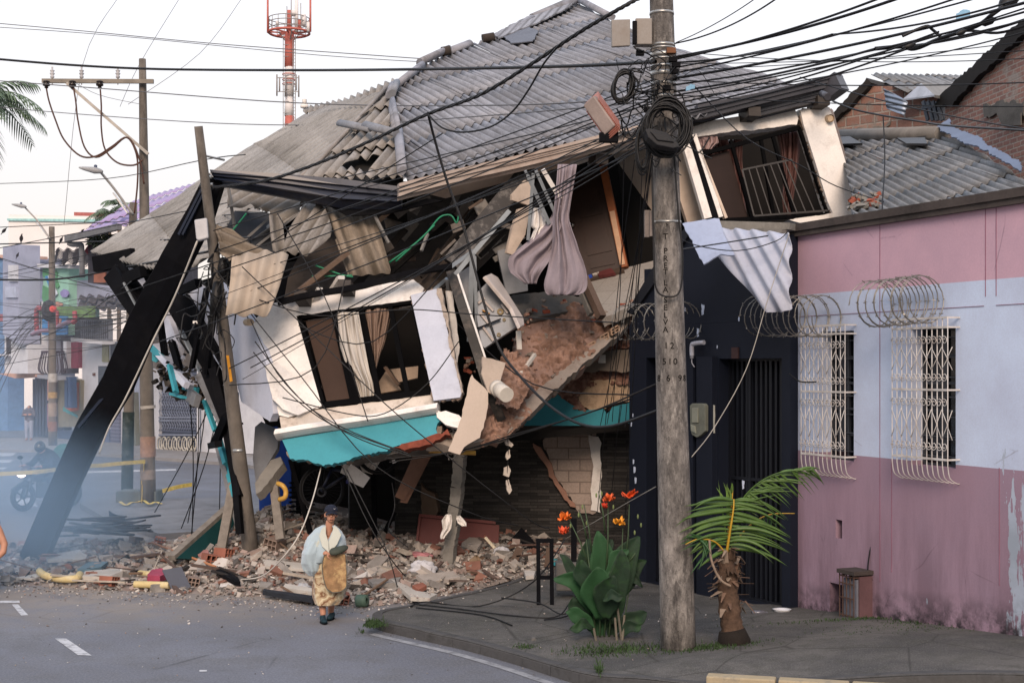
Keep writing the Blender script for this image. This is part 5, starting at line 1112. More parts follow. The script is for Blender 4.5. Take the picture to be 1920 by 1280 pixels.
# cables to the right of the big pole, toward the upper right corner
rt=[((1265,82),(1460,-5),.011),((1268,80),(1420,-5),.007),((1262,108),(1690,-5),.02),((1262,112),(1662,-8),.016),((1262,118),(1560,65),.014),((1560,65),(1925,-6),.014),((1262,128),(1925,-30),.012),((1262,138),(1800,-5),.013),
((1262,148),(1925,5),.02),((1262,160),(1925,22),.014),((1262,180),(1925,38),.012),((1264,172),(1640,92),.016),((1640,92),(1925,36),.018),((1264,186),(1925,60),.009),((1262,196),(1925,15),.011),
((1266,120),(1925,95),.006),((1266,132),(1925,78),.006),((1262,205),(1760,60),.013),((1262,212),(1700,92),.013),((1262,150),(1925,155),.008),((1262,178),(1925,200),.007),((1500,145),(1925,242),.009),((1300,100),(1925,110),.006)]
for i,((x0,y0),(x1,y1),r_)in enumerate(rt):
    q=[];sgg=rs.uniform(8,22)
    for k_ in range(7):f_=k_/6;q.append((x0+(x1-x0)*f_,y0+(y1-y0)*f_+sgg*4*f_*(1-f_)*.6,15.8-3.2*f_))
    cable(q,r_*.8,('thick' if r_>.013 else 'medium' if r_>.0095 else 'thin')+' black cable from the big pole leaving the picture '+('at the top edge' if y1<-4 and x1<1900 else 'at the top right corner' if y1<30 else 'high on the right edge' if y1<100 else 'low on the right edge' if x1>1900 else 'into the cluster of splices'),'cables running to the upper right')
cable([(1640,92,14),(1690,88,13.9),(1716,92,13.8),(1760,74,13.5),(1830,50,13.2),(1860,28,13),(1892,5,13)],.022,'thick spliced cable looping at the upper right',None)
cable([(1692,68,13.5),(1735,50,13.5),(1748,56,13.5),(1768,74,13.5)],.016,'bent cable hook joining the thick spliced cable',None)
cable([(1768,74,13.6),(1810,58,13.4),(1870,62,13.2),(1925,48,13)],.014,'slack cable loop below the thick spliced cable at the upper right',None)
for x,y,a in((1892,6,.1),(1853,42,.07),(1704,88,.06),(1802,62,.05)):
    mb=MB();lathe(mb,P(x,y,13.1)-Vector((a,0,a*.3)),(1,0,.4),[(0,.01),(.03,a*.5),(a*1.5,a*.55),(a*2.2,.01)],8);tag(mb.obj('cable_splice',CBL),'small black splice box on the cables at the upper right','splice box','splice boxes at the upper right')
cable([(1562,190,20),(1600,205,19.5),(1650,216,19),(1725,228,18),(1780,236,17),(1925,245,15)],.014,'twisted black cable crossing the block gable house',None)
cable([(1656,218,19),(1659,300,18.6),(1654,400,17.8),(1655,520,17.5),(1653,640,17.45),(1655,760,17.45),(1648,860,17.4),(1646,930,17.4),(1642,980,17.4),(1630,1040,17.4),(1628,1075,17.4),(1640,1092,17.35),(1650,1130,17.35),(1640,1170,17.3)],.009,'thin twisted wire hanging down the pink wall between the windows',None,sub=8)
cable([(1480,438,17.9),(1440,560,17.6),(1400,690,17.2),(1340,800,16.5),(1297,856,15.9)],.006,'pale taut wire slanting from the pink parapet down to the big pole',None,mat=M('wire_pale','9b968c',.5))
cable([(1230,912,15.8),(1180,940,17.5),(1120,975,19),(1060,1010,21)],.006,'pale wire slanting from the big pole into the rubble',None,mat=M('wire_pale',''))
cable([(1250,420,15.7),(1290,455,17),(1380,470,17.8),(1455,452,18),(1480,430,18)],.007);cable([(1262,470,15.75),(1360,455,17.4),(1440,442,17.9)],.009);cable([(1480,700,18.6),(1500,715,18.2),(1530,716,17.8)],.01)
cable([(1300,160,15.6),(1400,260,17),(1500,310,18.5),(1570,350,20),(1680,385,19)],.008)
cable([(1222,300,15.65),(1226,470,15.65),(1230,540,15.66),(1252,556,15.66),(1275,545,15.67),(1280,480,15.66),(1272,400,15.66),(1262,260,15.66)],.011,'black cable hanging in a long loop on the face of the big pole',None)
for x0,x1,y1,Z in((1226,1125,800,20),(1222,1138,795,20),(1218,1145,940,20.5),(1222,1160,800,19),(1214,1172,970,20),(1205,1172,800,18.5),(1170,1148,790,20),(1190,1120,960,20.5)):
    cable([(x0,300,16.5),((x0+x1)/2+4,540,18),(x1,y1,Z)],.0055,'vertical black cable hanging in front of the teal band left of the big pole','vertical cables left of the big pole')
for pts in([(850,600,22),(1000,720,21),(1182,740,20)],[(720,860,21),(860,845,21),(960,815,20.5),(1100,775,19),(1230,720,16)],[(730,866,21),(900,836,20.8),(1182,748,18.5)]):cable(pts,.011)
# wires over the left bay and down to the rubble
dn=[[(470,600,21),(520,700,20.9),(600,780,20.6),(680,825,20.5),(770,855,20.4)],[(478,640,21),(560,745,20.8),(640,800,20.6),(765,850,20.4)],[(475,660,21),(540,735,20.9),(620,795,20.6),(740,842,20.4)],[(454,500,21),(600,640,20.6),(760,790,20.4),(980,965,20.6),(1030,990,21)],[(400,500,21.3),(560,700,20.8),(700,870,20.6),(880,960,20.8),(970,985,21.2)],
[(520,400,21.2),(610,560,20.8),(660,700,20.6),(690,790,20.6)],[(830,250,19),(500,460,20.8)],[(860,640,20.6),(800,720,20.5),(720,775,20.5),(650,775,20.6),(530,745,20.9)],[(650,510,20.8),(590,690,20.6),(430,722,21)],[(640,870,21),(690,980,20.6),(735,1050,20.6),(760,1080,20.8)],[(650,880,21),(720,1020,20.6),(745,1100,20.5)],
[(735,905,21.5),(740,950,21.5),(728,990,21.2),(745,1010,21),(765,1025,21)],[(480,560,21),(600,592,20.8),(760,580,20.7),(900,590,20.6),(1160,605,19)],[(560,610,21),(700,640,20.6),(860,480,19.8),(1000,380,18.5),(1200,250,16)]]
for p in dn:cable(p,.009,'thin black wire draped over the fallen window bay','wires draped over the fallen front')
cable([(602,876,21.2),(585,940,20.6),(562,1000,20.4),(530,1045,20.4),(490,1080,20.8),(440,1086,21.3)],.010,'pale rope slanting from the teal band down to the rubble',None,mat=M('rope_white',''))
for x0,y0,x1,y1 in((352,700,360,1000),(372,700,358,1010),(412,760,340,990),(420,700,290,960),(396,640,352,980),(404,560,410,1040)):cable([(x0,y0,23.5),((x0+x1)/2+6,(y0+y1)/2,24),(x1,y1,25)],.010,'loose wire dangling under the left flank of the house','wires dangling at the left flank')
for p in([(1090,1100,18.7),(1068,1130,18.4),(1040,1160,18.2),(960,1172,18.3),(860,1150,18.8),(780,1140,19.2)],[(1100,1100,18.7),(1070,1150,18.2),(1020,1175,18)],[(1086,1090,18.7),(1060,1150,18.2),(1010,1130,18.6),(940,1120,18.9)],[(1060,1010,21),(1000,1090,19.2),(900,1140,19),(800,1128,19.4),(770,1150,19)],[(780,1150,18.9),(900,1170,18.4),(960,1210,17.6)]):
    pts=[P(*q)for q in p]
    for q in pts:q.z=max(q.z,walk_h(q.x,q.y)+.02)
    mb=MB();tube(mb,crv(pts,6),.010,5,cap=False);tag(mb.obj('fallen_cable',CBL),'fallen black cable curling on the pavement by the rubble','cable','fallen cables on the pavement')
# ------------------------------------------------------------------ across the side street
FP_=VPl(27,70.0,400,55.0)
def bk(px,py,off=0):return FP_.at(px,py,off)
def house_box(t_,poly,mat,depth=8,off=0,name='wall',pl=None):
    mb=MB();plate(mb,pl or FP_,poly,depth,off);return mb.obj(name,mat,t_)
def pp(t_,name,poly,t,off,mat,pl=None,jag=0):
    mb=MB();plate(mb,pl or FP_,poly,t,off,jag=jag);return mb.obj(name,mat,t_)
DKB=M('dark_opening','1e232c',.7,.3)
WB2=M('street_white','c9ccd3',.8,.07,1,.1,dirt='8e929b',da=.4,ds=.6)
LIL=M('street_lilac','9aa0b6',.8,.08,1,.1,dirt='70758a',da=.4,ds=.6)
# tall white building with a pale teal stripe, farther back
FB=VPl(0,112,300,104)
t_=thing('white_building','tall plain white building with a pale teal stripe under its roofline, far left','building',FB.at(150,HY)-Vector((0,0,3.4)))
pp(t_,'wall',[(16,402),(300,408),(300,860),(16,860)],3,0,M('far_white','e9e6e4',.8,.04,.5,.05),FB)
pp(t_,'stripe',[(16,410),(300,412),(300,418),(16,414)],.3,.15,M('stripe_teal','9cc9c9',.8),FB)
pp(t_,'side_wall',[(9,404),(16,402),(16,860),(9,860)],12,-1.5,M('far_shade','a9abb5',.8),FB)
for y in(415,428,440,454,478):pp(t_,'window',[(11,y),(15,y),(15,y+8),(11,y+8)],.3,-1.4,DKB,FB)
pp(t_,'roof',[(103,393),(150,394),(190,394),(300,398),(300,404),(103,402)],6,-2,M('far_red_roof','9c5a55',.9,.2),FB)
t_=thing('blue_grey_building','blue grey block at the left edge of the street','building',P(10,HY,76)-Vector((0,0,3.4)))
FC=VPl(-60,78,70,74)
pp(t_,'wall',[(-60,480),(24,484),(24,835),(-60,835)],1,.3,M('blue_wall','5f7fa6',.8),FC);pp(t_,'wall',[(24,484),(68,482),(68,700),(24,700)],.6,-1,M('mauve_wall','8088a0',.8),FC);pp(t_,'parapet',[(-60,477),(68,480),(68,485),(-60,484)],1.2,.5,M('parapet_peach','b9988a',.8),FC)
t_=thing('balcony_house','white house with a barred dark upper window over dark garage doors, far left','house',bk(60,HY)-Vector((0,0,3.4)))
house_box(t_,[(27,566),(97,566),(97,700),(62,708),(27,700)],WB2,1.5,.5);pp(t_,'window',[(32,603),(93,603),(93,664),(32,664)],.15,.55,M('slat_window','2c2a33',.7,.4,8));pp(t_,'awning',[(24,596),(34,590),(66,590),(66,603),(34,603)],.8,1.4,M('red_awning','96525a',.8));pp(t_,'soffit',[(27,700),(97,698),(97,706),(58,709)],.4,.8,M('peach_soffit','c29a86',.8))
pp(t_,'sill',[(30,664),(96,664),(96,667),(30,667)],.5,.9,WB2)
pp(t_,'garage_door',[(56,706),(97,706),(97,822),(56,820)],.4,-.6,DKB);pp(t_,'garage_wall',[(22,702),(56,706),(56,820),(22,826)],.3,-1.2,M('garage_blue','3c4c66',.8))
for x in(18,29,38):mb=MB();bar(mb,bk(x,728,1.2),bk(x,812,1.2),.12,.1);mb.obj('gate_post',WB2,t_)
for k_ in range(6):mb=MB();bar(mb,bk(60+k_*6,710,-.1),bk(60+k_*6,818,-.1),.1,.1);mb.obj('door_rib',M('door_blue','2d3a52',.6),t_)
t_=thing('oriel_house','bluish house front with a projecting upper volume behind the far left pole','house',bk(80,HY,1)-Vector((0,0,3.4)))
pp(t_,'wall',[(66,466),(98,462),(98,645),(86,640),(66,628)],1,1.6,LIL);pp(t_,'window',[(80,500),(96,500),(96,530),(80,530)],.2,1.7,WB2);pp(t_,'window_frame',[(74,540),(96,540),(96,560),(74,560)],.2,1.7,M('pale_window','a7b0c6',.5));pp(t_,'base',[(66,640),(98,646),(98,700),(66,700)],1,1.2,WB2)
def mat_mural():
    m=bpy.data.materials.new('wall_mural');t=NT(m);co=t.n('ShaderNodeTexCoord').outputs['Object'];sp=t.n('ShaderNodeSeparateXYZ');t.l(co,sp.inputs[0])
    vo=t.n('ShaderNodeTexVoronoi');vo.inputs['Scale'].default_value=.7;t.l(co,vo.inputs['Vector']);s2=t.n('ShaderNodeSeparateColor');t.l(vo.outputs['Color'],s2.inputs[0])
    c=t.mix(t.math('GREATER_THAN',sp.outputs['Z'],7.2),lin('3f88c4'),lin('7fb9a0'));c=t.mix(t.math('GREATER_THAN',s2.outputs[0],.62),c,lin('4fa56a'));c=t.mix(t.math('GREATER_THAN',s2.outputs[1],.9),c,lin('c58a7a'))
    t.l(c,t.b.inputs['Base Color']);t.b.inputs['Roughness'].default_value=.8;return m
t_=thing('mural_house','narrow building painted with a green and blue mural behind the poles','building',bk(125,HY)-Vector((0,0,3.4)))
house_box(t_,[(104,502),(152,504),(152,628),(104,628)],M('mural_pale','8fbfae',.8,.05),1.5,.6)
def blob(t_,name,pts,mat,off):mb=MB();plate(mb,FP_,pts,.05,off);mb.obj(name,mat,t_)
MG=M('mural_green','4d8c60',.8);MBl=M('mural_blue','3a82bd',.8);MP_=M('mural_pink','c49080',.8);MW=M('mural_white','c5cfdc',.8)
blob(t_,'mural_leaf',[(105,504),(122,503),(133,512),(131,524),(136,538),(133,542),(124,536),(118,522),(105,520)],MG,.66);blob(t_,'mural_leaf',[(105,536),(118,542),(124,556),(122,568),(108,570),(104,560)],MG,.66)
blob(t_,'mural_stroke',[(111,519),(116,518),(130,556),(126,560)],MBl,.70);blob(t_,'mural_stroke',[(116,518),(120,519),(134,552),(130,556)],MW,.70)
blob(t_,'mural_sea',[(104,592),(118,590),(126,578),(132,588),(152,592),(152,628),(104,628)],MBl,.66);blob(t_,'mural_star',[(118,604),(126,600),(128,593),(134,598),(142,599),(140,606),(145,612),(137,612),(132,618),(128,613),(120,611)],MP_,.70)
blob(t_,'mural_flower',[(126,570),(134,566),(142,568),(144,573),(136,576),(128,576)],MP_,.70);blob(t_,'mural_ball',[(140,548),(146,543),(153,545),(156,552),(152,558),(144,558),(140,553)],M('mural_violet','8a84b8',.8),.70)
mb=MB();corr(mb,Pl(bk(104,496,1),bk(170,498,1),bk(110,468,-3)),[(104,470),(172,470),(172,498),(104,496)],(125,470),(122,498),pitch=.5,amp=.09,row=1.2,lap=.12);mb.obj('tiled_roof',M('dark_tiles','4c4a50',.9,.3),t_,solid=.02)
pp(t_,'parapet',[(104,496),(166,498),(166,505),(104,503)],.5,.9,WB2)
pp(t_,'doorway',[(118,630),(140,632),(140,700),(118,700)],.3,.1,M('brown_recess','4b4550',.9));pp(t_,'wall',[(106,628),(118,628),(118,800),(106,800)],1,.4,LIL);pp(t_,'column',[(138,640),(144,640),(144,690),(138,690)],.4,.5,WB2);pp(t_,'red_door',[(145,642),(158,640),(158,690),(145,690)],.2,.3,M('crimson','863048',.7))
mb=MB();c_=bk(142,682,1.0)
for k_ in range(26):
    a=math.pi*k_/13;r_=.45;p0=c_+Vector((math.cos(a)*.5-.1,math.sin(a)*.4,-.45));mb2_=crv([p0,p0+Vector((math.cos(a)*.16,math.sin(a)*.12,.25)),p0+Vector((0,0,.95))],4);tube(mb,mb2_,.02,4)
lathe(mb,c_+Vector((-.1,0,.5)),(0,0,1),[(0,.5),(.05,.53),(.1,.5)],16);mb.obj('balcony_railing',M('rail_dark','3c3240',.6),t_)
pp(t_,'balcony_slab',[(128,702),(158,706),(160,712),(128,708)],1.2,1.5,M('slab_grey','8a8f9a',.8))
# colourful square-in-square shop wall
pp(t_,'shop_wall',[(118,708),(162,712),(160,800),(118,800)],.6,.3,M('shop_olive','7d7862',.8));
for i,(s_,c)in enumerate(((1.0,'b0614a'),(.62,'c4a06a'),(.48,'93386a'),(.3,'7a3f9a'))):
    cx,cy,w_,h_=147,743,13*s_,30*s_;blob(t_,'painted_square',[(cx-w_,cy-h_),(cx+w_,cy-h_+4*s_),(cx+w_,cy+h_-4*s_),(cx-w_,cy+h_)],M('sq_'+c,c,.8),.34+i*.03)
blob(t_,'painted_corner',[(132,770),(158,782),(158,778),(132,762)],M('sq_teal','3f8f95',.8),.36);pp(t_,'painted_pane',[(108,712),(122,712),(122,752),(108,750)],.1,.5,M('pane_peach','b58a80',.7));pp(t_,'painted_pane',[(108,756),(122,758),(122,800),(108,800)],.1,.5,M('pane_rose','a3748a',.7));pp(t_,'base',[(122,806),(172,808),(172,838),(122,838)],.8,.5,M('shop_navy','2c3a58',.8))
for x in(160,167):pp(t_,'rolled_awning',[(x-4,708),(x,706),(x+1,764),(x-4,762)],.3,.9,M('awning_blue','2f4d74',.6))
# lilac upper storey, green fascia, red pipes
t_=thing('green_fascia_house','lilac house with a green fascia, red downpipes and a long wavy gutter','house',bk(195,HY)-Vector((0,0,3.4)))
house_box(t_,[(150,526),(300,520),(300,575),(150,575)],LIL,1.5,.2);house_box(t_,[(158,640),(282,640),(282,840),(158,840)],WB2,1.5,.1)
mb=MB();corr(mb,Pl(bk(146,588,1.6),bk(260,588,1.6),bk(150,556,.2)),[(148,556),(250,556),(250,580),(148,584)],(200,556),(200,582),pitch=.45,amp=.08,row=1.5,lap=.1);mb.obj('tiled_roof',M('dark_tiles',''),t_,solid=.02)
pp(t_,'fascia',[(143,578),(240,576),(240,597),(143,592)],.3,1.8,M('fascia_green','64854f',.8));pp(t_,'balcony_panel',[(186,600),(240,598),(240,640),(186,634)],.2,.9,M('lattice_grey','7c818c',.8,.2));pp(t_,'balcony_edge',[(180,634),(240,640),(240,646),(180,640)],.6,1.2,WB2);pp(t_,'recess',[(148,594),(186,594),(186,634),(148,634)],.3,.3,DKB)
mb=MB()
for i in range(14):bar(mb,bk(188+i*4,602,.95),bk(188+i*4,636,.95),.03,.03)
for i in range(4):bar(mb,bk(187,607+i*8,.98),bk(240,606+i*8.5,.98),.03,.03)
mb.obj('lattice',M('lattice_dark','3d424c',.8),t_)
RP=M('pipe_red','96404a',.5)
for q in([(158,582),(148,582),(148,620),(152,626)],[(174,583),(174,622)],[(186,585),(187,618)],[(221,586),(222,602),(218,606)]):
    mb=MB();tube(mb,crv([bk(x,y,2.0)for x,y in q],3),.11,8);mb.obj('downpipe',RP,t_)
mb=MB();tube(mb,crv([bk(x,y,2.1)for x,y in((143,628),(160,622),(180,620),(200,611),(216,604))],4),.1,8);mb.obj('gutter_pipe',M('pipe_mauve','7c6478',.5),t_)
pp(t_,'shutter',[(197,641),(209,641),(209,679),(197,678)],.1,.15,M('shutter_olive','a09f80',.8));pp(t_,'window',[(190,686),(205,686),(205,750),(190,750)],.1,.15,M('window_slate','44505e',.6));pp(t_,'window',[(213,646),(228,646),(228,690),(213,690)],.1,.15,M('window_slate',''));pp(t_,'niche',[(179,699),(183,699),(183,704),(179,704)],.1,.15,M('niche_brown','6b4a44',.8))
pp(t_,'roller_shutter',[(215,752),(231,754),(231,848),(215,848)],.1,.2,mat_brick('lilac_shutter','70738c','7a7d95','4c4e66',bw=9,bh=.16,mw=.03,rough=.6));pp(t_,'base',[(158,800),(214,804),(214,846),(158,842)],.2,.25,M('base_blue','5d6a88',.8,.2))
mb=MB();pp(t_,'peeling_wall',[(244,690),(272,690),(276,850),(244,846)],.5,.3,M('peeling_blue','9fa8bc',.85,.1,.6,.3,dirt='59504f',da=.9,ds=.8));pp(t_,'peeling_wall',[(254,740),(272,735),(276,850),(256,846)],.3,.5,M('peeling_mould','6f7268',.9,.4,.7,.3))
# purple roofed house
t_=thing('purple_roof_house','house with a purple tin roof and long grey gutter above the street','house',bk(230,HY,-6)-Vector((0,0,3.4)))
PR=Pl((125,450,52),(225,425,50),(365,345,62));mb=MB()
corr(mb,PR,[(126,450),(165,428),(250,378),(262,372),(366,344),(372,360),(300,410),(230,424)],(260,376),(205,428),pitch=.3,amp=.03,row=5,lap=.05);mb.obj('roof',M('purple_tin','9a86ac',.6,.1,.8,.1,dirt='6a5a94',da=.4,ds=.4),t_,solid=.02)
mb=MB();corr(mb,Pl((125,452,51.8),(235,426,49.8),(240,405,53)),[(135,445),(205,424),(246,402),(243,412),(228,422),(132,450)],(240,404),(222,424),pitch=.3,amp=.04,row=5);mb.obj('roof',M('purple_dark_tin','55487c',.6,.1),t_,solid=.02)
mb=MB();bar(mb,P(125,448,51.5),P(224,425,49.5),.2,.22);mb.obj('gutter',M('gutter_grey','6a6c70',.5),t_)
mb=MB();tube(mb,crv([P(128,455,51.5),P(135,458,51.5),P(150,459,51.5),P(153,466,51.5),P(154,520,51.5)],4),.1,8);mb.obj('downpipe',M('gutter_grey',''),t_)
mb=MB();plate(mb,PR,[(228,425),(248,412),(300,408),(290,425),(236,432)],.3,-.5);mb.obj('barge_board',M('barge_peach','c3a490',.8),t_)
mb=MB();pr=VPl(120,52.5,300,52);plate(mb,pr,[(165,455),(225,435),(300,430),(300,530),(165,530)],4);mb.obj('wall',M('purple_house_wall','4c4a52',.9,.3),t_)
pp(t_,'parapet',[(158,470),(170,452),(172,462),(165,478)],.3,0,M('crimson_dark','6a2c38',.8),pr);pp(t_,'shutter',[(178,500),(200,500),(200,530),(178,530)],.2,.1,M('orange_shutter','a06a58',.8),pr);pp(t_,'crimson_post',[(187,447),(195,447),(195,458),(187,458)],.2,.1,M('crimson_dark',''),pr)
# grey roof of the neighbour and garage with graffiti
GP=VPl(297,56.4,450,53)
t_=thing('graffiti_garage','white garage front with a blue barred shutter covered in looping graffiti','garage',GP.at(340,HY)-Vector((0,0,3.4)))
pp(t_,'wall',[(272,690),(298,690),(298,850),(272,850)],5,0,WB2,GP);pp(t_,'wall',[(377,690),(520,690),(520,852),(377,848)],5,.02,WB2,GP);pp(t_,'wall',[(272,560),(520,560),(520,690),(272,690)],5,.04,M('garage_mud','6b635c',.9,.3,1.2),GP)
SHM=mat_brick('garage_shutter','5b6680','66718a','333b4e',bw=9,bh=.13,mw=.035,rough=.5)
sh=pp(t_,'shutter',[(298,690),(377,690),(377,848),(298,848)],.2,-.15,SHM,GP)
mb=MB()
for i in range(30):
    for j in(0,1):pass
for i in range(17):
    x=299+i*4.6;tube(mb,crv([GP.at(x+(3 if k%2 else-1),735+k*9,.0)for k in range(9)],3),.02,4)
for y in(692,782,788,815,847):bar(mb,GP.at(298,y,.0),GP.at(377,y,.0),.05,.06)
mb.obj('grille',M('grille_grey','7d8596',.6),t_)
mb=MB()
for i,x in enumerate((303,311,320,330,339,349,358,366)):
    for(dx,w_)in((0,5),(2,3)):
        c_=[GP.at(x+dx+w_*math.cos(a/10*6.28),832+(13-dx*2)*math.sin(a/10*6.28),.08)for a in range(11 if i%2 else 9)];tube(mb,crv(c_,2),.035,4,cap=False)
mb.obj('graffiti',M('graffiti_white','bcb9b0',.8),t_)
for x in(290,380):mb=MB();bar(mb,GP.at(x,690,.2),GP.at(x,850,.2),.12,.1);mb.obj('post',WB2,t_)
# communications tower
ZT=150
tw=thing('communication_tower','red and white cell tower mast with round antenna platform in the sky','tower',(541,300,ZT))
RED=M('tower_red','b5655a',.6,.1);TWH=M('tower_white','d9d6d6',.6,.05);GT=M('tower_grey','8d8988',.6)
for(y0,y1,m_,r_)in((60,20,RED,.28),(126,60,RED,.5),(182,126,TWH,.5),(218,182,TWH,.5),(260,218,RED,.5)):
    mb=MB();tube(mb,[P(542,y0,ZT),P(543,y1,ZT)],r_,10);mb.obj('mast',m_,tw)
mb=MB();k=ZT/F;c=P(542,62,ZT)
def ringt(mb,c,r_,th,n_=24):tube(mb,[c+Vector((math.cos(a*2*math.pi/n_)*r_,math.sin(a*2*math.pi/n_)*r_,0))for a in range(n_+1)],th,5,cap=False)
ringt(mb,c,38*k,.14)
for a in range(8):bar(mb,c,c+Vector((math.cos(a*.785)*38*k,math.sin(a*.785)*38*k,.1)),.12,.15)
mb.obj('platform',RED,tw)
mb=MB();
for dz in(.5,1.3,1.9):ringt(mb,c+Vector((0,0,dz*0.8)),38*k,.05)
for a in range(16):p=c+Vector((math.cos(a*.3927)*38*k,math.sin(a*.3927)*38*k,0));bar(mb,p,p+Vector((0,0,1.5)),.06,.06)
for a in range(4):an=a*1.57+.4;bar(mb,c+Vector((math.cos(an)*20*k,math.sin(an)*20*k,0)),P(542,86,ZT),.1,.1)
mb.obj('railing',GT,tw)
for(x,y0,y1,m_,r_)in((502,62,-8,RED,.12),(582,60,-8,RED,.12),(556,60,-8,TWH,.22),(546,60,0,GT,.06),(564,60,6,GT,.05),(538,60,12,GT,.05),(552,30,20,TWH,.35),(569,48,28,TWH,.3),(520,48,40,TWH,.2),(562,55,38,RED,.2),(578,60,42,TWH,.2)):
    mb=MB();tube(mb,[P(x,y0,ZT-1),P(x,y1,ZT-1)],r_,6);mb.obj('antenna',m_,tw)
mb=MB()
for x in(531,554):bar(mb,P(x,240,ZT-.5),P(x,66,ZT-.5),.07,.07)
for i in range(26):bar(mb,P(549,72+i*6.5,ZT-.5),P(554,72+i*6.5,ZT-.5),.05,.05)
for y in(84,106,142,168,190,212,232):bar(mb,P(531,y,ZT-.5),P(542,y,ZT-.5),.05,.05)
bar(mb,P(549,240,ZT-.5),P(549,70,ZT-.5),.05,.05);mb.obj('ladder',GT,tw)
for x0,y0,y1 in((519,140,180),(524,145,172),(560,142,182),(555,140,170),(535,140,180),(549,150,180)):
    mb=MB();tube(mb,[P(x0,y0,ZT-1),P(x0,y1,ZT-1)],.09,5);mb.obj('dipole',GT,tw)
mb=MB();bar(mb,P(519,172,ZT-1),P(560,172,ZT-1),.08,.08);bar(mb,P(519,146,ZT-1),P(560,146,ZT-1),.08,.08);mb.obj('dipole_arm',GT,tw)
mb=MB();ringt(mb,P(542,140,ZT),.7,.06);ringt(mb,P(542,150,ZT),.7,.06);ringt(mb,P(542,158,ZT),.7,.06);mb.obj('mast_collar',RED,tw)
cm=thing('security_camera','small white camera on the roof edge under the tower','camera',R2.at(573,210,.3));mb=MB();lathe(mb,P(571,204,30),(0,0,1),[(0,.03),(.02,.09),(.08,.09),(.12,.04),(.13,.05),(.2,.05)],10);mb.obj('housing',WHITE,cm)
# palms behind
def frond(mb,p0,d,L,droop,n_=26,leaf=.5,mi=0,wd=.03,rs=None,fall=.5):
    p=Vector(p0);d=Vector(d).normalized();rach=[];
    for i in range(n_):rach.append(p.copy());p=p+d*L/n_;d=(d+Vector((0,0,-droop/n_))).normalized()
    tube(mb,rach,[max(.004,wd*(1-i/n_))for i in range(n_)],4,mi)
    for i in range(2,n_):
        t=(rach[i]-rach[i-1]).normalized();s=t.cross(Vector((0,0,1))).normalized();ll=leaf*math.sin(math.pi*(.12+.85*i/n_))**.6
        for sg in(-1,1):
            dr=(s*sg+t*.7+Vector((0,0,-fall*(rs.uniform(.5,1.2)if rs else 1)))).normalized();a=rach[i];w_=t*leaf*.045;m_=a+dr*ll*.55;e=a+dr*ll+Vector((0,0,-ll*.25))
            mb.add([a-w_,a+w_,m_+w_,m_-w_,e],[(0,1,2,3),(3,2,4)],mi)
LEAFF=M('far_palm_green','5c6f58',.7,.3,3)
def palm(name,label,base,top,L,n_,seed,leaf,trunk=.15,mats=None,fr=None):
    rs=random.Random(seed);t_=thing(name,label,'palm tree',base);a,b=V3(base),V3(top)
    mb=MB();tube(mb,[a,a.lerp(b,.5),b],[trunk,trunk*.8,trunk*.7],10);mb.obj('trunk',M('palm_bark','6b5d50',.9,.3,5,.5),t_)
    for i in range(n_):
        an=i*2.4+rs.uniform(-.3,.3);el_=rs.uniform(-.2,1.1);mb=MB();frond(mb,b,(math.cos(an),math.sin(an),el_),L*rs.uniform(.8,1.1),rs.uniform(1.2,2.2),22,leaf,0,.035,rs);mb.obj('frond',mats or LEAFF,t_)
    return t_
palm('palm_tree','tall palm whose feathery fronds hang in at the left edge of the sky',(-45,845,42),(-48,185,42),2.5,20,2,.7)
palm('palm_tree','small palm crown showing over the purple roof',(205,845,75),(205,400,75),1.4,13,4,.5);palm('palm_tree','dark palm tuft behind the purple roof beside the lamp',(222,845,80),(224,385,80),1.2,9,5,.5)
BG=M('balcony_plant','2f3a2a',.9,.4);rs=random.Random(6);mb=MB()
for i in range(160):c_=P(rs.uniform(172,200),rs.uniform(440,460),51);a=Vector((rs.uniform(-1,1),rs.uniform(-1,1),rs.uniform(-1,1))).normalized()*.18;b_=a.orthogonal().normalized()*.06;mb.add([c_,c_+a+b_,c_+a*1.8,c_+a-b_],[(0,1,2,3)])
tag(mb.obj('potted_plant',BG),'dark leafy plant under the gutter of the purple roof house','plant')
# vultures on the cables
BD=M('bird_black','1f1c20',.9)
def bird(x,y,Z,s,lean,lb):
    mb=MB();c=P(x,y,Z);k=s*Z/F;ax=Vector((lean,0,1)).normalized()
    lathe(mb,c-ax*k*.5,ax,[(0,k*.04),(k*.15,k*.16),(k*.4,k*.24),(k*.65,k*.2),(k*.8,k*.09),(k*.88,k*.09),(k*.97,k*.07),(k*1.02,k*.01)],10)
    mb.add([c-ax*k*.35+Vector((-k*.08,0,0)),c-ax*k*.35+Vector((k*.08,0,0)),c-ax*k*.8+Vector((k*.07,.03,0)),c-ax*k*.8+Vector((-k*.07,.03,0))],[(0,1,2,3)])
    hd=c+ax*k*.5;mb.add([hd+Vector((0,0,k*.03)),hd+Vector((0,0,-k*.04)),hd+Vector((-k*.2 if lean<0 else k*.2,0,-k*.03))],[(0,1,2)])
    tag(mb.obj('vulture',BD),lb,'bird')
bird(40,446,57,15,.1,'black vulture perched on the far lamp arm, second from the left');bird(115,449,55,12,.5,'black vulture perched right of the far left pole');bird(8,432,60,13,.9,'black vulture at the left edge, highest of the perched birds');bird(33,478,57,10,.5,'black vulture lowest of the birds, on the grey parapet');bird(155,432,51,8,1.2,'black vulture crouching on the end of the purple roof')
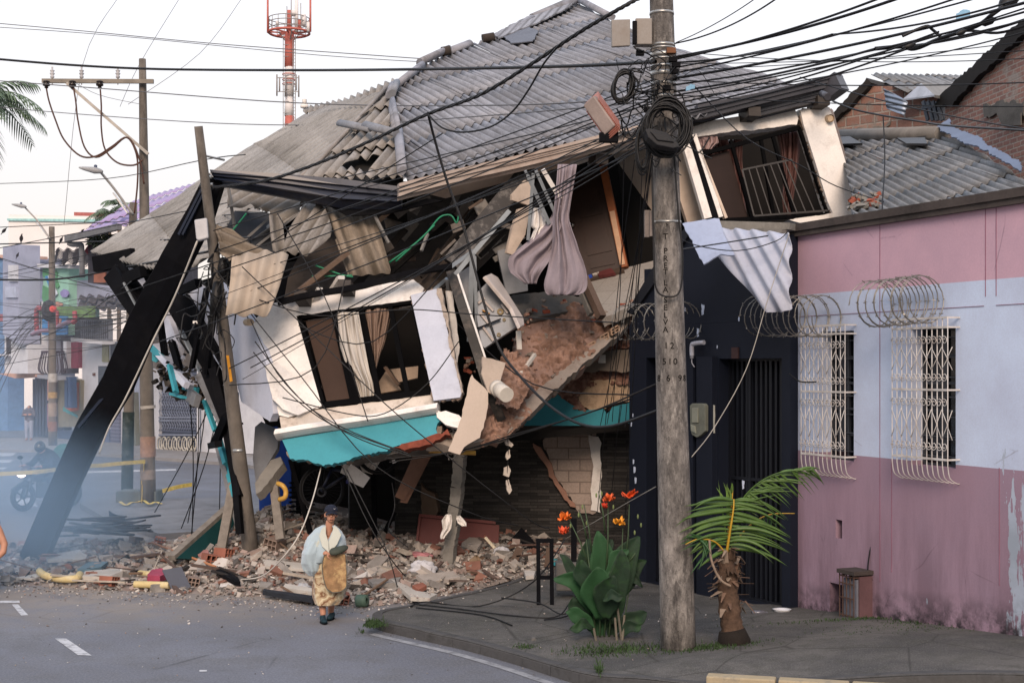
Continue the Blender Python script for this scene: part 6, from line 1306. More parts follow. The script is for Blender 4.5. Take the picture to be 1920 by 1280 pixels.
# barrier tape
YT=M('tape_yellow','c9b25a',.6,.25,14)
for q,lb in(([(-20,889,31),(60,885,31),(104,880,31.5)],'yellow barrier tape running from the left edge behind the girder'),([(160,873,32),(190,872,32.5),(230,868,33),(272,865,33.7)],'yellow barrier tape tied to the cross-arm pole'),([(270,866,33.8),(268,900,33.9),(266,945,33.8)],'loose end of yellow tape down the cross-arm pole'),([(305,920,31.6),(335,912,32),(360,908,32.3)],'scrap of yellow tape on the ground right of the cross-arm pole')):
    mb=MB();pts=crv([P(*p)for p in q],6)
    for a,b in zip(pts,pts[1:]):bar(mb,a,b,.012,.09,(0,0,1))
    tag(mb.obj('barrier_tape',YT),lb,'barrier tape')
mb=MB();rs=random.Random(44)
pts=crv([G(225+i*11,955+rs.uniform(-5,5),0)+Vector((0,0,rs.uniform(.14,.22)))for i in range(8)],5)
for a,b in zip(pts,pts[1:]):bar(mb,a,b,.07,.01,(0,0,1))
tag(mb.obj('barrier_tape',YT),'heap of crumpled yellow tape at the foot of the cross-arm pole','barrier tape')
# ------------------------------------------------------------------ window grilles and razor wire on the pink wall
GRL=M('grille_white','c4c1be',.5,.15,6,.2,60,dirt='8b7b6e',da=.5,ds=5)
def hzp(px,z,off,pl=PW):return hz(px,z,pl,off)
def spiral(c,ux,uz,r_,turns=1.4,n_=12,flip=1):return[c+ux*(flip*math.cos(i/n_*turns*6.28)*r_*(1-.75*i/n_))+uz*(math.sin(i/n_*turns*6.28)*r_*(1-.75*i/n_))for i in range(n_+1)]
def grille(x0,x1,z0,z1,nb):
    mb=MB();of=.17;ux=(hz(x1,0)-hz(x0,0)).normalized();uz=Vector((0,0,1));xs=[]
    L=(hz(x1,0)-hz(x0,0)).length;A=hz(x0,0)
    for i in range(nb+1):
        b=A+ux*L*i/nb+PW.n*of;xs.append(b)
        tube(mb,[b+uz*z1,b+uz*(z0+.28)]+crv([b+uz*(z0+.2)+PW.n*.0,b+uz*(z0+.06)-PW.n*.03,b+uz*z0-PW.n*.12,b+uz*(z0-.01)-PW.n*of],3),.0068,5)
    for z in(z1,z1-.11,(z0+z1)/2+.12,z0+.27):
        bar(mb,A+PW.n*.0+uz*z,A+PW.n*of+uz*z,.02,.02);bar(mb,A+PW.n*of+uz*z,A+ux*L+PW.n*of+uz*z,.025,.02,PW.n);bar(mb,A+ux*L+PW.n*of+uz*z,A+ux*L+uz*z,.02,.02)
    g_=mb.obj('window_grille',GRL,pk);mb=MB();d=L/nb
    for(za,zb)in((z1-.14,(z0+z1)/2+.15),((z0+z1)/2+.09,z0+.30)):
        for i in range(0,nb):
            c=A+ux*(d*(i+.5))+PW.n*(of+.012);r_=d*.62
            for zc,sg in((za-.12,1),(zb+.12,-1)):tube(mb,spiral(c+uz*zc,ux,uz*sg,r_,flip=1 if i%2 else-1),.005,4)
            if i%2==0:
                zm=(za+zb)/2;tube(mb,[c-ux*d*.5+uz*(za-.2),c+ux*d*.6+uz*zm,c-ux*d*.5+uz*(zb+.2)],.005,4);tube(mb,[c+ux*d*1.5+uz*(za-.2),c+ux*d*.5+uz*zm,c+ux*d*1.5+uz*(zb+.2)],.005,4)
    mb.obj('scrollwork',GRL,g_)
grille(1522,1605,2.0,3.95,10);grille(1694,1799,2.08,3.98,11)
RZ=M('razor_wire_steel','8f8c86',.4,.2,8,0,metal=.6)
def razor(lb,a,b,r_,turns,seed,droop=.0):
    rs=random.Random(seed);a,b=Vector(a),Vector(b);ax=(b-a).normalized();up=Vector((0,0,1));sd=ax.cross(up).normalized();mb=MB();n_=turns*20;pts=[]
    for i in range(n_+1):
        an=i/20*2*math.pi;f_=i/n_;rr=r_*(1+.08*mnoise.noise(Vector((i*.06,seed,0))));pts.append(a.lerp(b,f_+.035*math.sin(an*.5+seed))+up*math.sin(an)*rr+sd*math.cos(an)*rr-up*droop*4*f_*(1-f_))
    tube(mb,pts,.007,4,cap=False)
    for i in range(0,n_,2):
        p=pts[i];t=(pts[min(i+1,n_)]-p).normalized();q=Vector((rs.uniform(-1,1),rs.uniform(-1,1),rs.uniform(-1,1))).normalized();bar(mb,p-q*.024,p+q*.024,.016,.004,t)
    tag(mb.obj('razor_wire',RZ),lb,'razor wire')
razor('coil of razor wire above the left grilled window, reaching over the navy wall',hzp(1452,4.12,.3),hzp(1592,4.06,.3),.27,13,3)
razor('coil of razor wire above the right grilled window of the pink house',hzp(1668,4.18,.3),hzp(1775,4.2,.3),.28,13,5)
razor('coil of razor wire on the navy wall behind the big pole',hz(1192,4.1,NP,.25),hz(1318,4.1,NP,.25),.27,12,8)
# small meter cabinet at the wall foot
cb_=thing('meter_cabinet','small rusty caged meter cabinet standing at the foot of the pink wall','cabinet',hzp(1622,.3,.15))
mb=MB();z0=walk_h(5.0,17.3)-.03;A,B=hz(1607,0),hz(1634,0)
def bx2(mb,x0,x1,o0,o1,za,zb,mi=0):
    q=[hzp(x0,za,o0),hzp(x1,za,o0),hzp(x1,za,o1),hzp(x0,za,o1)];up=Vector((0,0,zb-za));mb.add(q+[p+up for p in q],[(0,1,2,3),(7,6,5,4),(0,4,5,1),(1,5,6,2),(2,6,7,3),(3,7,4,0)],mi)
bx2(mb,1616,1636,-.02,.2,.05,.8);mb.obj('housing',M('cabinet_pink','5c4448',.9,.2,3,.3),cb_)
mb=MB();bx2(mb,1610,1634,.2,.23,.08,.76);mb.obj('door',M('cabinet_grey','6a6d78',.6,.2,5,.3,dirt='4a3a34',da=.7,ds=5),cb_)
mb=MB()
for z in(.08,.3,.52,.7,.79):bar(mb,hzp(1607,z,.27),hzp(1634,z,.27),.015,.015)
for x in(1607,1613,1620,1627,1634):bar(mb,hzp(x,.04,.27),hzp(x,.82,.27),.012,.012)
for x in(1607,1634):
    for z in(.1,.79):bar(mb,hzp(x,z,.0),hzp(x,z,.27),.015,.015)
mb.obj('cage',M('rusty_bar','4d3a33',.8,.3,8,.3),cb_)
mb=MB();bx2(mb,1605,1638,-.02,.3,.82,.87);mb.obj('lid',M('cabinet_lid','3e3836',.9,.3),cb_)

# ------------------------------------------------------------------ cloth
def cloth(name,label,cat,rows,Z,mat,folds=7,amp=.05,mb=None,dz=0.,seed=0,pl=None,parent=None,sl=1.5):
    mb=mb or MB();rs=random.Random(seed);n_=len(rows)-1
    def fn(u,v):
        f_=v*n_;i=min(int(f_),n_-1);t=f_-i;y=rows[i][0]+(rows[i+1][0]-rows[i][0])*t;xl=rows[i][1]+(rows[i+1][1]-rows[i][1])*t;xr=rows[i][2]+(rows[i+1][2]-rows[i][2])*t
        x=xl+(xr-xl)*u;nz_=mnoise.noise(Vector((u*folds*.9,v*1.6,seed)));d=amp*(math.sin(u*folds*5.2+5*nz_+sl*v)*.8+2.0*nz_+.5*abs(mnoise.noise(Vector((u*folds*2.5,v*2+u*2,seed+7))))*2)+dz*v
        if pl:return pl.at(x,y,-d)
        return P(x,y,Z+d)
    grid(mb,fn,90,26);o=mb.obj(name,mat,parent,solid=.006)
    if label:tag(o,label,cat)
    return o
LIN=M('grey_linen','92888f',.9,.2,3,.4,60,dirt='6d6268',da=.3)
cloth('curtain','large torn grey curtain hanging out of the opened upper room','curtain',[(308,1046,1082),(340,1044,1077),(380,1040,1070),(410,1036,1066),(430,1036,1072),(450,1036,1080),(470,1034,1086),(490,1030,1094),(510,1026,1100),(530,1020,1102),(542,1021,1100),(549,1023,1094),(553,1027,1084)],21.85,LIN,2.6,.055,seed=2,sl=3)
cloth('curtain','left swag of the torn grey curtain, drooping to a low pocket','curtain',[(385,1042,1062),(405,1034,1060),(425,1020,1058),(445,1000,1054),(465,975,1048),(482,954,1036),(498,952,1024),(512,957,1014),(524,974,1008),(532,984,1006)],21.95,LIN,2.4,.06,seed=14,sl=8)
WCU=M('white_curtain_cloth','cdc7be',.85,.06,2,.2,120);BCU=M('beige_curtain_cloth','8a7466',.85,.1,2,.2,120);RCU=M('brown_satin','5c3f3b',.5,.15,3,.2,80)
cloth('curtain','white curtain knotted at its foot in the left window, spilling over the sill','curtain',[(585,632,672),(615,635,677),(650,638,684),(680,645,690),(700,656,694),(718,668,699),(735,671,702),(750,675,700),(758,681,690)],21.5,WCU,4,.05,seed=4)
cloth('curtain','beige curtain in the middle of the left window','curtain',[(578,682,736),(610,684,729),(640,690,722),(665,697,713),(690,701,706)],21.75,BCU,5,.05,seed=5)
cloth('curtain','brown satin curtain at the left side of the right window','curtain',[(262,1312,1392),(300,1326,1392),(350,1344,1394),(408,1362,1400)],24.3,RCU,6,.05,seed=6)
cloth('curtain','brown satin curtain at the right side of the right window','curtain',[(246,1456,1502),(280,1462,1500),(330,1470,1494),(370,1466,1488),(408,1470,1482)],24.5,RCU,4,.05,seed=7)
cloth('curtain_valance','pinkish bunched valance over the right window','curtain',[(256,1304,1345),(268,1306,1348),(280,1314,1335)],23.7,M('pinkish_satin','a08886',.6),3,.04,seed=8)
cloth('shirt','white shirt caught among the profiles left of the grey curtain','shirt',[(390,1000,1014),(405,998,1022),(425,996,1024),(430,1002,1014),(455,992,1004)],22.0,WHITE,2,.04,seed=9)
cloth('cloth','white cloth tied round the broken concrete post','cloth',[(964,836,846),(975,828,848),(990,830,846),(1003,826,836),(1010,826,832)],22.2,WHITE,2,.04,seed=10)
cloth('cloth','white cloth end sticking out right of the concrete post','cloth',[(966,856,862),(972,856,868),(980,858,874),(986,866,874)],22.3,WHITE,1,.03,seed=11)
# cooker wedged in the gap
st=thing('cooker','grey metal cooker tipped over and wedged beside the torn slab, its back showing','cooker',P(932,600,22.0))
cp_=Pl((893,550,21.9),(955,572,21.9),(905,655,21.6))
mb=MB();plate(mb,cp_,[(890,552),(914,528),(953,578),(970,612),(904,656),(894,600)],.08);mb.obj('back_panel',M('cooker_grey','83868a',.45,.1,3,.1,metal=.3),st,bev=.01)
mb=MB();plate(mb,Pl((914,520,21.8),(978,600,21.9),(930,520,22.3)),[(906,520),(918,515),(930,522),(978,598),(980,612),(972,616),(956,580)],.06,.04);mb.obj('side_panel',M('cooker_white','c9beb6',.4),st,bev=.012)
for x0,y0,x1,y1 in((908,566,925,584),(900,588,923,616),(904,612,925,640),(940,572,952,588),(896,570,908,560)):
    mb=MB();bar(mb,cp_.at(x0,y0,.03),cp_.at(x1,y1,.03),.03,.03);mb.obj('rib',M('cooker_white',''),st)
for x,y,s_ in((938,585,.05),(945,600,.025),(935,628,.03)):
    mb=MB();lathe(mb,cp_.at(x,y,0),cp_.n,[(.0,s_),(.02,s_*1.1),(.025,s_*.6),(.01,s_*.4)],12);mb.obj('fitting',M('brass_dull','8b7a5a',.5),st)
mb=MB();bar(mb,cp_.at(893,618,.05),cp_.at(938,600,.05),.04,.02);bar(mb,cp_.at(904,583,.04),cp_.at(918,590,.04),.05,.02,mi=1);mb.obj('tube',[BLACK,M('ochre_tag','a8772e',.7)],st)
for nm,lb,q,m_ in(('blue_box','small blue box on the tilted tiled floor beside the brown door',[(1101,516),(1109,513),(1113,524),(1105,528)],('box_blue','2547a0')),('maroon_mat','maroon mat lying on the tilted tiled floor under the brown door',[(1118,514),(1150,510),(1156,518),(1125,524)],('mat_maroon','5a2a2a')),('white_rag','white rag between the blue box and the maroon mat',[(1110,514),(1124,512),(1126,520),(1114,522)],('rag_white','b9b3ab'))):
    mb=MB();plate(mb,FLP,q,.06,.08,jag=.008,step=.03);tag(mb.obj(nm,M(m_[0],m_[1],.8)),lb,nm.split('_')[1])
mb=MB();wk_=T(843,830,21.2,.2,.1)
for a_,b_ in(((826,800),(842,862)),((848,796),(856,850))):tube(mb,[wk_.at(*a_),wk_.at(*b_)],.008,5)
for i in range(7):tube(mb,crv([wk_.at(828+i*2,806+i*8),wk_.at(836+i*2,812+i*8),wk_.at(850+i,803+i*8)],3),.006,4)
tag(mb.obj('wire_rack',M('wire_white','b5b0aa',.4)),'bent white wire rack hanging beside the white board at the broken teal end','rack')
# hanging plaster lumps on a wire
cable([(952,818,21.6),(953,850,21.6),(951,890,21.6),(955,915,21.6)],.006,'thin wire threaded with plaster lumps under the slab',None)
for q in([(946,823),(952,821),(963,834),(959,838),(950,834)],[(951,846),(956,842),(957,857),(951,862),(948,856)],[(945,876),(953,872),(958,882),(954,894),(944,890)],[(949,900),(954,898),(960,918),(955,926),(950,916)]):
    mb=MB();plate(mb,T(q[0][0],q[0][1],21.6,.1,.1),q,.09,jag=.006,step=.03);tag(mb.obj('plaster_lump',M('plaster_white','bdb3a8',.9,.15)),'white plaster lump dangling on a wire below the fallen slab','plaster lump','plaster lumps on the wire')

# ------------------------------------------------------------------ ground floor clutter
def lone(name,label,cat,pl,poly,t,mat,off=0,jag=0,grp=None,**k):
    mb=MB();plate(mb,pl,poly,t,off,jag=jag,**k);return tag(mb.obj(name,mat),label,cat,grp)
REDP=M('red_panel_paint','5e1b16',.5,.12,2,.1,30,dirt='4d1c18',da=.5)
rp_=thing('metal_sheet','large dark red metal panel standing behind the broken concrete post','panel',P(860,1040,24.0))
mb=MB();RPP=T(860,1000,24.0,-.1,.2);plate(mb,RPP,[(786,963),(936,984),(933,1050),(778,1045)],.05);mb.obj('sheet',REDP,rp_)
mb=MB();bar(mb,RPP.at(787,966,.03),RPP.at(930,980,.03),.05,.05,RPP.n);bar(mb,RPP.at(788,968,.03),RPP.at(779,1045,.03),.04,.03,RPP.n);mb.obj('rim',REDP,rp_)
mb=MB();rs=random.Random(13);n_=16;path=[P(864,846,22.3),P(860,900,22.4),P(852,960,22.5),(P(846,1020,22.6)),P(838,1092,22.7)];path=crv(path,5)
for i in range(len(path)-1):
    a,b=path[i],path[i+1];bar(mb,a+Vector((rs.uniform(-.012,.012),0,0)),b+Vector((rs.uniform(-.012,.012),0,0)),.17+rs.uniform(-.02,.02),.18,Vector((.3,1,0)))
tag(mb.obj('concrete_post',CONC),'broken rough concrete post propping the fallen storey over the rubble','post')
mb=MB();tube(mb,[P(745,841,21.3),P(892,849,21.2)],.035,10);tag(mb.obj('yellow_pipe',M('pipe_yellow','c79c4b',.4,.12,4)),'yellow pipe sticking out level under the teal band by the white board','pipe')
SLAT=M('brown_laminate','76594a',.6,.15,6,.2,40)
slp=T(775,900,22.6,.4,-.1)
lone('laminate_board','brown laminate board hanging from the ceiling, front one of three','board',slp,[(776,852),(803,858),(757,938),(741,931)],.02,SLAT);lone('laminate_board','brown laminate board hanging from the ceiling, second of three','board',slp,[(790,852),(810,856),(765,944),(752,942)],.02,SLAT,-.04);lone('laminate_board','brown laminate board hanging from the ceiling, rearmost and shortest','board',slp,[(798,850),(816,852),(790,890),(780,884)],.02,SLAT,-.08)
lone('white_board','white board with a cut corner hanging below the teal band, right of the bicycle','board',T(665,890,22.6,.2,0),[(650,882),(658,868),(694,895),(681,914),(655,902)],.02,WHITE);lone('white_board','small white board left of the cut white board below the teal band','board',T(645,885,22.7,.2,0),[(638,886),(645,868),(655,872),(652,892)],.02,WHITE)
lone('white_board','white board seen through the spokes of the raised wheel','board',T(700,870,22.9),[(668,860),(718,856),(698,889),(680,884)],.02,WHITE)
mb=MB();tube(mb,[P(731,847,22.2),P(739,865,22.2)],.025,8);lathe(mb,P(739,864,22.2),Vector((.35,0,-1)),[(0,.025),(.01,.035),(.03,.035)],8);tag(mb.obj('white_pipe_end',WHITE),'short white pipe end below the torn brick edge','pipe')
# bicycle hanging by its frame
bi=thing('bicycle','dark mountain bicycle hanging under the fallen floor beside the posts','bicycle',P(640,950,22.9));TY=M('tyre','131315',.8,.2,5,.2);RIMM=M('rim_grey','3a3b3e',.4,metal=.6)
def wheel(c,r_,nrm,t_):
    nrm=Vector(nrm).normalized();x=nrm.orthogonal().normalized();y=nrm.cross(x);ring=lambda rr,k=40:[c+(x*math.cos(i*6.2832/k)+y*math.sin(i*6.2832/k))*rr for i in range(k+1)]
    mb=MB();tube(mb,ring(r_),.026,8,cap=False);ty=mb.obj('tyre',TY,t_);mb=MB();tube(mb,ring(r_-.03),.011,6,cap=False)
    for i in range(28):a=i*6.2832/28;tube(mb,[c+nrm*(.02 if i%2 else-.02),c+(x*math.cos(a)+y*math.sin(a))*(r_-.03)],.0022,3)
    lathe(mb,c-nrm*.04,nrm,[(0,.01),(.01,.03),(.07,.03),(.08,.01)],10);mb.obj('rim',RIMM,ty)
wc1,wc2=P(604,916,22.9),P(710,848,22.8);wheel(wc1,.36,(.35,-1,.1),bi);wheel(wc2,.34,(.2,-1,.2),bi)
FRB=M('frame_blue_black','1c2138',.35,spec=.6);mb=MB();hd_,bb_,sd_=P(655,885,22.8),P(603,921,22.8),P(640,868,22.8)
for a,b,r_ in((wc1,P(622,880,22.85),.014),(P(622,880,22.85),bb_,.02),(P(622,880,22.85),hd_,.022),(bb_,hd_,.026),(hd_,wc2,.016),(hd_,P(650,895,22.7),.02)):tube(mb,[a,b],r_,8)
mb.obj('frame',FRB,bi);mb=MB();tube(mb,[bb_,P(632,905,22.6)],.014,6);lathe(mb,bb_-Vector((0,.06,0)),(0,1,0),[(0,.09),(.01,.09),(.012,.05),(.0,.045)],20);mb.obj('crank',RIMM,bi)
mb=MB();tube(mb,[P(645,900,22.5),P(658,890,22.9)],.022,8);mb.obj('handle_grip',BLACK,bi);mb=MB();box(mb,P(652,902,22.6),(.05,.1,.06));mb.obj('pedal',M('pedal_blue','2b2f6a',.5),bi)
# blue tarpaulin wall, slabs and props at the left corner
lone('blue_board','bright blue panel standing behind the leaning props at the left corner','panel',T(515,890,25.0),[(484,800),(520,800),(545,850),(546,960),(486,960)],.06,M('royal_blue','1f4fae',.6,.12))
lone('broken_slab','grey slab leaning right of the leaning pole under the pale side wall','slab',T(500,830,22.9,-.3,.6),[(478,800),(490,790),(524,806),(520,840),(480,906),(474,860)],.08,M('slab_grey2','6c6f74',.9,.15,3,.4))
lone('broken_slab','thick broken concrete slab resting on a prop right of the leaning pole','slab',T(500,890,22.4,-.3,.8),[(478,905),(508,862),(526,856),(531,868),(490,920),(480,926)],.18,CONC,jag=.015)
for(x0,y0,x1,y1,w_,Z,lb)in((512,893,526,1010,.14,22.5,'weathered wooden prop with a yellow hook pipe right of the leaning pole'),(438,905,412,1046,.15,22.9,'pale wooden prop leaning left of the leaning pole')):
    mb=MB();bar(mb,P(x0,y0,Z),P(x1,y1,Z-.2),w_,.07,Vector((.2,1,0)));tag(mb.obj('timber_prop',M('weathered_wood','7d7770',.9,.25,8,.5,30)),lb,'prop')
mb=MB();tube(mb,crv([P(521,906,22.2),P(530,910,22.1),P(536,920,22.1),P(534,932,22.1),P(524,936,22.2)],5),.04,8);tag(mb.obj('yellow_pipe',M('pipe_yellow','')),'curved stub of yellow pipe hooked on the wooden prop','pipe')
gb=thing('green_board','long wooden beam with dark green board fallen diagonally left of the props','beam',P(330,1045,22.6));mb=MB();bar(mb,P(322,1046,22.4),P(452,930,24.2),.13,.1);mb.obj('beam',M('weathered_wood',''),gb)
mb=MB();plate(mb,T(390,1000,23.0,1.0,.6),[(335,1044),(445,946),(450,958),(440,985),(395,1030),(372,1046)],.04,-.05);mb.obj('board',M('bottle_green','123c3e',.6,.2),gb);mb=MB();plate(mb,T(445,940,24.0,.5,.3),[(432,952),(455,930),(470,945),(448,972)],.05,.02);mb.obj('end',M('dark_red_wood','6b3026',.8),gb)
lone('dark_sheet','black triangular sheet leaning on the stone wall right of the red panel','sheet',T(975,1010,23.9,0,.3),[(940,1030),(978,988),(1008,1022),(1002,1040)],.03,BLACK)
for(x0,y0,x1,y1,w_,lb,m_)in((956,1022,1092,1018,.03,'thin rusty rod lying level beyond the black rack','rusty_bar'),(968,1042,1020,1036,.025,'short rusty rod in the rubble left of the black rack','rusty_bar'),(1030,1026,1026,1062,.1,'brown board standing behind the black rack','stud_brown'),(965,1048,975,1026,.12,'dark brown board leaning by the rusty rods','stud_brown')):
    mb=MB();bar(mb,P(x0,y0,22.6),P(x1,y1,22.6),w_,.03,(0,1,0));tag(mb.obj('rod' if 'rod' in lb else 'board',M(m_,'')),lb,'rod' if 'rod' in lb else 'board')
mb=MB();bar(mb,P(910,1007,22.2),P(928,1027,22.1),.04,.03);tag(mb.obj('batten',M('batten_white','c9bda5',.8)),'pale batten leaning in front of the red panel','batten')
rk=thing('black_rack','black steel H shaped stand bolted to a small concrete block on the pavement','stand',P(1022,1140,19.0));hb=walk_h(.45,19.2);ZR=19.25
mb=MB()
for x in(1009,1034):bar(mb,P(x,1012,ZR),P(x+1,1141,ZR),.055,.055)
bar(mb,P(1005,1013,ZR),P(1038,1013,ZR),.06,.055);bar(mb,P(1011,1082,ZR),P(1032,1082,ZR),.05,.05);mb.obj('frame',BLACK,rk)
mb=MB();box(mb,P(1022,1145,ZR),(.36,.28,.09));mb.obj('footing',CONC,rk,bev=.02)
pb_=thing('planter','dark square planter box with a black post, behind the canna plant','planter',P(1070,1095,19.5));mb=MB();box(mb,P(1068,1078,19.9),(.4,.35,.4));mb.obj('box',CONC_D,pb_,bev=.02);mb=MB();bar(mb,P(1076,972,19.9),P(1076,1060,19.9),.1,.08);mb.obj('post',BLACK,pb_)

# ------------------------------------------------------------------ rubble
def front(x):
    P_=[(-12,21.9),(-7.7,21.7),(-6.5,21.3),(-4.6,20.8),(-3.4,20.5),(-2.9,19.95),(-2.0,19.75),(-1.3,20.3),(-.6,21.3),(.1,22.0),(.8,22.9),(2,23.6)]
    for(a,b),(c,d)in zip(P_,P_[1:]):
        if a<=x<=c:return b+(d-b)*(x-a)/(c-a)
    return 24
def hmax(x):
    P_=[(-12,.05),(-7.5,.07),(-6.2,.12),(-5.3,.4),(-4.2,.85),(-3.3,.6),(-2.4,.34),(-1.2,.32),(0,.34),(.6,.25),(1.6,.12)]
    for(a,b),(c,d)in zip(P_,P_[1:]):
        if a<=x<=c:return b+(d-b)*(x-a)/(c-a)
    return.1
def rub(x,y):
    t=max(0.,min(1.,(y-front(x))/3.6));s=t*t*(3-2*t);b_=.0 if x<-.8 else.12*min(1,(x+.8)/.8)
    e_=1.0 if y<25.5 else max(.2,1-(y-25.5)/2.5)if x<-4.6 else 1
    return(b_+min(.06,.3*max(0,y-front(x)))+hmax(x)*s*e_+.07*mnoise.noise(Vector((x*1.1,y*1.1,2)))*min(1,t*4))if t>0 else-.02+b_*.9
RMX=M('rubble_dust','827973',.95,.25,1.6,.9,30,dirt='6a4a3e',da=.7,ds=1.3)
mb=MB();grid(mb,lambda a,b:(lambda x,y:Vector((x,y,rub(x,y)-.02+(.02*mnoise.noise(Vector((x*6,y*6,5)))))))(-9.8+11.6*a,19.5+8.5*b),150,110)
mb.f=[f for f in mb.f if max(mb.v[i].y-front(mb.v[i].x)for i in f)>0 and not(mb.v[f[0]].x<-5 and mb.v[f[0]].y>26.8)];mb.m=mb.m[:len(mb.f)];mb.sm=mb.sm[:len(mb.f)]
tag(mb.obj('rubble_heap',RMX,loc=(0,0,0)),'bed of dust and fine rubble under the collapsed house',None,kind='stuff')
RM=[M('rub_grey','86827e',.95,.2,6,.4),M('rub_dark','575350',.95,.2,6,.4),M('rub_brick','835f53',.95,.2,6,.4),M('rub_pink','978780',.95,.2,6,.4),M('rub_pale','a9a199',.95,.15,6,.4),M('rub_white','c6c1bb',.8,.1)]
rs=random.Random(99);mb=MB();cnt=0
while cnt<12000:
    x=rs.uniform(-9.6,1.5);y=rs.uniform(19.4,26.0);d=y-front(x)
    if d<-.5:continue
    if d<0 and rs.random()>.22*(1+d*2):continue
    if x<-6 and rs.random()<.5:continue
    sz=.02+.085*rs.random()**2.4*(1 if d>0 else.35);
    if rs.random()<.05 and d>.3:sz=rs.uniform(.12,.2)
    mi=rs.choices(range(6),(34,12,7,18,26,4))[0]
    z=max(rub(x,y),walk_h(x,y)if(x>-1.6 and d<0)else 0)+sz*.15;rock(mb,(x,y,z),sz*1.15,rs,mi,rs.choice((.3,.5,.7)));cnt+=1
tag(mb.obj('rubble',RM,loc=(0,0,0)),'thousands of small pieces of broken concrete, brick and plaster',None,kind='stuff')
mb=MB()
for i in range(1500):
    x=rs.uniform(-10,3);y=rs.uniform(15,20.5)if i<350 else front(x)-abs(rs.gauss(0,.55));z=walk_h(x,y)if x>(18.3-y)*.7-1.7 and x>-1.8 else 0.0
    if x>-1.8 and y<18.5 and z==0:pass
    rock(mb,(x,y,z+.008),rs.uniform(.01,.035)*(1 if y>18 else.6),rs,rs.choice((0,1,3,4,5)),.5)
tag(mb.obj('grit',RM,loc=(0,0,0)),'scattered grit on the road and pavement',None,kind='stuff')
for i in range(70):
    x=rs.uniform(-8.6,1.0);y=front(x)+rs.random()**1.2*3.4;z=rub(x,y)+rs.uniform(.03,.14);L_=rs.uniform(.25,.9);an=rs.uniform(0,3.14);tl=rs.uniform(-.25,.35);c=Vector((x,y,z));d=Vector((math.cos(an),math.sin(an),tl)).normalized()*L_/2;mb=MB();w_=rs.choice((.02,.035,.06,.12));bar(mb,c-d,c+d,w_,.015+w_*.2)
    k_=rs.randrange(4);tag(mb.obj('splinter',M(('spl_pale','spl_brown','spl_dark','spl_steel')[k_],('a59c90','6f5a4a','2a2726','5a4c46')[k_],.9,.25,8)),('pale batten splinter','brown board splinter','dark strip','rusty bar')[k_]+' sticking out of the rubble heap','splinter','splinters in the rubble')
def onrub(px,py):
    Z=19.0
    while Z<28:
        p=P(px,py,Z)
        if p.z<=max(rub(p.x,p.y),0):return p
        Z+=.04
    return P(px,py,24)
def place_(px):return 'near the girder foot' if px<250 else 'left of the leaning pole' if px<460 else 'between leaning pole and woman' if px<580 else 'right of the woman' if px<720 else 'below the hanging boards' if px<800 else 'at the foot of the concrete post' if px<900 else 'by the black rack'
KN=[('concrete_chunk','rub_grey','grey concrete chunk',.6),('concrete_chunk','rub_pale','pale concrete chunk',.5),('brick_chunk','rub_brick','broken red brick',.6),('plaster_chunk','rub_white','white flat plaster piece',.14),('tile_piece','rub_pink','flat pinkish slab piece',.16),('concrete_piece','rub_dark','dark flat concrete slab',.18)]
for i in range(150):
    x=rs.uniform(-8.8,1.0);d=rs.random()**1.3*3.6;y=front(x)+d;kn=rs.choice(KN)if rs.random()>.3 else KN[rs.choice((0,1))];s_=.12+.26*rs.random()**2;mb=MB();z=rub(x,y)+s_*.1
    rock(mb,(x,y,z),s_,rs,0,kn[3]);px=CX+x*F/y
    tag(mb.obj(kn[0],M(kn[1],'')),kn[2]+' in the rubble '+place_(px),'rubble piece',kn[2]+'s in the rubble')
def hbrick(px,py,s_,yaw,lb,mat='brick_orange',tilt=.2):
    s_*=.78
    c=onrub(px,py)+Vector((0,0,s_*.3));m=Matrix.Rotation(yaw,3,'Z')@Matrix.Rotation(tilt,3,'Y');t_=thing('hollow_brick',lb,'hollow brick',c);mb=MB();w_,h_,l_=s_,s_*.75,s_*1.3;th=.012
    for z_ in(-1,1):box(mb,c+m@Vector((0,0,z_*h_/2)),(w_,l_,th),m)
    for x_ in(-.5,-.17,.17,.5):box(mb,c+m@Vector((x_*w_*.98,0,0)),(th,l_*.99,h_-th),m)
    mb.obj('shell',M(mat,''),t_);mb=MB();box(mb,c,(w_*.97,l_*.97,th),m);mb.obj('web',M(mat,''),t_)
M('hollow_grey','8c7a70',.95,.2,5,.4)
for a in((205,1096,.24,1.2,'hollow brick at the road edge right of the long yellow pipe'),(395,1058,.3,.5,'orange hollow brick just left of the leaning pole'),(515,1028,.3,-.4,'grey hollow block on its side left of the woman','hollow_grey'),(362,1096,.22,.3,'pale hollow brick beside the dark leaning board','hollow_grey'),(420,1044,.26,1.0,'upper orange hollow brick left of the leaning pole'),(300,1020,.24,.2,'hollow brick on the dark planks'),(905,1018,.26,.9,'reddish hollow brick standing before the red panel'),(640,1128,.26,.2,'bright orange hollow brick on the road edge behind the woman'),(255,1018,.22,.8,'grey hollow block in the smoke by the girder','hollow_grey')):hbrick(*a)
def onbox(name,lb,cat,pts,t,mat,lift=.05,jag=0):
    """flat piece lying on the heap: its corners follow the heap surface"""
    q=[onrub(x,y)+Vector((0,0,lift))for x,y in pts];mb=MB();n_=len(q);up=Vector((0,0,t));mb.add([p+up for p in q]+q,[tuple(range(n_)),tuple(range(2*n_-1,n_-1,-1))]+[(i,i+n_,(i+1)%n_+n_,(i+1)%n_)for i in range(n_)]);return tag(mb.obj(name,M(mat,'')),lb,cat)
YP=M('pipe_yellow_dusty','c3b07e',.6,.15,8,dirt='c9c2a8',da=.5,ds=5)
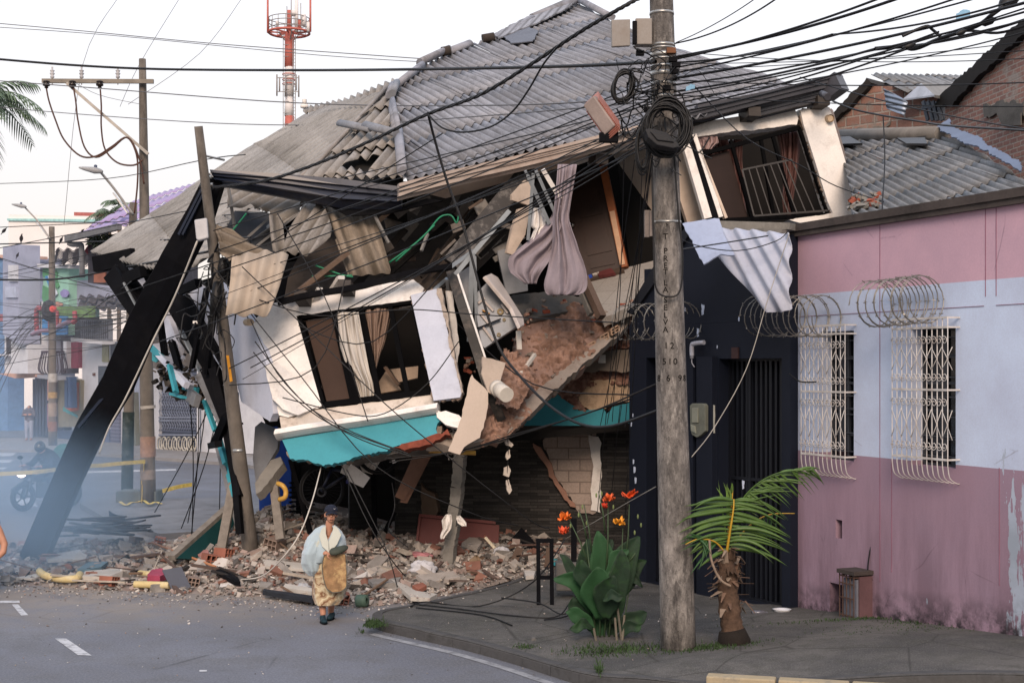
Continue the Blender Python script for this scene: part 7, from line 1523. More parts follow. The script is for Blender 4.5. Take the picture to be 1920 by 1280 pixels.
def lyingpipe(pts,r_,lb):mb=MB();tube(mb,crv([onrub(x,y)+Vector((0,0,r_+.02))for x,y in pts],5),r_,12);tag(mb.obj('yellow_pipe',YP),lb,'pipe')
lyingpipe([(74,1080),(85,1088),(110,1094),(142,1094),(150,1086)],.06,'long dusty yellow pipe with a bend, lying at the road edge on the left');lyingpipe([(252,1104),(285,1105),(318,1106)],.055,'short straight yellow pipe at the foot of the dark leaning board');lyingpipe([(262,1082),(276,1084),(290,1084)],.05,'stub of yellow pipe behind the short straight one')
lone('dark_board','dark blue grey board leaning upright in the rubble left of the shovel blade','board',T(332,1088,21.1,.2,.4),[(304,1068),(340,1062),(361,1106),(325,1112)],.03,M('slate_board','464b57',.6,.1))
M('magenta_cloth','9a4058',.8);M('pale_board','b3aea6',.7,.1);M('bluish_board','5a7480',.6,.1);M('black_plank','22252c',.6,.3,6);M('pink_board','9b6f6a',.8)
onbox('magenta_rag','magenta rag between the two short yellow pipes','rag',[(276,1095),(285,1085),(304,1082),(312,1092),(300,1098)],.1,'magenta_cloth')
onbox('pale_board','white board lying at the road edge right of the long yellow pipe','board',[(152,1090),(160,1080),(222,1075),(230,1084),(215,1092)],.06,'pale_board',.03);onbox('blue_board','bluish board lying flat above the long yellow pipe','board',[(145,1078),(165,1064),(203,1063),(190,1073),(168,1078)],.05,'bluish_board');onbox('pale_board','pale board half buried left of the blue board','board',[(30,1088),(70,1080),(80,1084),(60,1090)],.03,'pale_board',.02)
onbox('box_section','short grey box section tilted above the blue board','board',[(136,1066),(148,1050),(164,1056),(160,1064)],.1,'pale_board')
onbox('long_board','long pale board lying just right of the girder foot','board',[(85,1052),(150,1040),(155,1048),(150,1058),(90,1060)],.05,'pale_board');onbox('pink_board','pinkish board between shovel handle and leaning pole','board',[(340,1042),(390,1040),(392,1048),(345,1050)],.04,'pink_board');onbox('pale_board','pale panel piece lying flat to the right of the leaning pole','board',[(492,1058),(570,1066),(575,1078),(498,1072)],.04,'pale_board')
for i in range(22):
    x0=rs.uniform(90,220);y0=rs.uniform(992,1030);L_=rs.uniform(50,130);mb=MB();a,b=onrub(x0,y0)+Vector((0,0,rs.uniform(.1,.3))),onrub(min(320,x0+L_),y0+rs.uniform(-10,10))+Vector((0,0,rs.uniform(.08,.3)));bar(mb,a,b,rs.uniform(.06,.14),.03)
    tag(mb.obj('black_plank',M('black_plank','')),'dark plank in the stack lying in the smoke right of the girder','plank','dark planks right of the girder')
lone('black_rag','torn black sheet crumpled over the dark planks','sheet',T(222,965,25.0,.2,.2),[(204,956),(212,962),(232,966),(237,978),(215,982),(206,974)],.02,BLACK,0,.02)
sv=thing('shovel','shovel with a long wooden handle lying on the rubble left of the leaning pole','shovel',onrub(400,1085));mb=MB();a,b=onrub(285,1036)+Vector((0,0,.18)),onrub(404,1081)+Vector((0,0,.16));tube(mb,[a,b],.02,8);mb.obj('handle',M('handle_wood','a06f4f',.6),sv)
mb=MB();q=[onrub(x,y)+Vector((0,0,.08))for x,y in((400,1080),(420,1082),(446,1098),(451,1108),(440,1107),(418,1094))];mb.add([p+Vector((0,0,.06))for p in q]+q,[tuple(range(6)),tuple(range(11,5,-1))]+[(i,i+6,(i+1)%6+6,(i+1)%6)for i in range(6)]);mb.obj('blade',BLACK,sv)
CW=M('crumpled_white','bfc0c6',.8,.08)
def heapcloth(name,lb,px,py,rx,rz,mat,seed):
    rs2=random.Random(seed);mb=MB();c=onrub(px,py)+Vector((0,0,rz*.4))
    def fn(u,v):
        a,b=u*6.2832,(v-.5)*3.1416;d=Vector((math.cos(a)*math.cos(b),math.sin(a)*math.cos(b),math.sin(b)));k=1+.45*mnoise.noise(d*2.3+Vector((seed,0,0)))+.18*abs(mnoise.noise(d*6+Vector((seed,3,0))));return c+Vector((d.x*rx*k,d.y*rx*.7*k,d.z*rz*k))
    grid(mb,fn,36,18);tag(mb.obj(name,mat),lb,'cloth')
heapcloth('white_clothes','heap of white clothes in the rubble left of the concrete post',792,1074,.2,.13,CW,3);heapcloth('white_bag','crumpled white plastic bag below the red panel',940,1042,.14,.1,CW,5);heapcloth('pink_cloth','pink rag in the rubble right of the woman',785,1043,.2,.05,M('pink_rag','a9747a',.8),7);heapcloth('white_scrap','small white scrap lying behind the woman',695,1064,.05,.04,CW,9)
heapcloth('white_bag','pale bag at the road edge left of the woman',568,1110,.13,.09,M('clear_plastic','a7a9ac',.5),12)
for q,lb,m_ in(([(733,1100),(742,1102),(780,1122),(820,1128),(806,1136),(770,1134)],'long curved pale metal strip at the road edge below the post','pale_board'),([(690,1100),(752,1096),(745,1106),(700,1110)],'grey slab lying right of the woman','rub_grey'),([(780,1092),(850,1084),(862,1096),(800,1106)],'big flat concrete slab at the foot of the post','rub_pale'),([(715,1090),(742,1078),(755,1092),(726,1100)],'red brick fragment with a mortar face right of the woman','rub_brick'),([(773,1112),(792,1106),(800,1112),(785,1120)],'orange clay tile before the big flat slab','brick_orange'),([(535,1108),(590,1118),(584,1124),(530,1116)],'white warped sheet at the road edge left of the woman','pale_board'),([(495,1118),(590,1132),(586,1138),(492,1122)],'thin dark plank at the road edge left of the woman','black_plank'),([(982,1082),(1004,1084),(1001,1092),(986,1094)],'white paper sheet left of the black rack','rub_white'),([(866,1030),(905,1000),(912,1016),(895,1042)],'pale triangular slab leaning before the red panel','rub_pale'),([(955,1068),(966,1060),(975,1070),(966,1078)],'pale concrete piece in front of the dark sheet','rub_pale'),([(1036,1060),(1046,1058),(1045,1068),(1038,1066)],'turquoise scrap right of the black rack','teal_paint')):
    onbox('rubble_piece',lb,'rubble piece',q,.06,m_,.06)
mb=MB();c=onrub(679,1138);lathe(mb,c+Vector((-.07,0,.09)),Vector((1,-.3,.1)),[(0,.05),(.0,.09),(.05,.095),(.1,.09),(.15,.085),(.15,.04)],16);tag(mb.obj('green_pot',M('pot_green','4d6355',.6,.15)),'small green ribbed plastic pot lying on the road edge','pot')
mb=MB();c=onrub(884,1066)+Vector((0,0,.1));lathe(mb,c,Vector((.8,-.3,.6)),[(0,.06),(.14,.065)],14);lathe(mb,c,Vector((.8,-.3,.6)),[(.14,.05),(0,.05)],14);tag(mb.obj('cardboard_tube',M('tube_brown','8a7660',.8,.2,8)),'short brown tube lying right of the concrete post','tube')
for i,(x,y,lb)in enumerate(((1466,1150,'white foam bowl on the pavement at the foot of the navy building'),)):
    mb=MB();c=G(x,y,.15);lathe(mb,c,(0,0,1),[(0,.07),(.0,.07),(.06,.12),(.065,.125),(.055,.11),(.01,.06),(.01,.0)],20);tag(mb.obj('bowl',M('foam_white','d3d5da',.5)),lb,'bowl')
for x,y,lb,ax in((1424,1151,'clear plastic bottle lying beside the white bowl',(1,.1,0)),(1198,1098,'crushed silver can lying by the navy wall left of the big pole',(1,.5,0))):
    mb=MB();lathe(mb,G(x,y,.17)-Vector((.1,0,-.02)),ax,[(0,.02),(.01,.035),(.14,.035),(.18,.015),(.21,.014)],12);tag(mb.obj('bottle' if 'bottle' in lb else 'can',M('dull_plastic','6f7078',.25,metal=.3)),lb,'bottle' if 'bottle' in lb else 'can')
for x,y,lb in((1646,1216,'white crumpled paper scrap on the pavement before the meter cabinet'),(1512,1223,'small dark dropping on the pavement'),(1000,1200,'torn sod on the kerb left of the canna')):heapc=MB();rock(heapc,G(x,y,.3)+Vector((0,0,.02)),.07,rs,0);tag(heapc.obj('litter',CW if 'white' in lb else CONC_D),lb,'litter')
# ------------------------------------------------------------------ people
SK=M('skin','b3826a',.55,.08,8,.1,80,spec=.4)
def remesh(o,v=.012,it=6):
    md=o.modifiers.new('join','REMESH');md.mode='VOXEL';md.voxel_size=v;md.use_smooth_shade=True;s=o.modifiers.new('soft','SMOOTH');s.iterations=it;s.factor=.5
def ell(mb,c,r,m=None,n=14,k=9):
    c=Vector(c);m=m or Matrix.Identity(3);vs=[];fs=[]
    for j in range(k+1):
        b=math.pi*j/k-math.pi/2
        for i in range(n):a=2*math.pi*i/n;vs.append(c+m@Vector((math.cos(a)*math.cos(b)*r[0],math.sin(a)*math.cos(b)*r[1],math.sin(b)*r[2])))
    for j in range(k):
        for i in range(n):fs.append((j*n+i,j*n+(i+1)%n,(j+1)*n+(i+1)%n,(j+1)*n+i))
    mb.add(vs,fs,0,True)
def head(mb,c,s=1.0,yaw=0.0,pitch=0.):
    m=Matrix.Rotation(yaw,3,'Z')@Matrix.Rotation(pitch,3,'X');q=lambda x,y,z:Vector(c)+m@Vector((x,y,z))*s
    ell(mb,q(0,.01,.03),(.076*s,.095*s,.09*s),m);ell(mb,q(0,-.022,-.04),(.06*s,.066*s,.072*s),m);ell(mb,q(0,-.055,-.085),(.03*s,.025*s,.022*s),m)
    for sx_ in(-1,1):ell(mb,q(sx_*.034,-.06,-.028),(.024*s,.02*s,.022*s),m);ell(mb,q(sx_*.079,.015,-.012),(.012*s,.022*s,.034*s),m);ell(mb,q(sx_*.034,-.078,.022),(.03*s,.014*s,.009*s),m)
    tube(mb,[q(0,-.083,.012),q(0,-.1,-.022),q(0,-.108,-.036)],[.011*s,.015*s,.019*s],8);ell(mb,q(0,-.082,-.066),(.027*s,.014*s,.011*s),m)
    return q
def face(q,parent,s=1.,lip='7d4238'):
    EY=M('eye_white','b9b3ad',.3);PU=M('pupil','17110e',.2);LI=M('lip_'+lip,lip,.5);BR=M('brow','231a17',.9)
    for sx_ in(-1,1):
        mb=MB();ell(mb,q(sx_*.032,-.081,.006),(.015*s,.010*s,.008*s));e_=mb.obj('eye',EY,parent);mb=MB();ell(mb,q(sx_*.031,-.09,.005),(.0065*s,.004*s,.0065*s));mb.obj('pupil',PU,e_)
        mb=MB();tube(mb,[q(sx_*.016,-.094,.026),q(sx_*.034,-.096,.031),q(sx_*.052,-.084,.026)],.0045*s,5);mb.obj('eyebrow',BR,parent)
    mb=MB();tube(mb,[q(-.023,-.09,-.068),q(-.008,-.098,-.065),q(.008,-.098,-.065),q(.023,-.09,-.068)],[.003*s,.0065*s,.0065*s,.003*s],6);mb.obj('mouth',LI,parent)
def hand(mb,w_,d,up,s=1.,curl=.6,thumb=1):
    """palm from wrist point w_ along d; five separate bent fingers and a side thumb"""
    d=Vector(d).normalized();up=Vector(up);sd=d.cross(up).normalized();up=sd.cross(d).normalized();w_=Vector(w_)
    ell(mb,w_+d*.045*s,(.04*s,.05*s,.017*s),Matrix((sd,d,up)).transposed())
    for i,(o_,L)in enumerate(((-.03,.07),(-.01,.08),(.01,.076),(.029,.06))):
        p=w_+d*.085*s+sd*o_*s;dr=d;pts=[p-d*.02*s]
        for k_ in range(3):pts.append(pts[-1]+dr*L*s*(.5,.32,.25)[k_]*1.2);dr=(dr-up*curl*(.6+k_*.4)).normalized()
        tube(mb,pts,[.0095*s,.009*s,.0085*s,.007*s],7)
    p=w_+d*.03*s-sd*thumb*.035*s;tube(mb,[p,p+(d*.5-sd*thumb*.8)*.035*s,p+(d*1.1-sd*thumb*.9-up*.4)*.06*s],[.013*s,.011*s,.008*s],7)
ZW=18.55
wo_=thing('person','person in a navy cap wrapped in a pale blue and brown blanket','person',(P(611,1166,ZW).x,ZW,0))
w0=lambda px,py,dy=0.:P(px,py,ZW+dy)
mb=MB();hc=w0(620.5,964,.02);q=head(mb,hc,.98,.18,-.08)
tube(mb,[w0(619,976,.03),w0(617,990,.05),w0(615,1002,.06)],[.055,.058,.075],12);ell(mb,w0(614,1012,.08),(.19,.11,.08));ell(mb,w0(613,1030,.08),(.18,.13,.18));ell(mb,w0(613,1060,.08),(.18,.14,.2));ell(mb,w0(614,1082,.08),(.18,.14,.14))
tube(mb,[w0(598,1008,.08),w0(590,1035,.05),w0(600,1040,-.1),w0(612,1036,-.2)],[.06,.05,.042,.03],10);tube(mb,[w0(632,1010,.08),w0(643,1034,.05),w0(632,1038,-.12),w0(622,1036,-.18)],[.06,.05,.04,.03],10)
tube(mb,[w0(608,1085,.07),w0(606,1118,.04),w0(604,1133,.05),w0(606,1153,.02)],[.09,.058,.052,.036],12);tube(mb,[w0(622,1085,.09),w0(621,1118,.16),w0(622,1130,.2),w0(620,1150,.3)],[.09,.058,.052,.036],12)
hand(mb,w0(611,1035,-.2),(1,-.25,-.1),(0,-1,.3),.95,.5,-1);b_=mb.obj('body',SK,wo_);remesh(b_,.0075,3);face(q,wo_,.98)
CAPM=M('cap_navy','141a2b',.8,.1,10,.3,90)
mb=MB();m_=Matrix.Rotation(.18,3,'Z')@Matrix.Rotation(-.08,3,'X');vs=[];cc=hc+Vector((0,.012,.045))
def capf(u,v):a,b=u*6.2832,v*1.5708;return cc+m_@Vector((math.cos(a)*math.cos(b)*.094,math.sin(a)*math.cos(b)*.112,math.sin(b)*.095-.005))
grid(mb,capf,24,8);cap_=mb.obj('cap',CAPM,wo_)
mb=MB();grid(mb,lambda u,v:cc+m_@Vector(((u-.5)*.155*(1-.12*v*v*4*(u-.5)**2),-.085-v*.085*(1-(2*u-1)**2*.75),-.004-.028*v-.03*(2*u-1)**2)),14,5);br_=mb.obj('cap_brim',CAPM,cap_,solid=.006)
mb=MB();sw=[capf(.80,.28),capf(.815,.2),capf(.84,.22),capf(.87,.31),capf(.84,.245),capf(.82,.23)]
mb.add([p+(p-cc).normalized()*.004 for p in sw],[(0,1,2,3,4,5)]);mb.obj('cap_mark',M('mark_white','d8d8d8',.6),cap_)
mb=MB();ell(mb,hc+m_@Vector((0,.045,.0)),(.083,.075,.085));mb.obj('hair',M('hair_black','17130f',.8),wo_)
# blanket: closed loft, open in a V at the neck
def mat_fleece():
    m=bpy.data.materials.new('pale_fleece');t=NT(m);co=t.n('ShaderNodeTexCoord').outputs['Object'];sp=t.n('ShaderNodeSeparateXYZ');t.l(co,sp.inputs[0])
    n1=t.noise(co,4,4);n2=t.noise(co,120,2,.8);f_=t.math('ADD',t.math('MULTIPLY',sp.outputs[0],3.0),t.math('MULTIPLY',n1,1.2))
    c=t.mix(t.ramp(f_,.1,.75),lin('a3b4bc'),lin('c6cac3'));c=t.mix(t.ramp(n1,.62,.7,0,.6),c,lin('cfc39a'));c=t.mix(t.ramp(n2,.3,.7,0,.2),c,lin('8fa0a8'))
    t.l(c,t.b.inputs['Base Color']);t.b.inputs['Roughness'].default_value=.95;t.b.inputs['Sheen Weight'].default_value=.4;t.bump(n2,.5,.01);return m
def mat_velvet():
    m=bpy.data.materials.new('brown_velvet');t=NT(m);co=t.n('ShaderNodeTexCoord').outputs['Object']
    n1=t.noise(co,5,6,.7);wv=t.n('ShaderNodeTexWave',bands_direction='DIAGONAL');wv.inputs['Scale'].default_value=1.3;wv.inputs['Distortion'].default_value=22;wv.inputs['Detail Scale'].default_value=2.5;wv.inputs['Detail'].default_value=3;t.l(co,wv.inputs['Vector'])
    c=t.mix(t.ramp(n1,.4,.62),lin('937654'),lin('b3a285'));c=t.mix(t.ramp(wv.outputs['Fac'],.78,.95),c,lin('c4b798'));c=t.mix(t.ramp(wv.outputs['Fac'],.2,.05),c,lin('755236'))
    t.l(c,t.b.inputs['Base Color']);t.b.inputs['Roughness'].default_value=.7;t.b.inputs['Sheen Weight'].default_value=.3;t.bump(n1,.3,.02);return m
FLE,VEL=mat_fleece(),mat_velvet()
def loftcloth(name,rows,mat,fold,parent,nf=7,seed=0,gap=0.,thick=.012):
    """rows: (py, px centre, half width px, half depth m, y shift)"""
    mb=MB();n_=len(rows)-1;k=ZW/F
    def fn(u,v):
        f_=v*n_;i=min(int(f_),n_-1);t=f_-i;t=t*t*(3-2*t)*.4+t*.6;r=[rows[i][j]+(rows[i+1][j]-rows[i][j])*t for j in range(5)]
        g_=gap*max(0,1-v*1.7);a=(.22+g_+(1-2*g_)*u)*6.2832;fl=1+fold*(math.sin(a*nf+seed+v*3)*.5+mnoise.noise(Vector((math.cos(a)*2,math.sin(a)*2,v*3+seed))))*(.3+.7*v)
        c=w0(r[1],r[0],r[4]);return c+Vector((math.cos(a)*r[2]*k*fl,-math.sin(a)*r[3]*fl,0))
    grid(mb,fn,96,30);return mb.obj(name,mat,parent,solid=thick)
bl_=loftcloth('blanket_skirt',[(1010,612,22,.17,.06),(1040,615,28,.19,.04),(1075,616,29,.19,.05),(1100,617,32,.19,.06),(1120,618,30,.19,.08),(1132,614,22,.16,.06)],VEL,.15,wo_,7,2)
sh_=loftcloth('blanket_shawl',[(984,616,12,.075,.04),(990,614,22,.12,.05),(996,613,27,.15,.05),(1006,611,33,.17,.04),(1022,609,38,.19,.02),(1038,606,38,.2,.02),(1052,600,30,.18,.03)],FLE,.17,wo_,7,1,.09)
loftcloth('blanket_drape',[(1012,594,14,.14,-.02),(1035,584,17,.16,-.04),(1055,584,18,.15,-.04),(1068,587,15,.13,-.02),(1078,588,8,.07,.0)],FLE,.26,wo_,5,4)
mb=MB() # white inner lapels
for pts in([(611,984),(603,990),(598,1004),(604,1024),(617,1036),(616,1016),(611,1000)],[(626,984),(634,990),(640,1002),(632,1020),(618,1036),(616,1014),(622,1000)]):
    plate(mb,Pl(w0(605,985,-.1),w0(635,985,-.1),w0(617,1036,-.24)),pts,.015,.0)
mb.obj('blanket_lapel',M('cream_fleece','b9bbb0',.95,.05,5,.4,100),wo_,bev=.006)
mb=MB();fp=Pl(w0(607,1042,-.22),w0(648,1042,-.2),w0(620,1108,-.24));fl_=[(608,1040),(647,1038),(650,1080),(649,1100),(640,1108),(624,1110),(613,1103),(607,1085),(604,1060)]
plate(mb,fp,fl_,.02);mb.obj('blanket_flap',M('flap_velvet','8a6c4c',.75,.4,9,.6,24,dirt='c9ac7a',da=.7,ds=6),wo_,bev=.006)
mb=MB();tube(mb,crv([fp.at(x,y,.004)for x,y in fl_+fl_[:1]],3),.006,5,cap=False);mb.obj('blanket_piping',M('piping_grey','5d5d55',.8),wo_)
mb=MB();tube(mb,crv([w0(618,1034,-.27),w0(628,1033,-.27),w0(640,1029,-.22),w0(651,1024,-.12)],4),[.02,.045,.055,.06,.06,.06,.058,.055,.055,.05,.045,.035,.02],12,flat=.6);o=mb.obj('handbag',M('bag_green','3b4138',.7,.15,8),None);tag(o,'rolled dark green bag held in the hand of the blanket wrapped person','bag')
for cx,cy,dy,yw in((606,1160,-.02,.3),(621,1156,.25,-.1)):
    mb=MB();m2=Matrix.Rotation(yw,3,'Z');c=w0(cx,cy,dy);c.z=max(c.z,.05)
    ell(mb,c+m2@Vector((0,-.06,-.012)),(.046,.1,.036),m2);ell(mb,c+m2@Vector((0,.04,.005)),(.042,.07,.055),m2);o=mb.obj('shoe',M('shoe_dark_teal','16303a',.8,.15,10),wo_);remesh(o,.01,2)
    mb=MB();ell(mb,c+m2@Vector((0,-.03,-.04)),(.05,.14,.012),m2);mb.obj('sole',BLACK,o)
# standing neighbour far down the street
ZN=63.0;n0=lambda px,py,dy=0.:P(px,py,ZN+dy);ne=thing('person','person in a grey hooded top, arms folded, standing far down the street','person',(n0(54,825).x,ZN,n0(54,825).z))
mb=MB();hc2=n0(54.5,765);q2=head(mb,hc2,1.0,-.1);tube(mb,[hc2-Vector((0,-.02,.08)),hc2-Vector((0,-.03,.2))],.055,10)
b0=n0(54.5,825);
for sx_ in(-1,1):tube(mb,[b0+Vector((sx_*.09,0,.85)),b0+Vector((sx_*.1,-.02,.48)),b0+Vector((sx_*.1,.02,.08))],[.095,.065,.045],10);ell(mb,b0+Vector((sx_*.1,-.06,.04)),(.05,.13,.045))
for z_,rx in((1.32,.19),(1.15,.17),(1.0,.16),(.88,.17)):ell(mb,b0+Vector((0,.02,z_)),(rx,.12,.15))
for sx_ in(-1,1):
    tube(mb,[b0+Vector((sx_*.2,.02,1.38)),b0+Vector((sx_*.26,-.04,1.12)),b0+Vector((-sx_*.05,-.2,1.16))],[.06,.05,.035],10);hand(mb,b0+Vector((-sx_*.04,-.2,1.16)),(-sx_,-.1,.1),(0,-1,0),1.,.4)
b_=mb.obj('body',SK,ne);remesh(b_,.014,3);face(q2,ne)
mb=MB()
for z_,rx in((1.36,.19),(1.2,.2),(1.05,.19),(.92,.19)):ell(mb,b0+Vector((0,.02,z_)),(rx+.015,.145,.15))
for sx_ in(-1,1):tube(mb,[b0+Vector((sx_*.2,.02,1.4)),b0+Vector((sx_*.27,-.04,1.12)),b0+Vector((-sx_*.02,-.2,1.15))],[.075,.065,.05],10)
o=mb.obj('hooded_top',M('hoodie_grey','5c5a66',.9,.1,6),ne);remesh(o,.018,4)
mb=MB()
for sx_ in(-1,1):tube(mb,[b0+Vector((sx_*.09,0,.9)),b0+Vector((sx_*.11,-.02,.48)),b0+Vector((sx_*.105,.02,.1))],[.12,.085,.07],10)
o=mb.obj('trousers',M('trouser_light','9a9fb2',.9,.08),ne);remesh(o,.018,3)
mb=MB();ell(mb,q2(0,-.07,-.06),(.052,.04,.042));mb.obj('face_mask',M('mask_white','c9c4c4',.8),ne);mb=MB();ell(mb,hc2+Vector((0,.025,.045)),(.082,.09,.08));mb.obj('hair',M('hair_black',''),ne)
# bystander whose bare arm reaches in at the left edge
ZE=20.8;ed=thing('person','person mostly outside the frame at the left edge, bare bent arm showing','person',(P(-40,1160,ZE).x,ZE,0));e0=lambda px,py,dy=0.:P(px,py,ZE+dy)
mb=MB();q3=head(mb,e0(-45,918),1.0,-.6);tube(mb,[e0(-44,930),e0(-42,950)],.06,10)
for z_,rx in((970,.2),(1000,.18),(1030,.17),(1060,.18)):ell(mb,e0(-42,z_),(rx,.13,.18))
tube(mb,[e0(-22,960),e0(-2,995,-.05),e0(8,1020,-.08),e0(6,1034,-.15),e0(-12,1052,-.28)],[.065,.06,.055,.05,.035],12);hand(mb,e0(-12,1052,-.28),(-1,-.3,-.6),(0,-1,0),1.,.5)
tube(mb,[e0(-62,960),e0(-76,1010),e0(-70,1050,-.1)],[.06,.05,.035],12);hand(mb,e0(-70,1050,-.1),(.1,-.3,-1),(0,-1,0),1.,.5)
for sx_ in(-12,10):tube(mb,[e0(-42+sx_,1075),e0(-42+sx_,1115),e0(-42+sx_*1.2,1155)],[.09,.06,.045],10);ell(mb,e0(-42+sx_,1158,-.06),(.05,.13,.045))
b_=mb.obj('body',M('skin_warm','b08068',.55,.06,8),ed);remesh(b_,.012,4);face(q3,ed)
mb=MB();
for z_,rx in((968,.21),(1000,.2),(1030,.19),(1062,.2)):ell(mb,e0(-42,z_),(rx,.155,.18))
tube(mb,[e0(-24,958),e0(-8,985,-.04)],[.08,.085],12);tube(mb,[e0(-60,958),e0(-70,985,-.02)],[.08,.08],12);o=mb.obj('t_shirt',M('shirt_dark','2a2f3a',.9),ed);remesh(o,.016,3)
mb=MB()
for sx_ in(-11,10):tube(mb,[e0(-42+sx_*.8,1068),e0(-42+sx_,1110),e0(-42+sx_*1.1,1150)],[.115,.085,.07],10)
o=mb.obj('trousers',M('jeans','323c50',.9),ed);remesh(o,.016,3);mb=MB();ell(mb,e0(-45,914,.03),(.085,.1,.09));mb.obj('hair',M('hair_black',''),ed)

# ------------------------------------------------------------------ motorcycle and rider coming out of the smoke
ZM=33.6;mc=thing('motorcycle','dark motorcycle with its headlight on, coming through the smoke behind the girder','motorcycle',(P(75,945,ZM).x,ZM,0));C0=Vector((P(64,900,ZM).x,ZM-.5,0));dv=Vector((.75,1.0,0)).normalized();lv_=Vector((dv.y,-dv.x,0))
mq=lambda a,s,z:C0+dv*a+lv_*s+Vector((0,0,z))
def mwheel(c):
    ring=lambda rr,k=28:[c+(dv*math.cos(i*6.2832/k)+Vector((0,0,1))*math.sin(i*6.2832/k))*rr for i in range(k+1)]
    mb=MB();tube(mb,ring(.29),.055,8,cap=False);ty=mb.obj('tyre',TY,mc);mb=MB();tube(mb,ring(.22),.02,6,cap=False)
    for i in range(5):a=i*1.2566;tube(mb,[c,c+(dv*math.cos(a)+Vector((0,0,1))*math.sin(a))*.22],.018,5)
    lathe(mb,c-lv_*.06,lv_,[(0,.02),(.01,.06),(.11,.06),(.12,.02)],10);mb.obj('rim',BLACK,ty)
mwheel(mq(-.1,0,.34));mwheel(mq(1.2,0,.34));mb=MB()
for s_ in(-.09,.09):tube(mb,[mq(-.1,s_,.34),mq(.15,s_,.95)],.025,8)
mb.obj('fork',RIMM,mc);mb=MB();tube(mb,[mq(.15,0,.8),mq(.4,0,.85),mq(.75,0,.8)],[.12,.19,.14],12);mb.obj('fuel_tank',M('tank_black','17181c',.25,spec=.6),mc)
mb=MB();tube(mb,[mq(.7,0,.82),mq(1.35,0,.88)],.12,10,flat=.5);mb.obj('seat',BLACK,mc);mb=MB();box(mb,mq(.5,0,.48),(.35,.35,.38));mb.obj('engine',M('engine_grey','34363a',.4,metal=.5),mc,bev=.03)
mb=MB();tube(mb,[mq(.1,-.38,1.05),mq(.15,0,1.0),mq(.1,.38,1.05)],.018,8);mb.obj('handlebar',BLACK,mc);mb=MB();ell(mb,mq(-.02,0,.92),(.15,.12,.17));mb.obj('fairing',M('fairing_dark','3a2630',.3,spec=.6),mc)
for s_ in(-.4,.4):mb=MB();tube(mb,[mq(.1,s_*.8,1.05),mq(.08,s_,1.22)],.008,5);ell(mb,mq(.08,s_,1.25),(.07,.03,.05));mb.obj('mirror',BLACK,mc)
HL=bpy.data.materials.new('headlight_on');t=NT(HL);t.b.inputs['Base Color'].default_value=(1,.8,.7,1);t.b.inputs['Emission Color'].default_value=(1,.72,.6,1);t.b.inputs['Emission Strength'].default_value=5
mb=MB();ell(mb,mq(-.15,0,.88),(.11,.07,.08));mb.obj('headlight',HL,mc)
mb=MB();tube(mb,[mq(-.42,0,.52),mq(-.1,0,.72),mq(.15,0,.62)],.07,8,flat=.4);mb.obj('mudguard',M('tank_black',''),mc)
rd=thing('person','helmeted rider in dark clothes hunched on the motorcycle in the smoke','person',mq(.8,0,0));mb=MB()
hcr=mq(.35,.0,1.5);q4=head(mb,hcr,1.0,math.atan2(-dv.x,-dv.y)*0-.4);tube(mb,[mq(.4,0,1.42),mq(.55,0,1.25),mq(.9,0,.95)],[.07,.19,.19],12)
for s_ in(-1,1):tube(mb,[mq(.5,s_*.2,1.3),mq(.38,s_*.36,1.08),mq(.13,s_*.32,1.05)],[.06,.05,.035],10);hand(mb,mq(.15,s_*.32,1.06),-dv,(0,0,1),1.,.8);tube(mb,[mq(.9,s_*.12,.9),mq(.45,s_*.24,.75),mq(.6,s_*.2,.35)],[.1,.075,.05],10);ell(mb,mq(.52,s_*.2,.3),(.05,.13,.05))
b_=mb.obj('body',SK,rd);remesh(b_,.014,3);mb=MB();tube(mb,[mq(.42,0,1.4),mq(.55,0,1.25),mq(.92,0,.95)],[.14,.225,.215],12)
for s_ in(-1,1):tube(mb,[mq(.5,s_*.2,1.3),mq(.38,s_*.37,1.08),mq(.18,s_*.33,1.06)],[.085,.075,.055],10);tube(mb,[mq(.9,s_*.12,.9),mq(.45,s_*.25,.75),mq(.6,s_*.21,.38)],[.13,.1,.08],10)
o=mb.obj('riding_suit',M('jacket_black','1d2128',.8,.15,6),rd);remesh(o,.016,3)
mb=MB();ell(mb,hcr+Vector((0,.01,.01)),(.13,.15,.145));o=mb.obj('helmet',M('helmet_black','1a1c20',.2,spec=.6),rd);mb=MB();ell(mb,hcr+Vector((.01,-.07,.0)),(.105,.09,.06));mb.obj('visor',M('visor_dark','2f333b',.08,spec=.8),o)
mb=MB();ell(mb,mq(1.0,.05,1.3),(.28,.25,.26));tag(mb.obj('backpack',M('bag_teal','2f5f5a',.8,.3,8,.5,14)),'green bundle carried behind the motorcycle rider','bag')

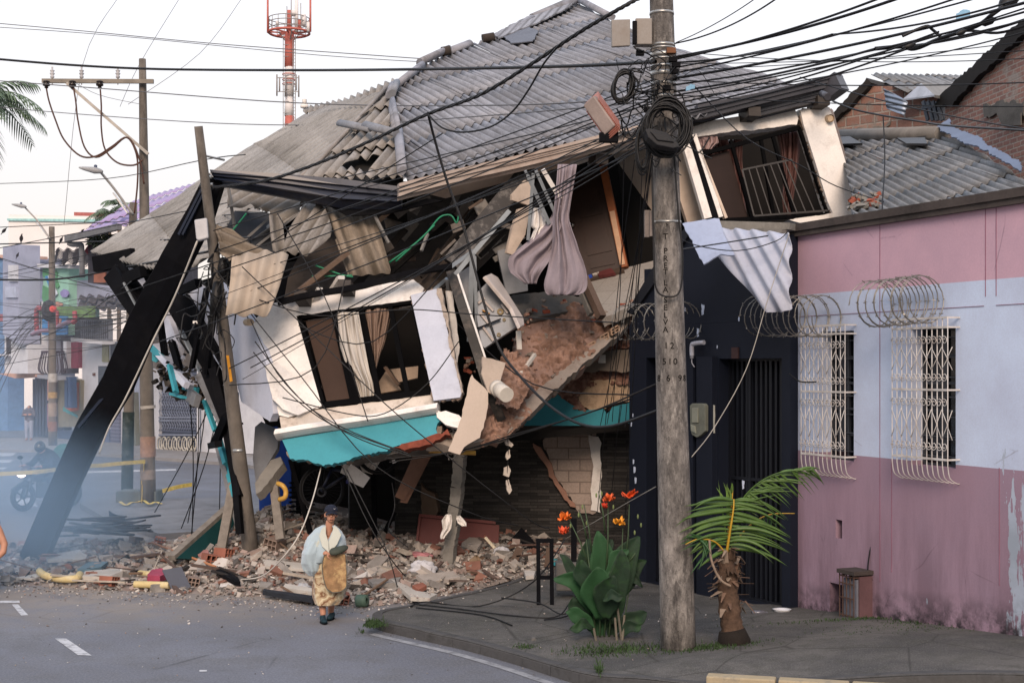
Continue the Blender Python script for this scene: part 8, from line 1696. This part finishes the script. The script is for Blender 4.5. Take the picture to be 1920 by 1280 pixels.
# ------------------------------------------------------------------ planting
LG=M('canna_leaf','142e1c',.75,.3,4,.25,25,spec=.45,dirt='24481f',da=.6,ds=5,fine=.3);SG=M('canna_stem','3a4c34',.6,.2)
ca=thing('canna_plant','broad leaved canna plant with orange flowers, left of the big pole','plant',P(1140,1215,16.9))
ZC=16.9;zc0=P(1140,1215,ZC).z
def leaf(base,tip,wpx,lift,dz0,dz1,mat,parent,name='leaf',curl=.25):
    a,b=P(*base,ZC+dz0),P(*tip,ZC+dz1);d=b-a;L=d.length;s_=d.cross(Vector((0,-1,0.2))).normalized();nn=s_.cross(d).normalized();W=wpx*ZC/F;bd=.07*math.sin(base[0]*1.7+tip[0]*.9)
    def fn(u,v):
        prof=math.sin(math.pi*min(1,v**1.25*.95+.04))**.7;x=(u-.5)*2
        return a+d*v+Vector((0,0,lift*4*v*(1-v)))+s_*(bd*math.sin(v*3.1)+.02*math.sin(v*9+bd*40))+s_*x*W/2*prof*.84+nn*(abs(x)*curl*W*.5*prof+.004*math.sin(v*17+x*2))
    mb=MB();grid(mb,fn,8,16);return mb.obj(name,mat,parent,solid=.002)
lv=[((1130,1180),(1122,995),62,0,.1,.0),((1135,1170),(1198,1005),66,0,.0,.0),((1120,1180),(1100,1010),52,0,.25,.3),((1150,1170),(1165,1030),50,0,-.1,-.2),((1110,1150),(1040,1082),46,.1,0,-.1),((1112,1120),(1048,1040),24,.05,.1,.1),((1120,1130),(1088,1050),44,.06,-.1,-.2),((1150,1150),(1212,1050),46,.06,.1,.1),((1125,1160),(1118,1062),70,0,-.15,-.35),((1140,1160),(1148,1078),60,0,-.2,-.42),
((1155,1180),(1214,1150),34,.08,-.1,-.2),((1160,1190),(1202,1172),28,.05,-.2,-.3),((1115,1190),(1060,1148),34,.1,-.1,-.2),((1112,1175),(1068,1180),26,.1,-.2,-.35),((1110,1180),(1072,1120),34,.08,.05,0),((1130,1122),(1168,1118),24,.04,-.4,-.5),((1135,1080),(1176,1028),30,.02,-.1,-.1),((1128,1100),(1205,1100),40,.1,.1,.0),((1122,1100),(1145,1010),42,0,.2,.2),((1145,1200),(1150,1100),46,0,.1,.1),((1128,1205),(1120,1090),52,0,.1,0.1)]
for i,a in enumerate(lv):leaf(*a,(LG if i%4 else M('canna_leaf_light','23482a',.7,.2,4,.15,25)),ca)
for(x0,y0,x1,y1)in((1125,1210,1120,1080),(1140,1212,1150,1060),(1150,1210,1165,1040),(1118,1208,1098,1000),(1132,1210,1140,1040),(1160,1210,1180,1100),(1136,1080,1140,940),(1160,1080,1168,990),(1172,1060,1180,945),(1105,1060,1068,975),(1110,1040,1095,945),(1100,1010,1085,955),(1135,1000,1122,920),(1195,1030,1172,1060)):
    mb=MB();tube(mb,[P(x0,y0,ZC),P((x0+x1)/2+2,(y0+y1)/2,ZC-.05),P(x1,y1,ZC)],[.012,.009,.005],6);mb.obj('stem',SG,ca)
rs=random.Random(17)
for(x,y,s_,c_)in((1180,930,16,'e2582a'),(1141,937,12,'dd6434'),(1058,972,13,'e5722a'),(1056,998,11,'dd5530'),(1160,981,13,'e59a30'),(1134,950,7,'c23b22')):
    fm=M('petal_'+c_,c_,.55,.2,20,.1,40);mb=MB();c=P(x,y,ZC-.03);k=ZC/F
    for i in range(9):
        an=i*2.4;tl=rs.uniform(-.3,.9);d=Vector((math.cos(an),math.sin(an)*.8,tl)).normalized()*s_*k*rs.uniform(.8,1.15);sd=d.cross(Vector((rs.uniform(-.3,.3),0,1))).normalized()*s_*k*.42
        grid(mb,lambda u,v:c+d*v+sd*(u-.5)*2*math.sin(math.pi*(v*.8+.15))+Vector((0,0,.015*math.sin(u*9+v*7)+.02*v*v)),5,6)
    mb.obj('flower',fm,ca)
for x,y in((1092,950),(1118,928),(1196,968),(1202,984),(1128,925),(1150,950),(1070,985),(1085,965),(1100,980),(1190,998)):
    mb=MB();ell(mb,P(x,y,ZC),(.012,.012,.03));mb.obj('bud',M('bud_green','6c7a4e',.7),ca)
mb=MB()
for x0,y0,x1,y1 in((1157,1212,1150,1145),(1166,1214,1168,1140),(1120,1212,1110,1165),(1158,1140,1165,1210)):bar(mb,P(x0,y0,ZC-.25),P(x1+3,y1+12,ZC-.2),.022,.015)
tag(mb.obj('dry_stalk',M('dry_pale','6d675c',.9)),'dry pale stalks at the foot of the canna','stalk')
def tufts(name,lb,cx,cy,wpx,hpx,n_,hgt,seed,mat='grass_dark'):
    rs2=random.Random(seed);mb=MB();c0=G(cx,cy,.18)
    for i in range(n_):
        x=cx+rs2.gauss(0,wpx/2.5);y=cy+rs2.gauss(0,hpx/2.5);p=G(x,y,.18);p.z=walk_h(p.x,p.y)-.01 if(p.x>-1.9)else 0;d=Vector((rs2.uniform(-1,1),rs2.uniform(-1,1),1.6)).normalized()*hgt*rs2.uniform(.4,1.2);s_=Vector((d.y,-d.x,0)).normalized()*.006 if abs(d.x)+abs(d.y)>0 else Vector((.006,0,0))
        mb.add([p-s_,p+s_,p+d*.6+s_*.7,p+d*.6-s_*.7,p+d+Vector((d.x*.4,d.y*.4,-.01))],[(0,1,2,3),(3,2,4)])
    tag(mb.obj(name,M(mat,'2f4422',.8,.35,6)),lb,None,kind='stuff')
tufts('grass','grass round the foot of the canna',1150,1212,110,14,900,.07,1);tufts('grass','grass round the big pole and the palm foot',1330,1222,120,12,800,.06,2);tufts('grass','thin grass along the pink wall',1800,1190,150,20,1300,.06,3);tufts('grass','grass patch on the kerb corner',700,1160,26,8,500,.07,4);tufts('grass','weeds along the foot of the pink wall',1640,1180,260,6,700,.05,5);tufts('grass','grass strip on the right pavement',1700,1215,260,24,500,.035,6);tufts('grass','weed sprig on the kerb below the canna',1122,1250,7,16,90,.10,7);tufts('grass','dry grass on the kerb left of the canna',985,1203,30,6,250,.04,8)
# young coconut palm
py_=thing('palm_plant','young palm with shaggy fibrous trunk and few long fronds, right of the big pole','palm',P(1375,1226,15.9));ZY=15.9
PBK=M('palm_fibre','5a473a',.95,.5,7,1.0,22,dirt='2a201a',da=.85,ds=5,fine=.5)
mb=MB();tp=crv([P(1377,1228,ZY),P(1376,1195,ZY),P(1370,1160,ZY),P(1366,1120,ZY),P(1364,1080,ZY),P(1363,1035,ZY)],5);n_=len(tp)
tube(mb,tp,[(.19,.185,.17,.16,.15,.145,.14,.135,.13,.125,.12,.125,.13,.125,.12,.115,.11,.12,.125,.12,.11,.1,.09,.08,.07,.06)[min(i,25)]*(1+.06*math.sin(i*2.2))for i in range(n_)],16);tr_=mb.obj('trunk',PBK,py_)
mb=MB();tube(mb,[P(1378,1230,ZY-.01),P(1376,1200,ZY-.01),P(1372,1180,ZY)],[.2,.19,.15],16);mb.obj('root_collar',M('root_dark','1d1814',.95,.3,8,.8),py_)
rs=random.Random(23)
for i in range(64):
    y=rs.uniform(1035,1150);an=rs.uniform(0,6.28);c=P(1366,y,ZY);d=Vector((math.cos(an),math.sin(an),0));L=rs.uniform(.1,.32);up=rs.uniform(.2,1.6);p0=c+d*.09;mb=MB()
    pts=[p0,p0+(d*.3+Vector((0,0,up))).normalized()*L*.5,p0+(d*.9+Vector((0,0,up*.6-.3)))*L*.8];s_=d.cross(Vector((0,0,1)))*rs.uniform(.02,.05)
    mb.add([pts[0]-s_,pts[0]+s_,pts[1]+s_*.8,pts[1]-s_*.8,pts[2]+s_*.2,pts[2]-s_*.2],[(0,1,2,3),(3,2,4,5)]);mb.obj('husk',M('husk_'+'abc'[i%3],('6b5547','88786a','453529')[i%3],.95,.3,9,.6),tr_,solid=.004)
PLG=M('palm_leaf','48642a',.5,.25,5,.1,30,spec=.45);PLD=M('palm_leaf_dark','2b4f27',.5,.25,5,.1,30,spec=.4);RIB=M('palm_rib','b08d2f',.5)
def fl(rib,dz,leafs,mat,rr=.018,rm=None):
    """rib px points; leafs (t, tip px, tip py, width m, droop)"""
    path=crv([P(x,y,ZY+z)for(x,y,z)in rib],6);mb=MB();tube(mb,path,[rr*(1-.7*i/len(path))for i in range(len(path))],7);r_=mb.obj('frond_rib',rm or RIB,py_);mb=MB()
    for(t,tx,ty,w_,dr,tz)in leafs:
        if rs.random()<.1:continue
        q_=rs.uniform(.82,1.03);tx+=rs.uniform(-6,6);ty+=rs.uniform(-5,9);w_*=rs.uniform(.55,1.25);dr*=rs.uniform(.2,1.8)
        a=path[min(len(path)-1,int(t*(len(path)-1)))];b=P(tx,ty,ZY+tz);d=b-a;s_=d.cross(Vector((0,-1,.3))).normalized()*w_/2
        def fn(u,v):return a+d*v+Vector((0,0,dr*4*v*(1-v)))+s_*(u-.5)*2*(1-v**2.5)*min(1,v*6+.3)+Vector((0,.5*abs(u-.5)*w_,0))
        grid(mb,fn,2,9)
    mb.obj('frond',mat,py_,solid=.0015)
Lf=[]
for i in range(17):
    t=.12+i/19;Lf.append((t,1272+14*abs(i-9)/4+rs.uniform(-5,5),1062-i*7.6+rs.uniform(-3,3)-0,.05,.06,-.3+rs.uniform(-.08,.08)))
    Lf.append((t,1484+rs.uniform(-22,6)-(14 if i<3 else 0),1052-i*5.2+rs.uniform(-3,3),.05,.06,-.1+rs.uniform(-.08,.08)))
fl([(1362,1038,0),(1368,1000,-.08),(1375,955,-.12),(1376,935,-.1)],0,Lf,PLG)
Lf=[]
for i in range(20):
    t=.3+i/28;px=1385+i*6.5;Lf.append((t,px+40+rs.uniform(-5,8),960-i*2.6+rs.uniform(-5,10),.03,.02,-.1));Lf.append((t,min(1534,px+75+rs.uniform(-5,5)),925-i*2.4+rs.uniform(-5,5),.03,.04,-.2))
fl([(1366,1030,.05),(1380,960,0),(1410,915,-.1),(1460,886,-.2),(1528,880,-.3)],0,Lf,PLG,.012,PLG)
Lf=[(.1+i/16,1352+(i%7)*5-(8 if i%2 else 0),898+(i%3)*6,.028,.0,-.05)for i in range(14)]
fl([(1364,1030,.05),(1368,970,.05),(1372,940,.05),(1374,915,.05)],0,Lf,M('palm_leaf_light','6f8f45',.5,.2,5))
Lf=[(.2+i/12,1284+i*9+rs.uniform(-3,3),1078-i*6,.03,.02,-.35)for i in range(7)]+[(.3+i/12,1270+i*4,1030-i*7,.03,.03,-.3)for i in range(6)]
fl([(1360,1036,-.05),(1340,1015,-.15),(1310,1010,-.25),(1285,1020,-.3)],0,Lf,PLD,.012)
Lf=[(.3+i/16,1400+i*7,985+(i%3)*12,.028,.02,.2)for i in range(10)]
fl([(1366,1034,.1),(1400,990,.15),(1440,965,.2),(1490,962,.2)],0,Lf,PLD,.012)
mb=MB();tube(mb,crv([P(1330,1012,ZY-.2),P(1334,1050,ZY-.25),P(1350,1085,ZY-.22),P(1370,1098,ZY-.2)],5),.014,6);mb.obj('dry_frond',M('husk_b',''),py_)

# ------------------------------------------------------------------ smoke drifting at the left, closed volume
def smoke(name,c,s,dens,col,seed,scale=.35,lo=.42,hi=.7):
    mb=MB();box(mb,c,s);m=bpy.data.materials.new(name+'_volume');m.use_nodes=True;nt_=m.node_tree;nt_.nodes.clear();o_=nt_.nodes.new('ShaderNodeOutputMaterial');v=nt_.nodes.new('ShaderNodeVolumePrincipled');nt_.links.new(v.outputs[0],o_.inputs['Volume'])
    v.inputs['Color'].default_value=(*col,1);v.inputs['Anisotropy'].default_value=.2;tcn=nt_.nodes.new('ShaderNodeTexCoord');n_=nt_.nodes.new('ShaderNodeTexNoise');n_.inputs['Scale'].default_value=scale;n_.inputs['Detail'].default_value=3;mp=nt_.nodes.new('ShaderNodeMapping');mp.inputs['Location'].default_value=(seed,0,0);mp.inputs['Scale'].default_value=(1,.6,1)
    nt_.links.new(tcn.outputs['Object'],mp.inputs[0]);nt_.links.new(mp.outputs[0],n_.inputs['Vector']);r1=nt_.nodes.new('ShaderNodeMapRange');nt_.links.new(n_.outputs['Fac'],r1.inputs[0]);r1.inputs[1].default_value=lo;r1.inputs[2].default_value=hi;r1.inputs[3].default_value=0.15;r1.inputs[4].default_value=1
    # soft fall-off to the box walls
    sp=nt_.nodes.new('ShaderNodeVectorMath');sp.operation='DIVIDE';nt_.links.new(tcn.outputs['Object'],sp.inputs[0]);sp.inputs[1].default_value=(s[0]/2,s[1]/2,s[2]/2);ln=nt_.nodes.new('ShaderNodeVectorMath');ln.operation='LENGTH';nt_.links.new(sp.outputs[0],ln.inputs[0]);r2=nt_.nodes.new('ShaderNodeMapRange');nt_.links.new(ln.outputs['Value'],r2.inputs[0]);r2.inputs[1].default_value=1.0;r2.inputs[2].default_value=.15;r2.inputs[3].default_value=0;r2.inputs[4].default_value=dens
    mu=nt_.nodes.new('ShaderNodeMath');mu.operation='MULTIPLY';nt_.links.new(r1.outputs[0],mu.inputs[0]);nt_.links.new(r2.outputs[0],mu.inputs[1]);nt_.links.new(mu.outputs[0],v.inputs['Density']);o=mb.obj(name,m,loc=c);tag(o,'thin bluish smoke drifting over the left side of the street',None,kind='stuff')
smoke('smoke',(-8.6,23.0,.8),(7.0,5,4.6),.6,(.52,.75,1.0),3)
smoke('smoke',(-12.5,29.5,1.2),(10,7,5),.18,(.52,.75,1.0),5)
smoke('smoke',(-22,50,3),(30,24,13),.03,(.85,.9,1),9,.2)
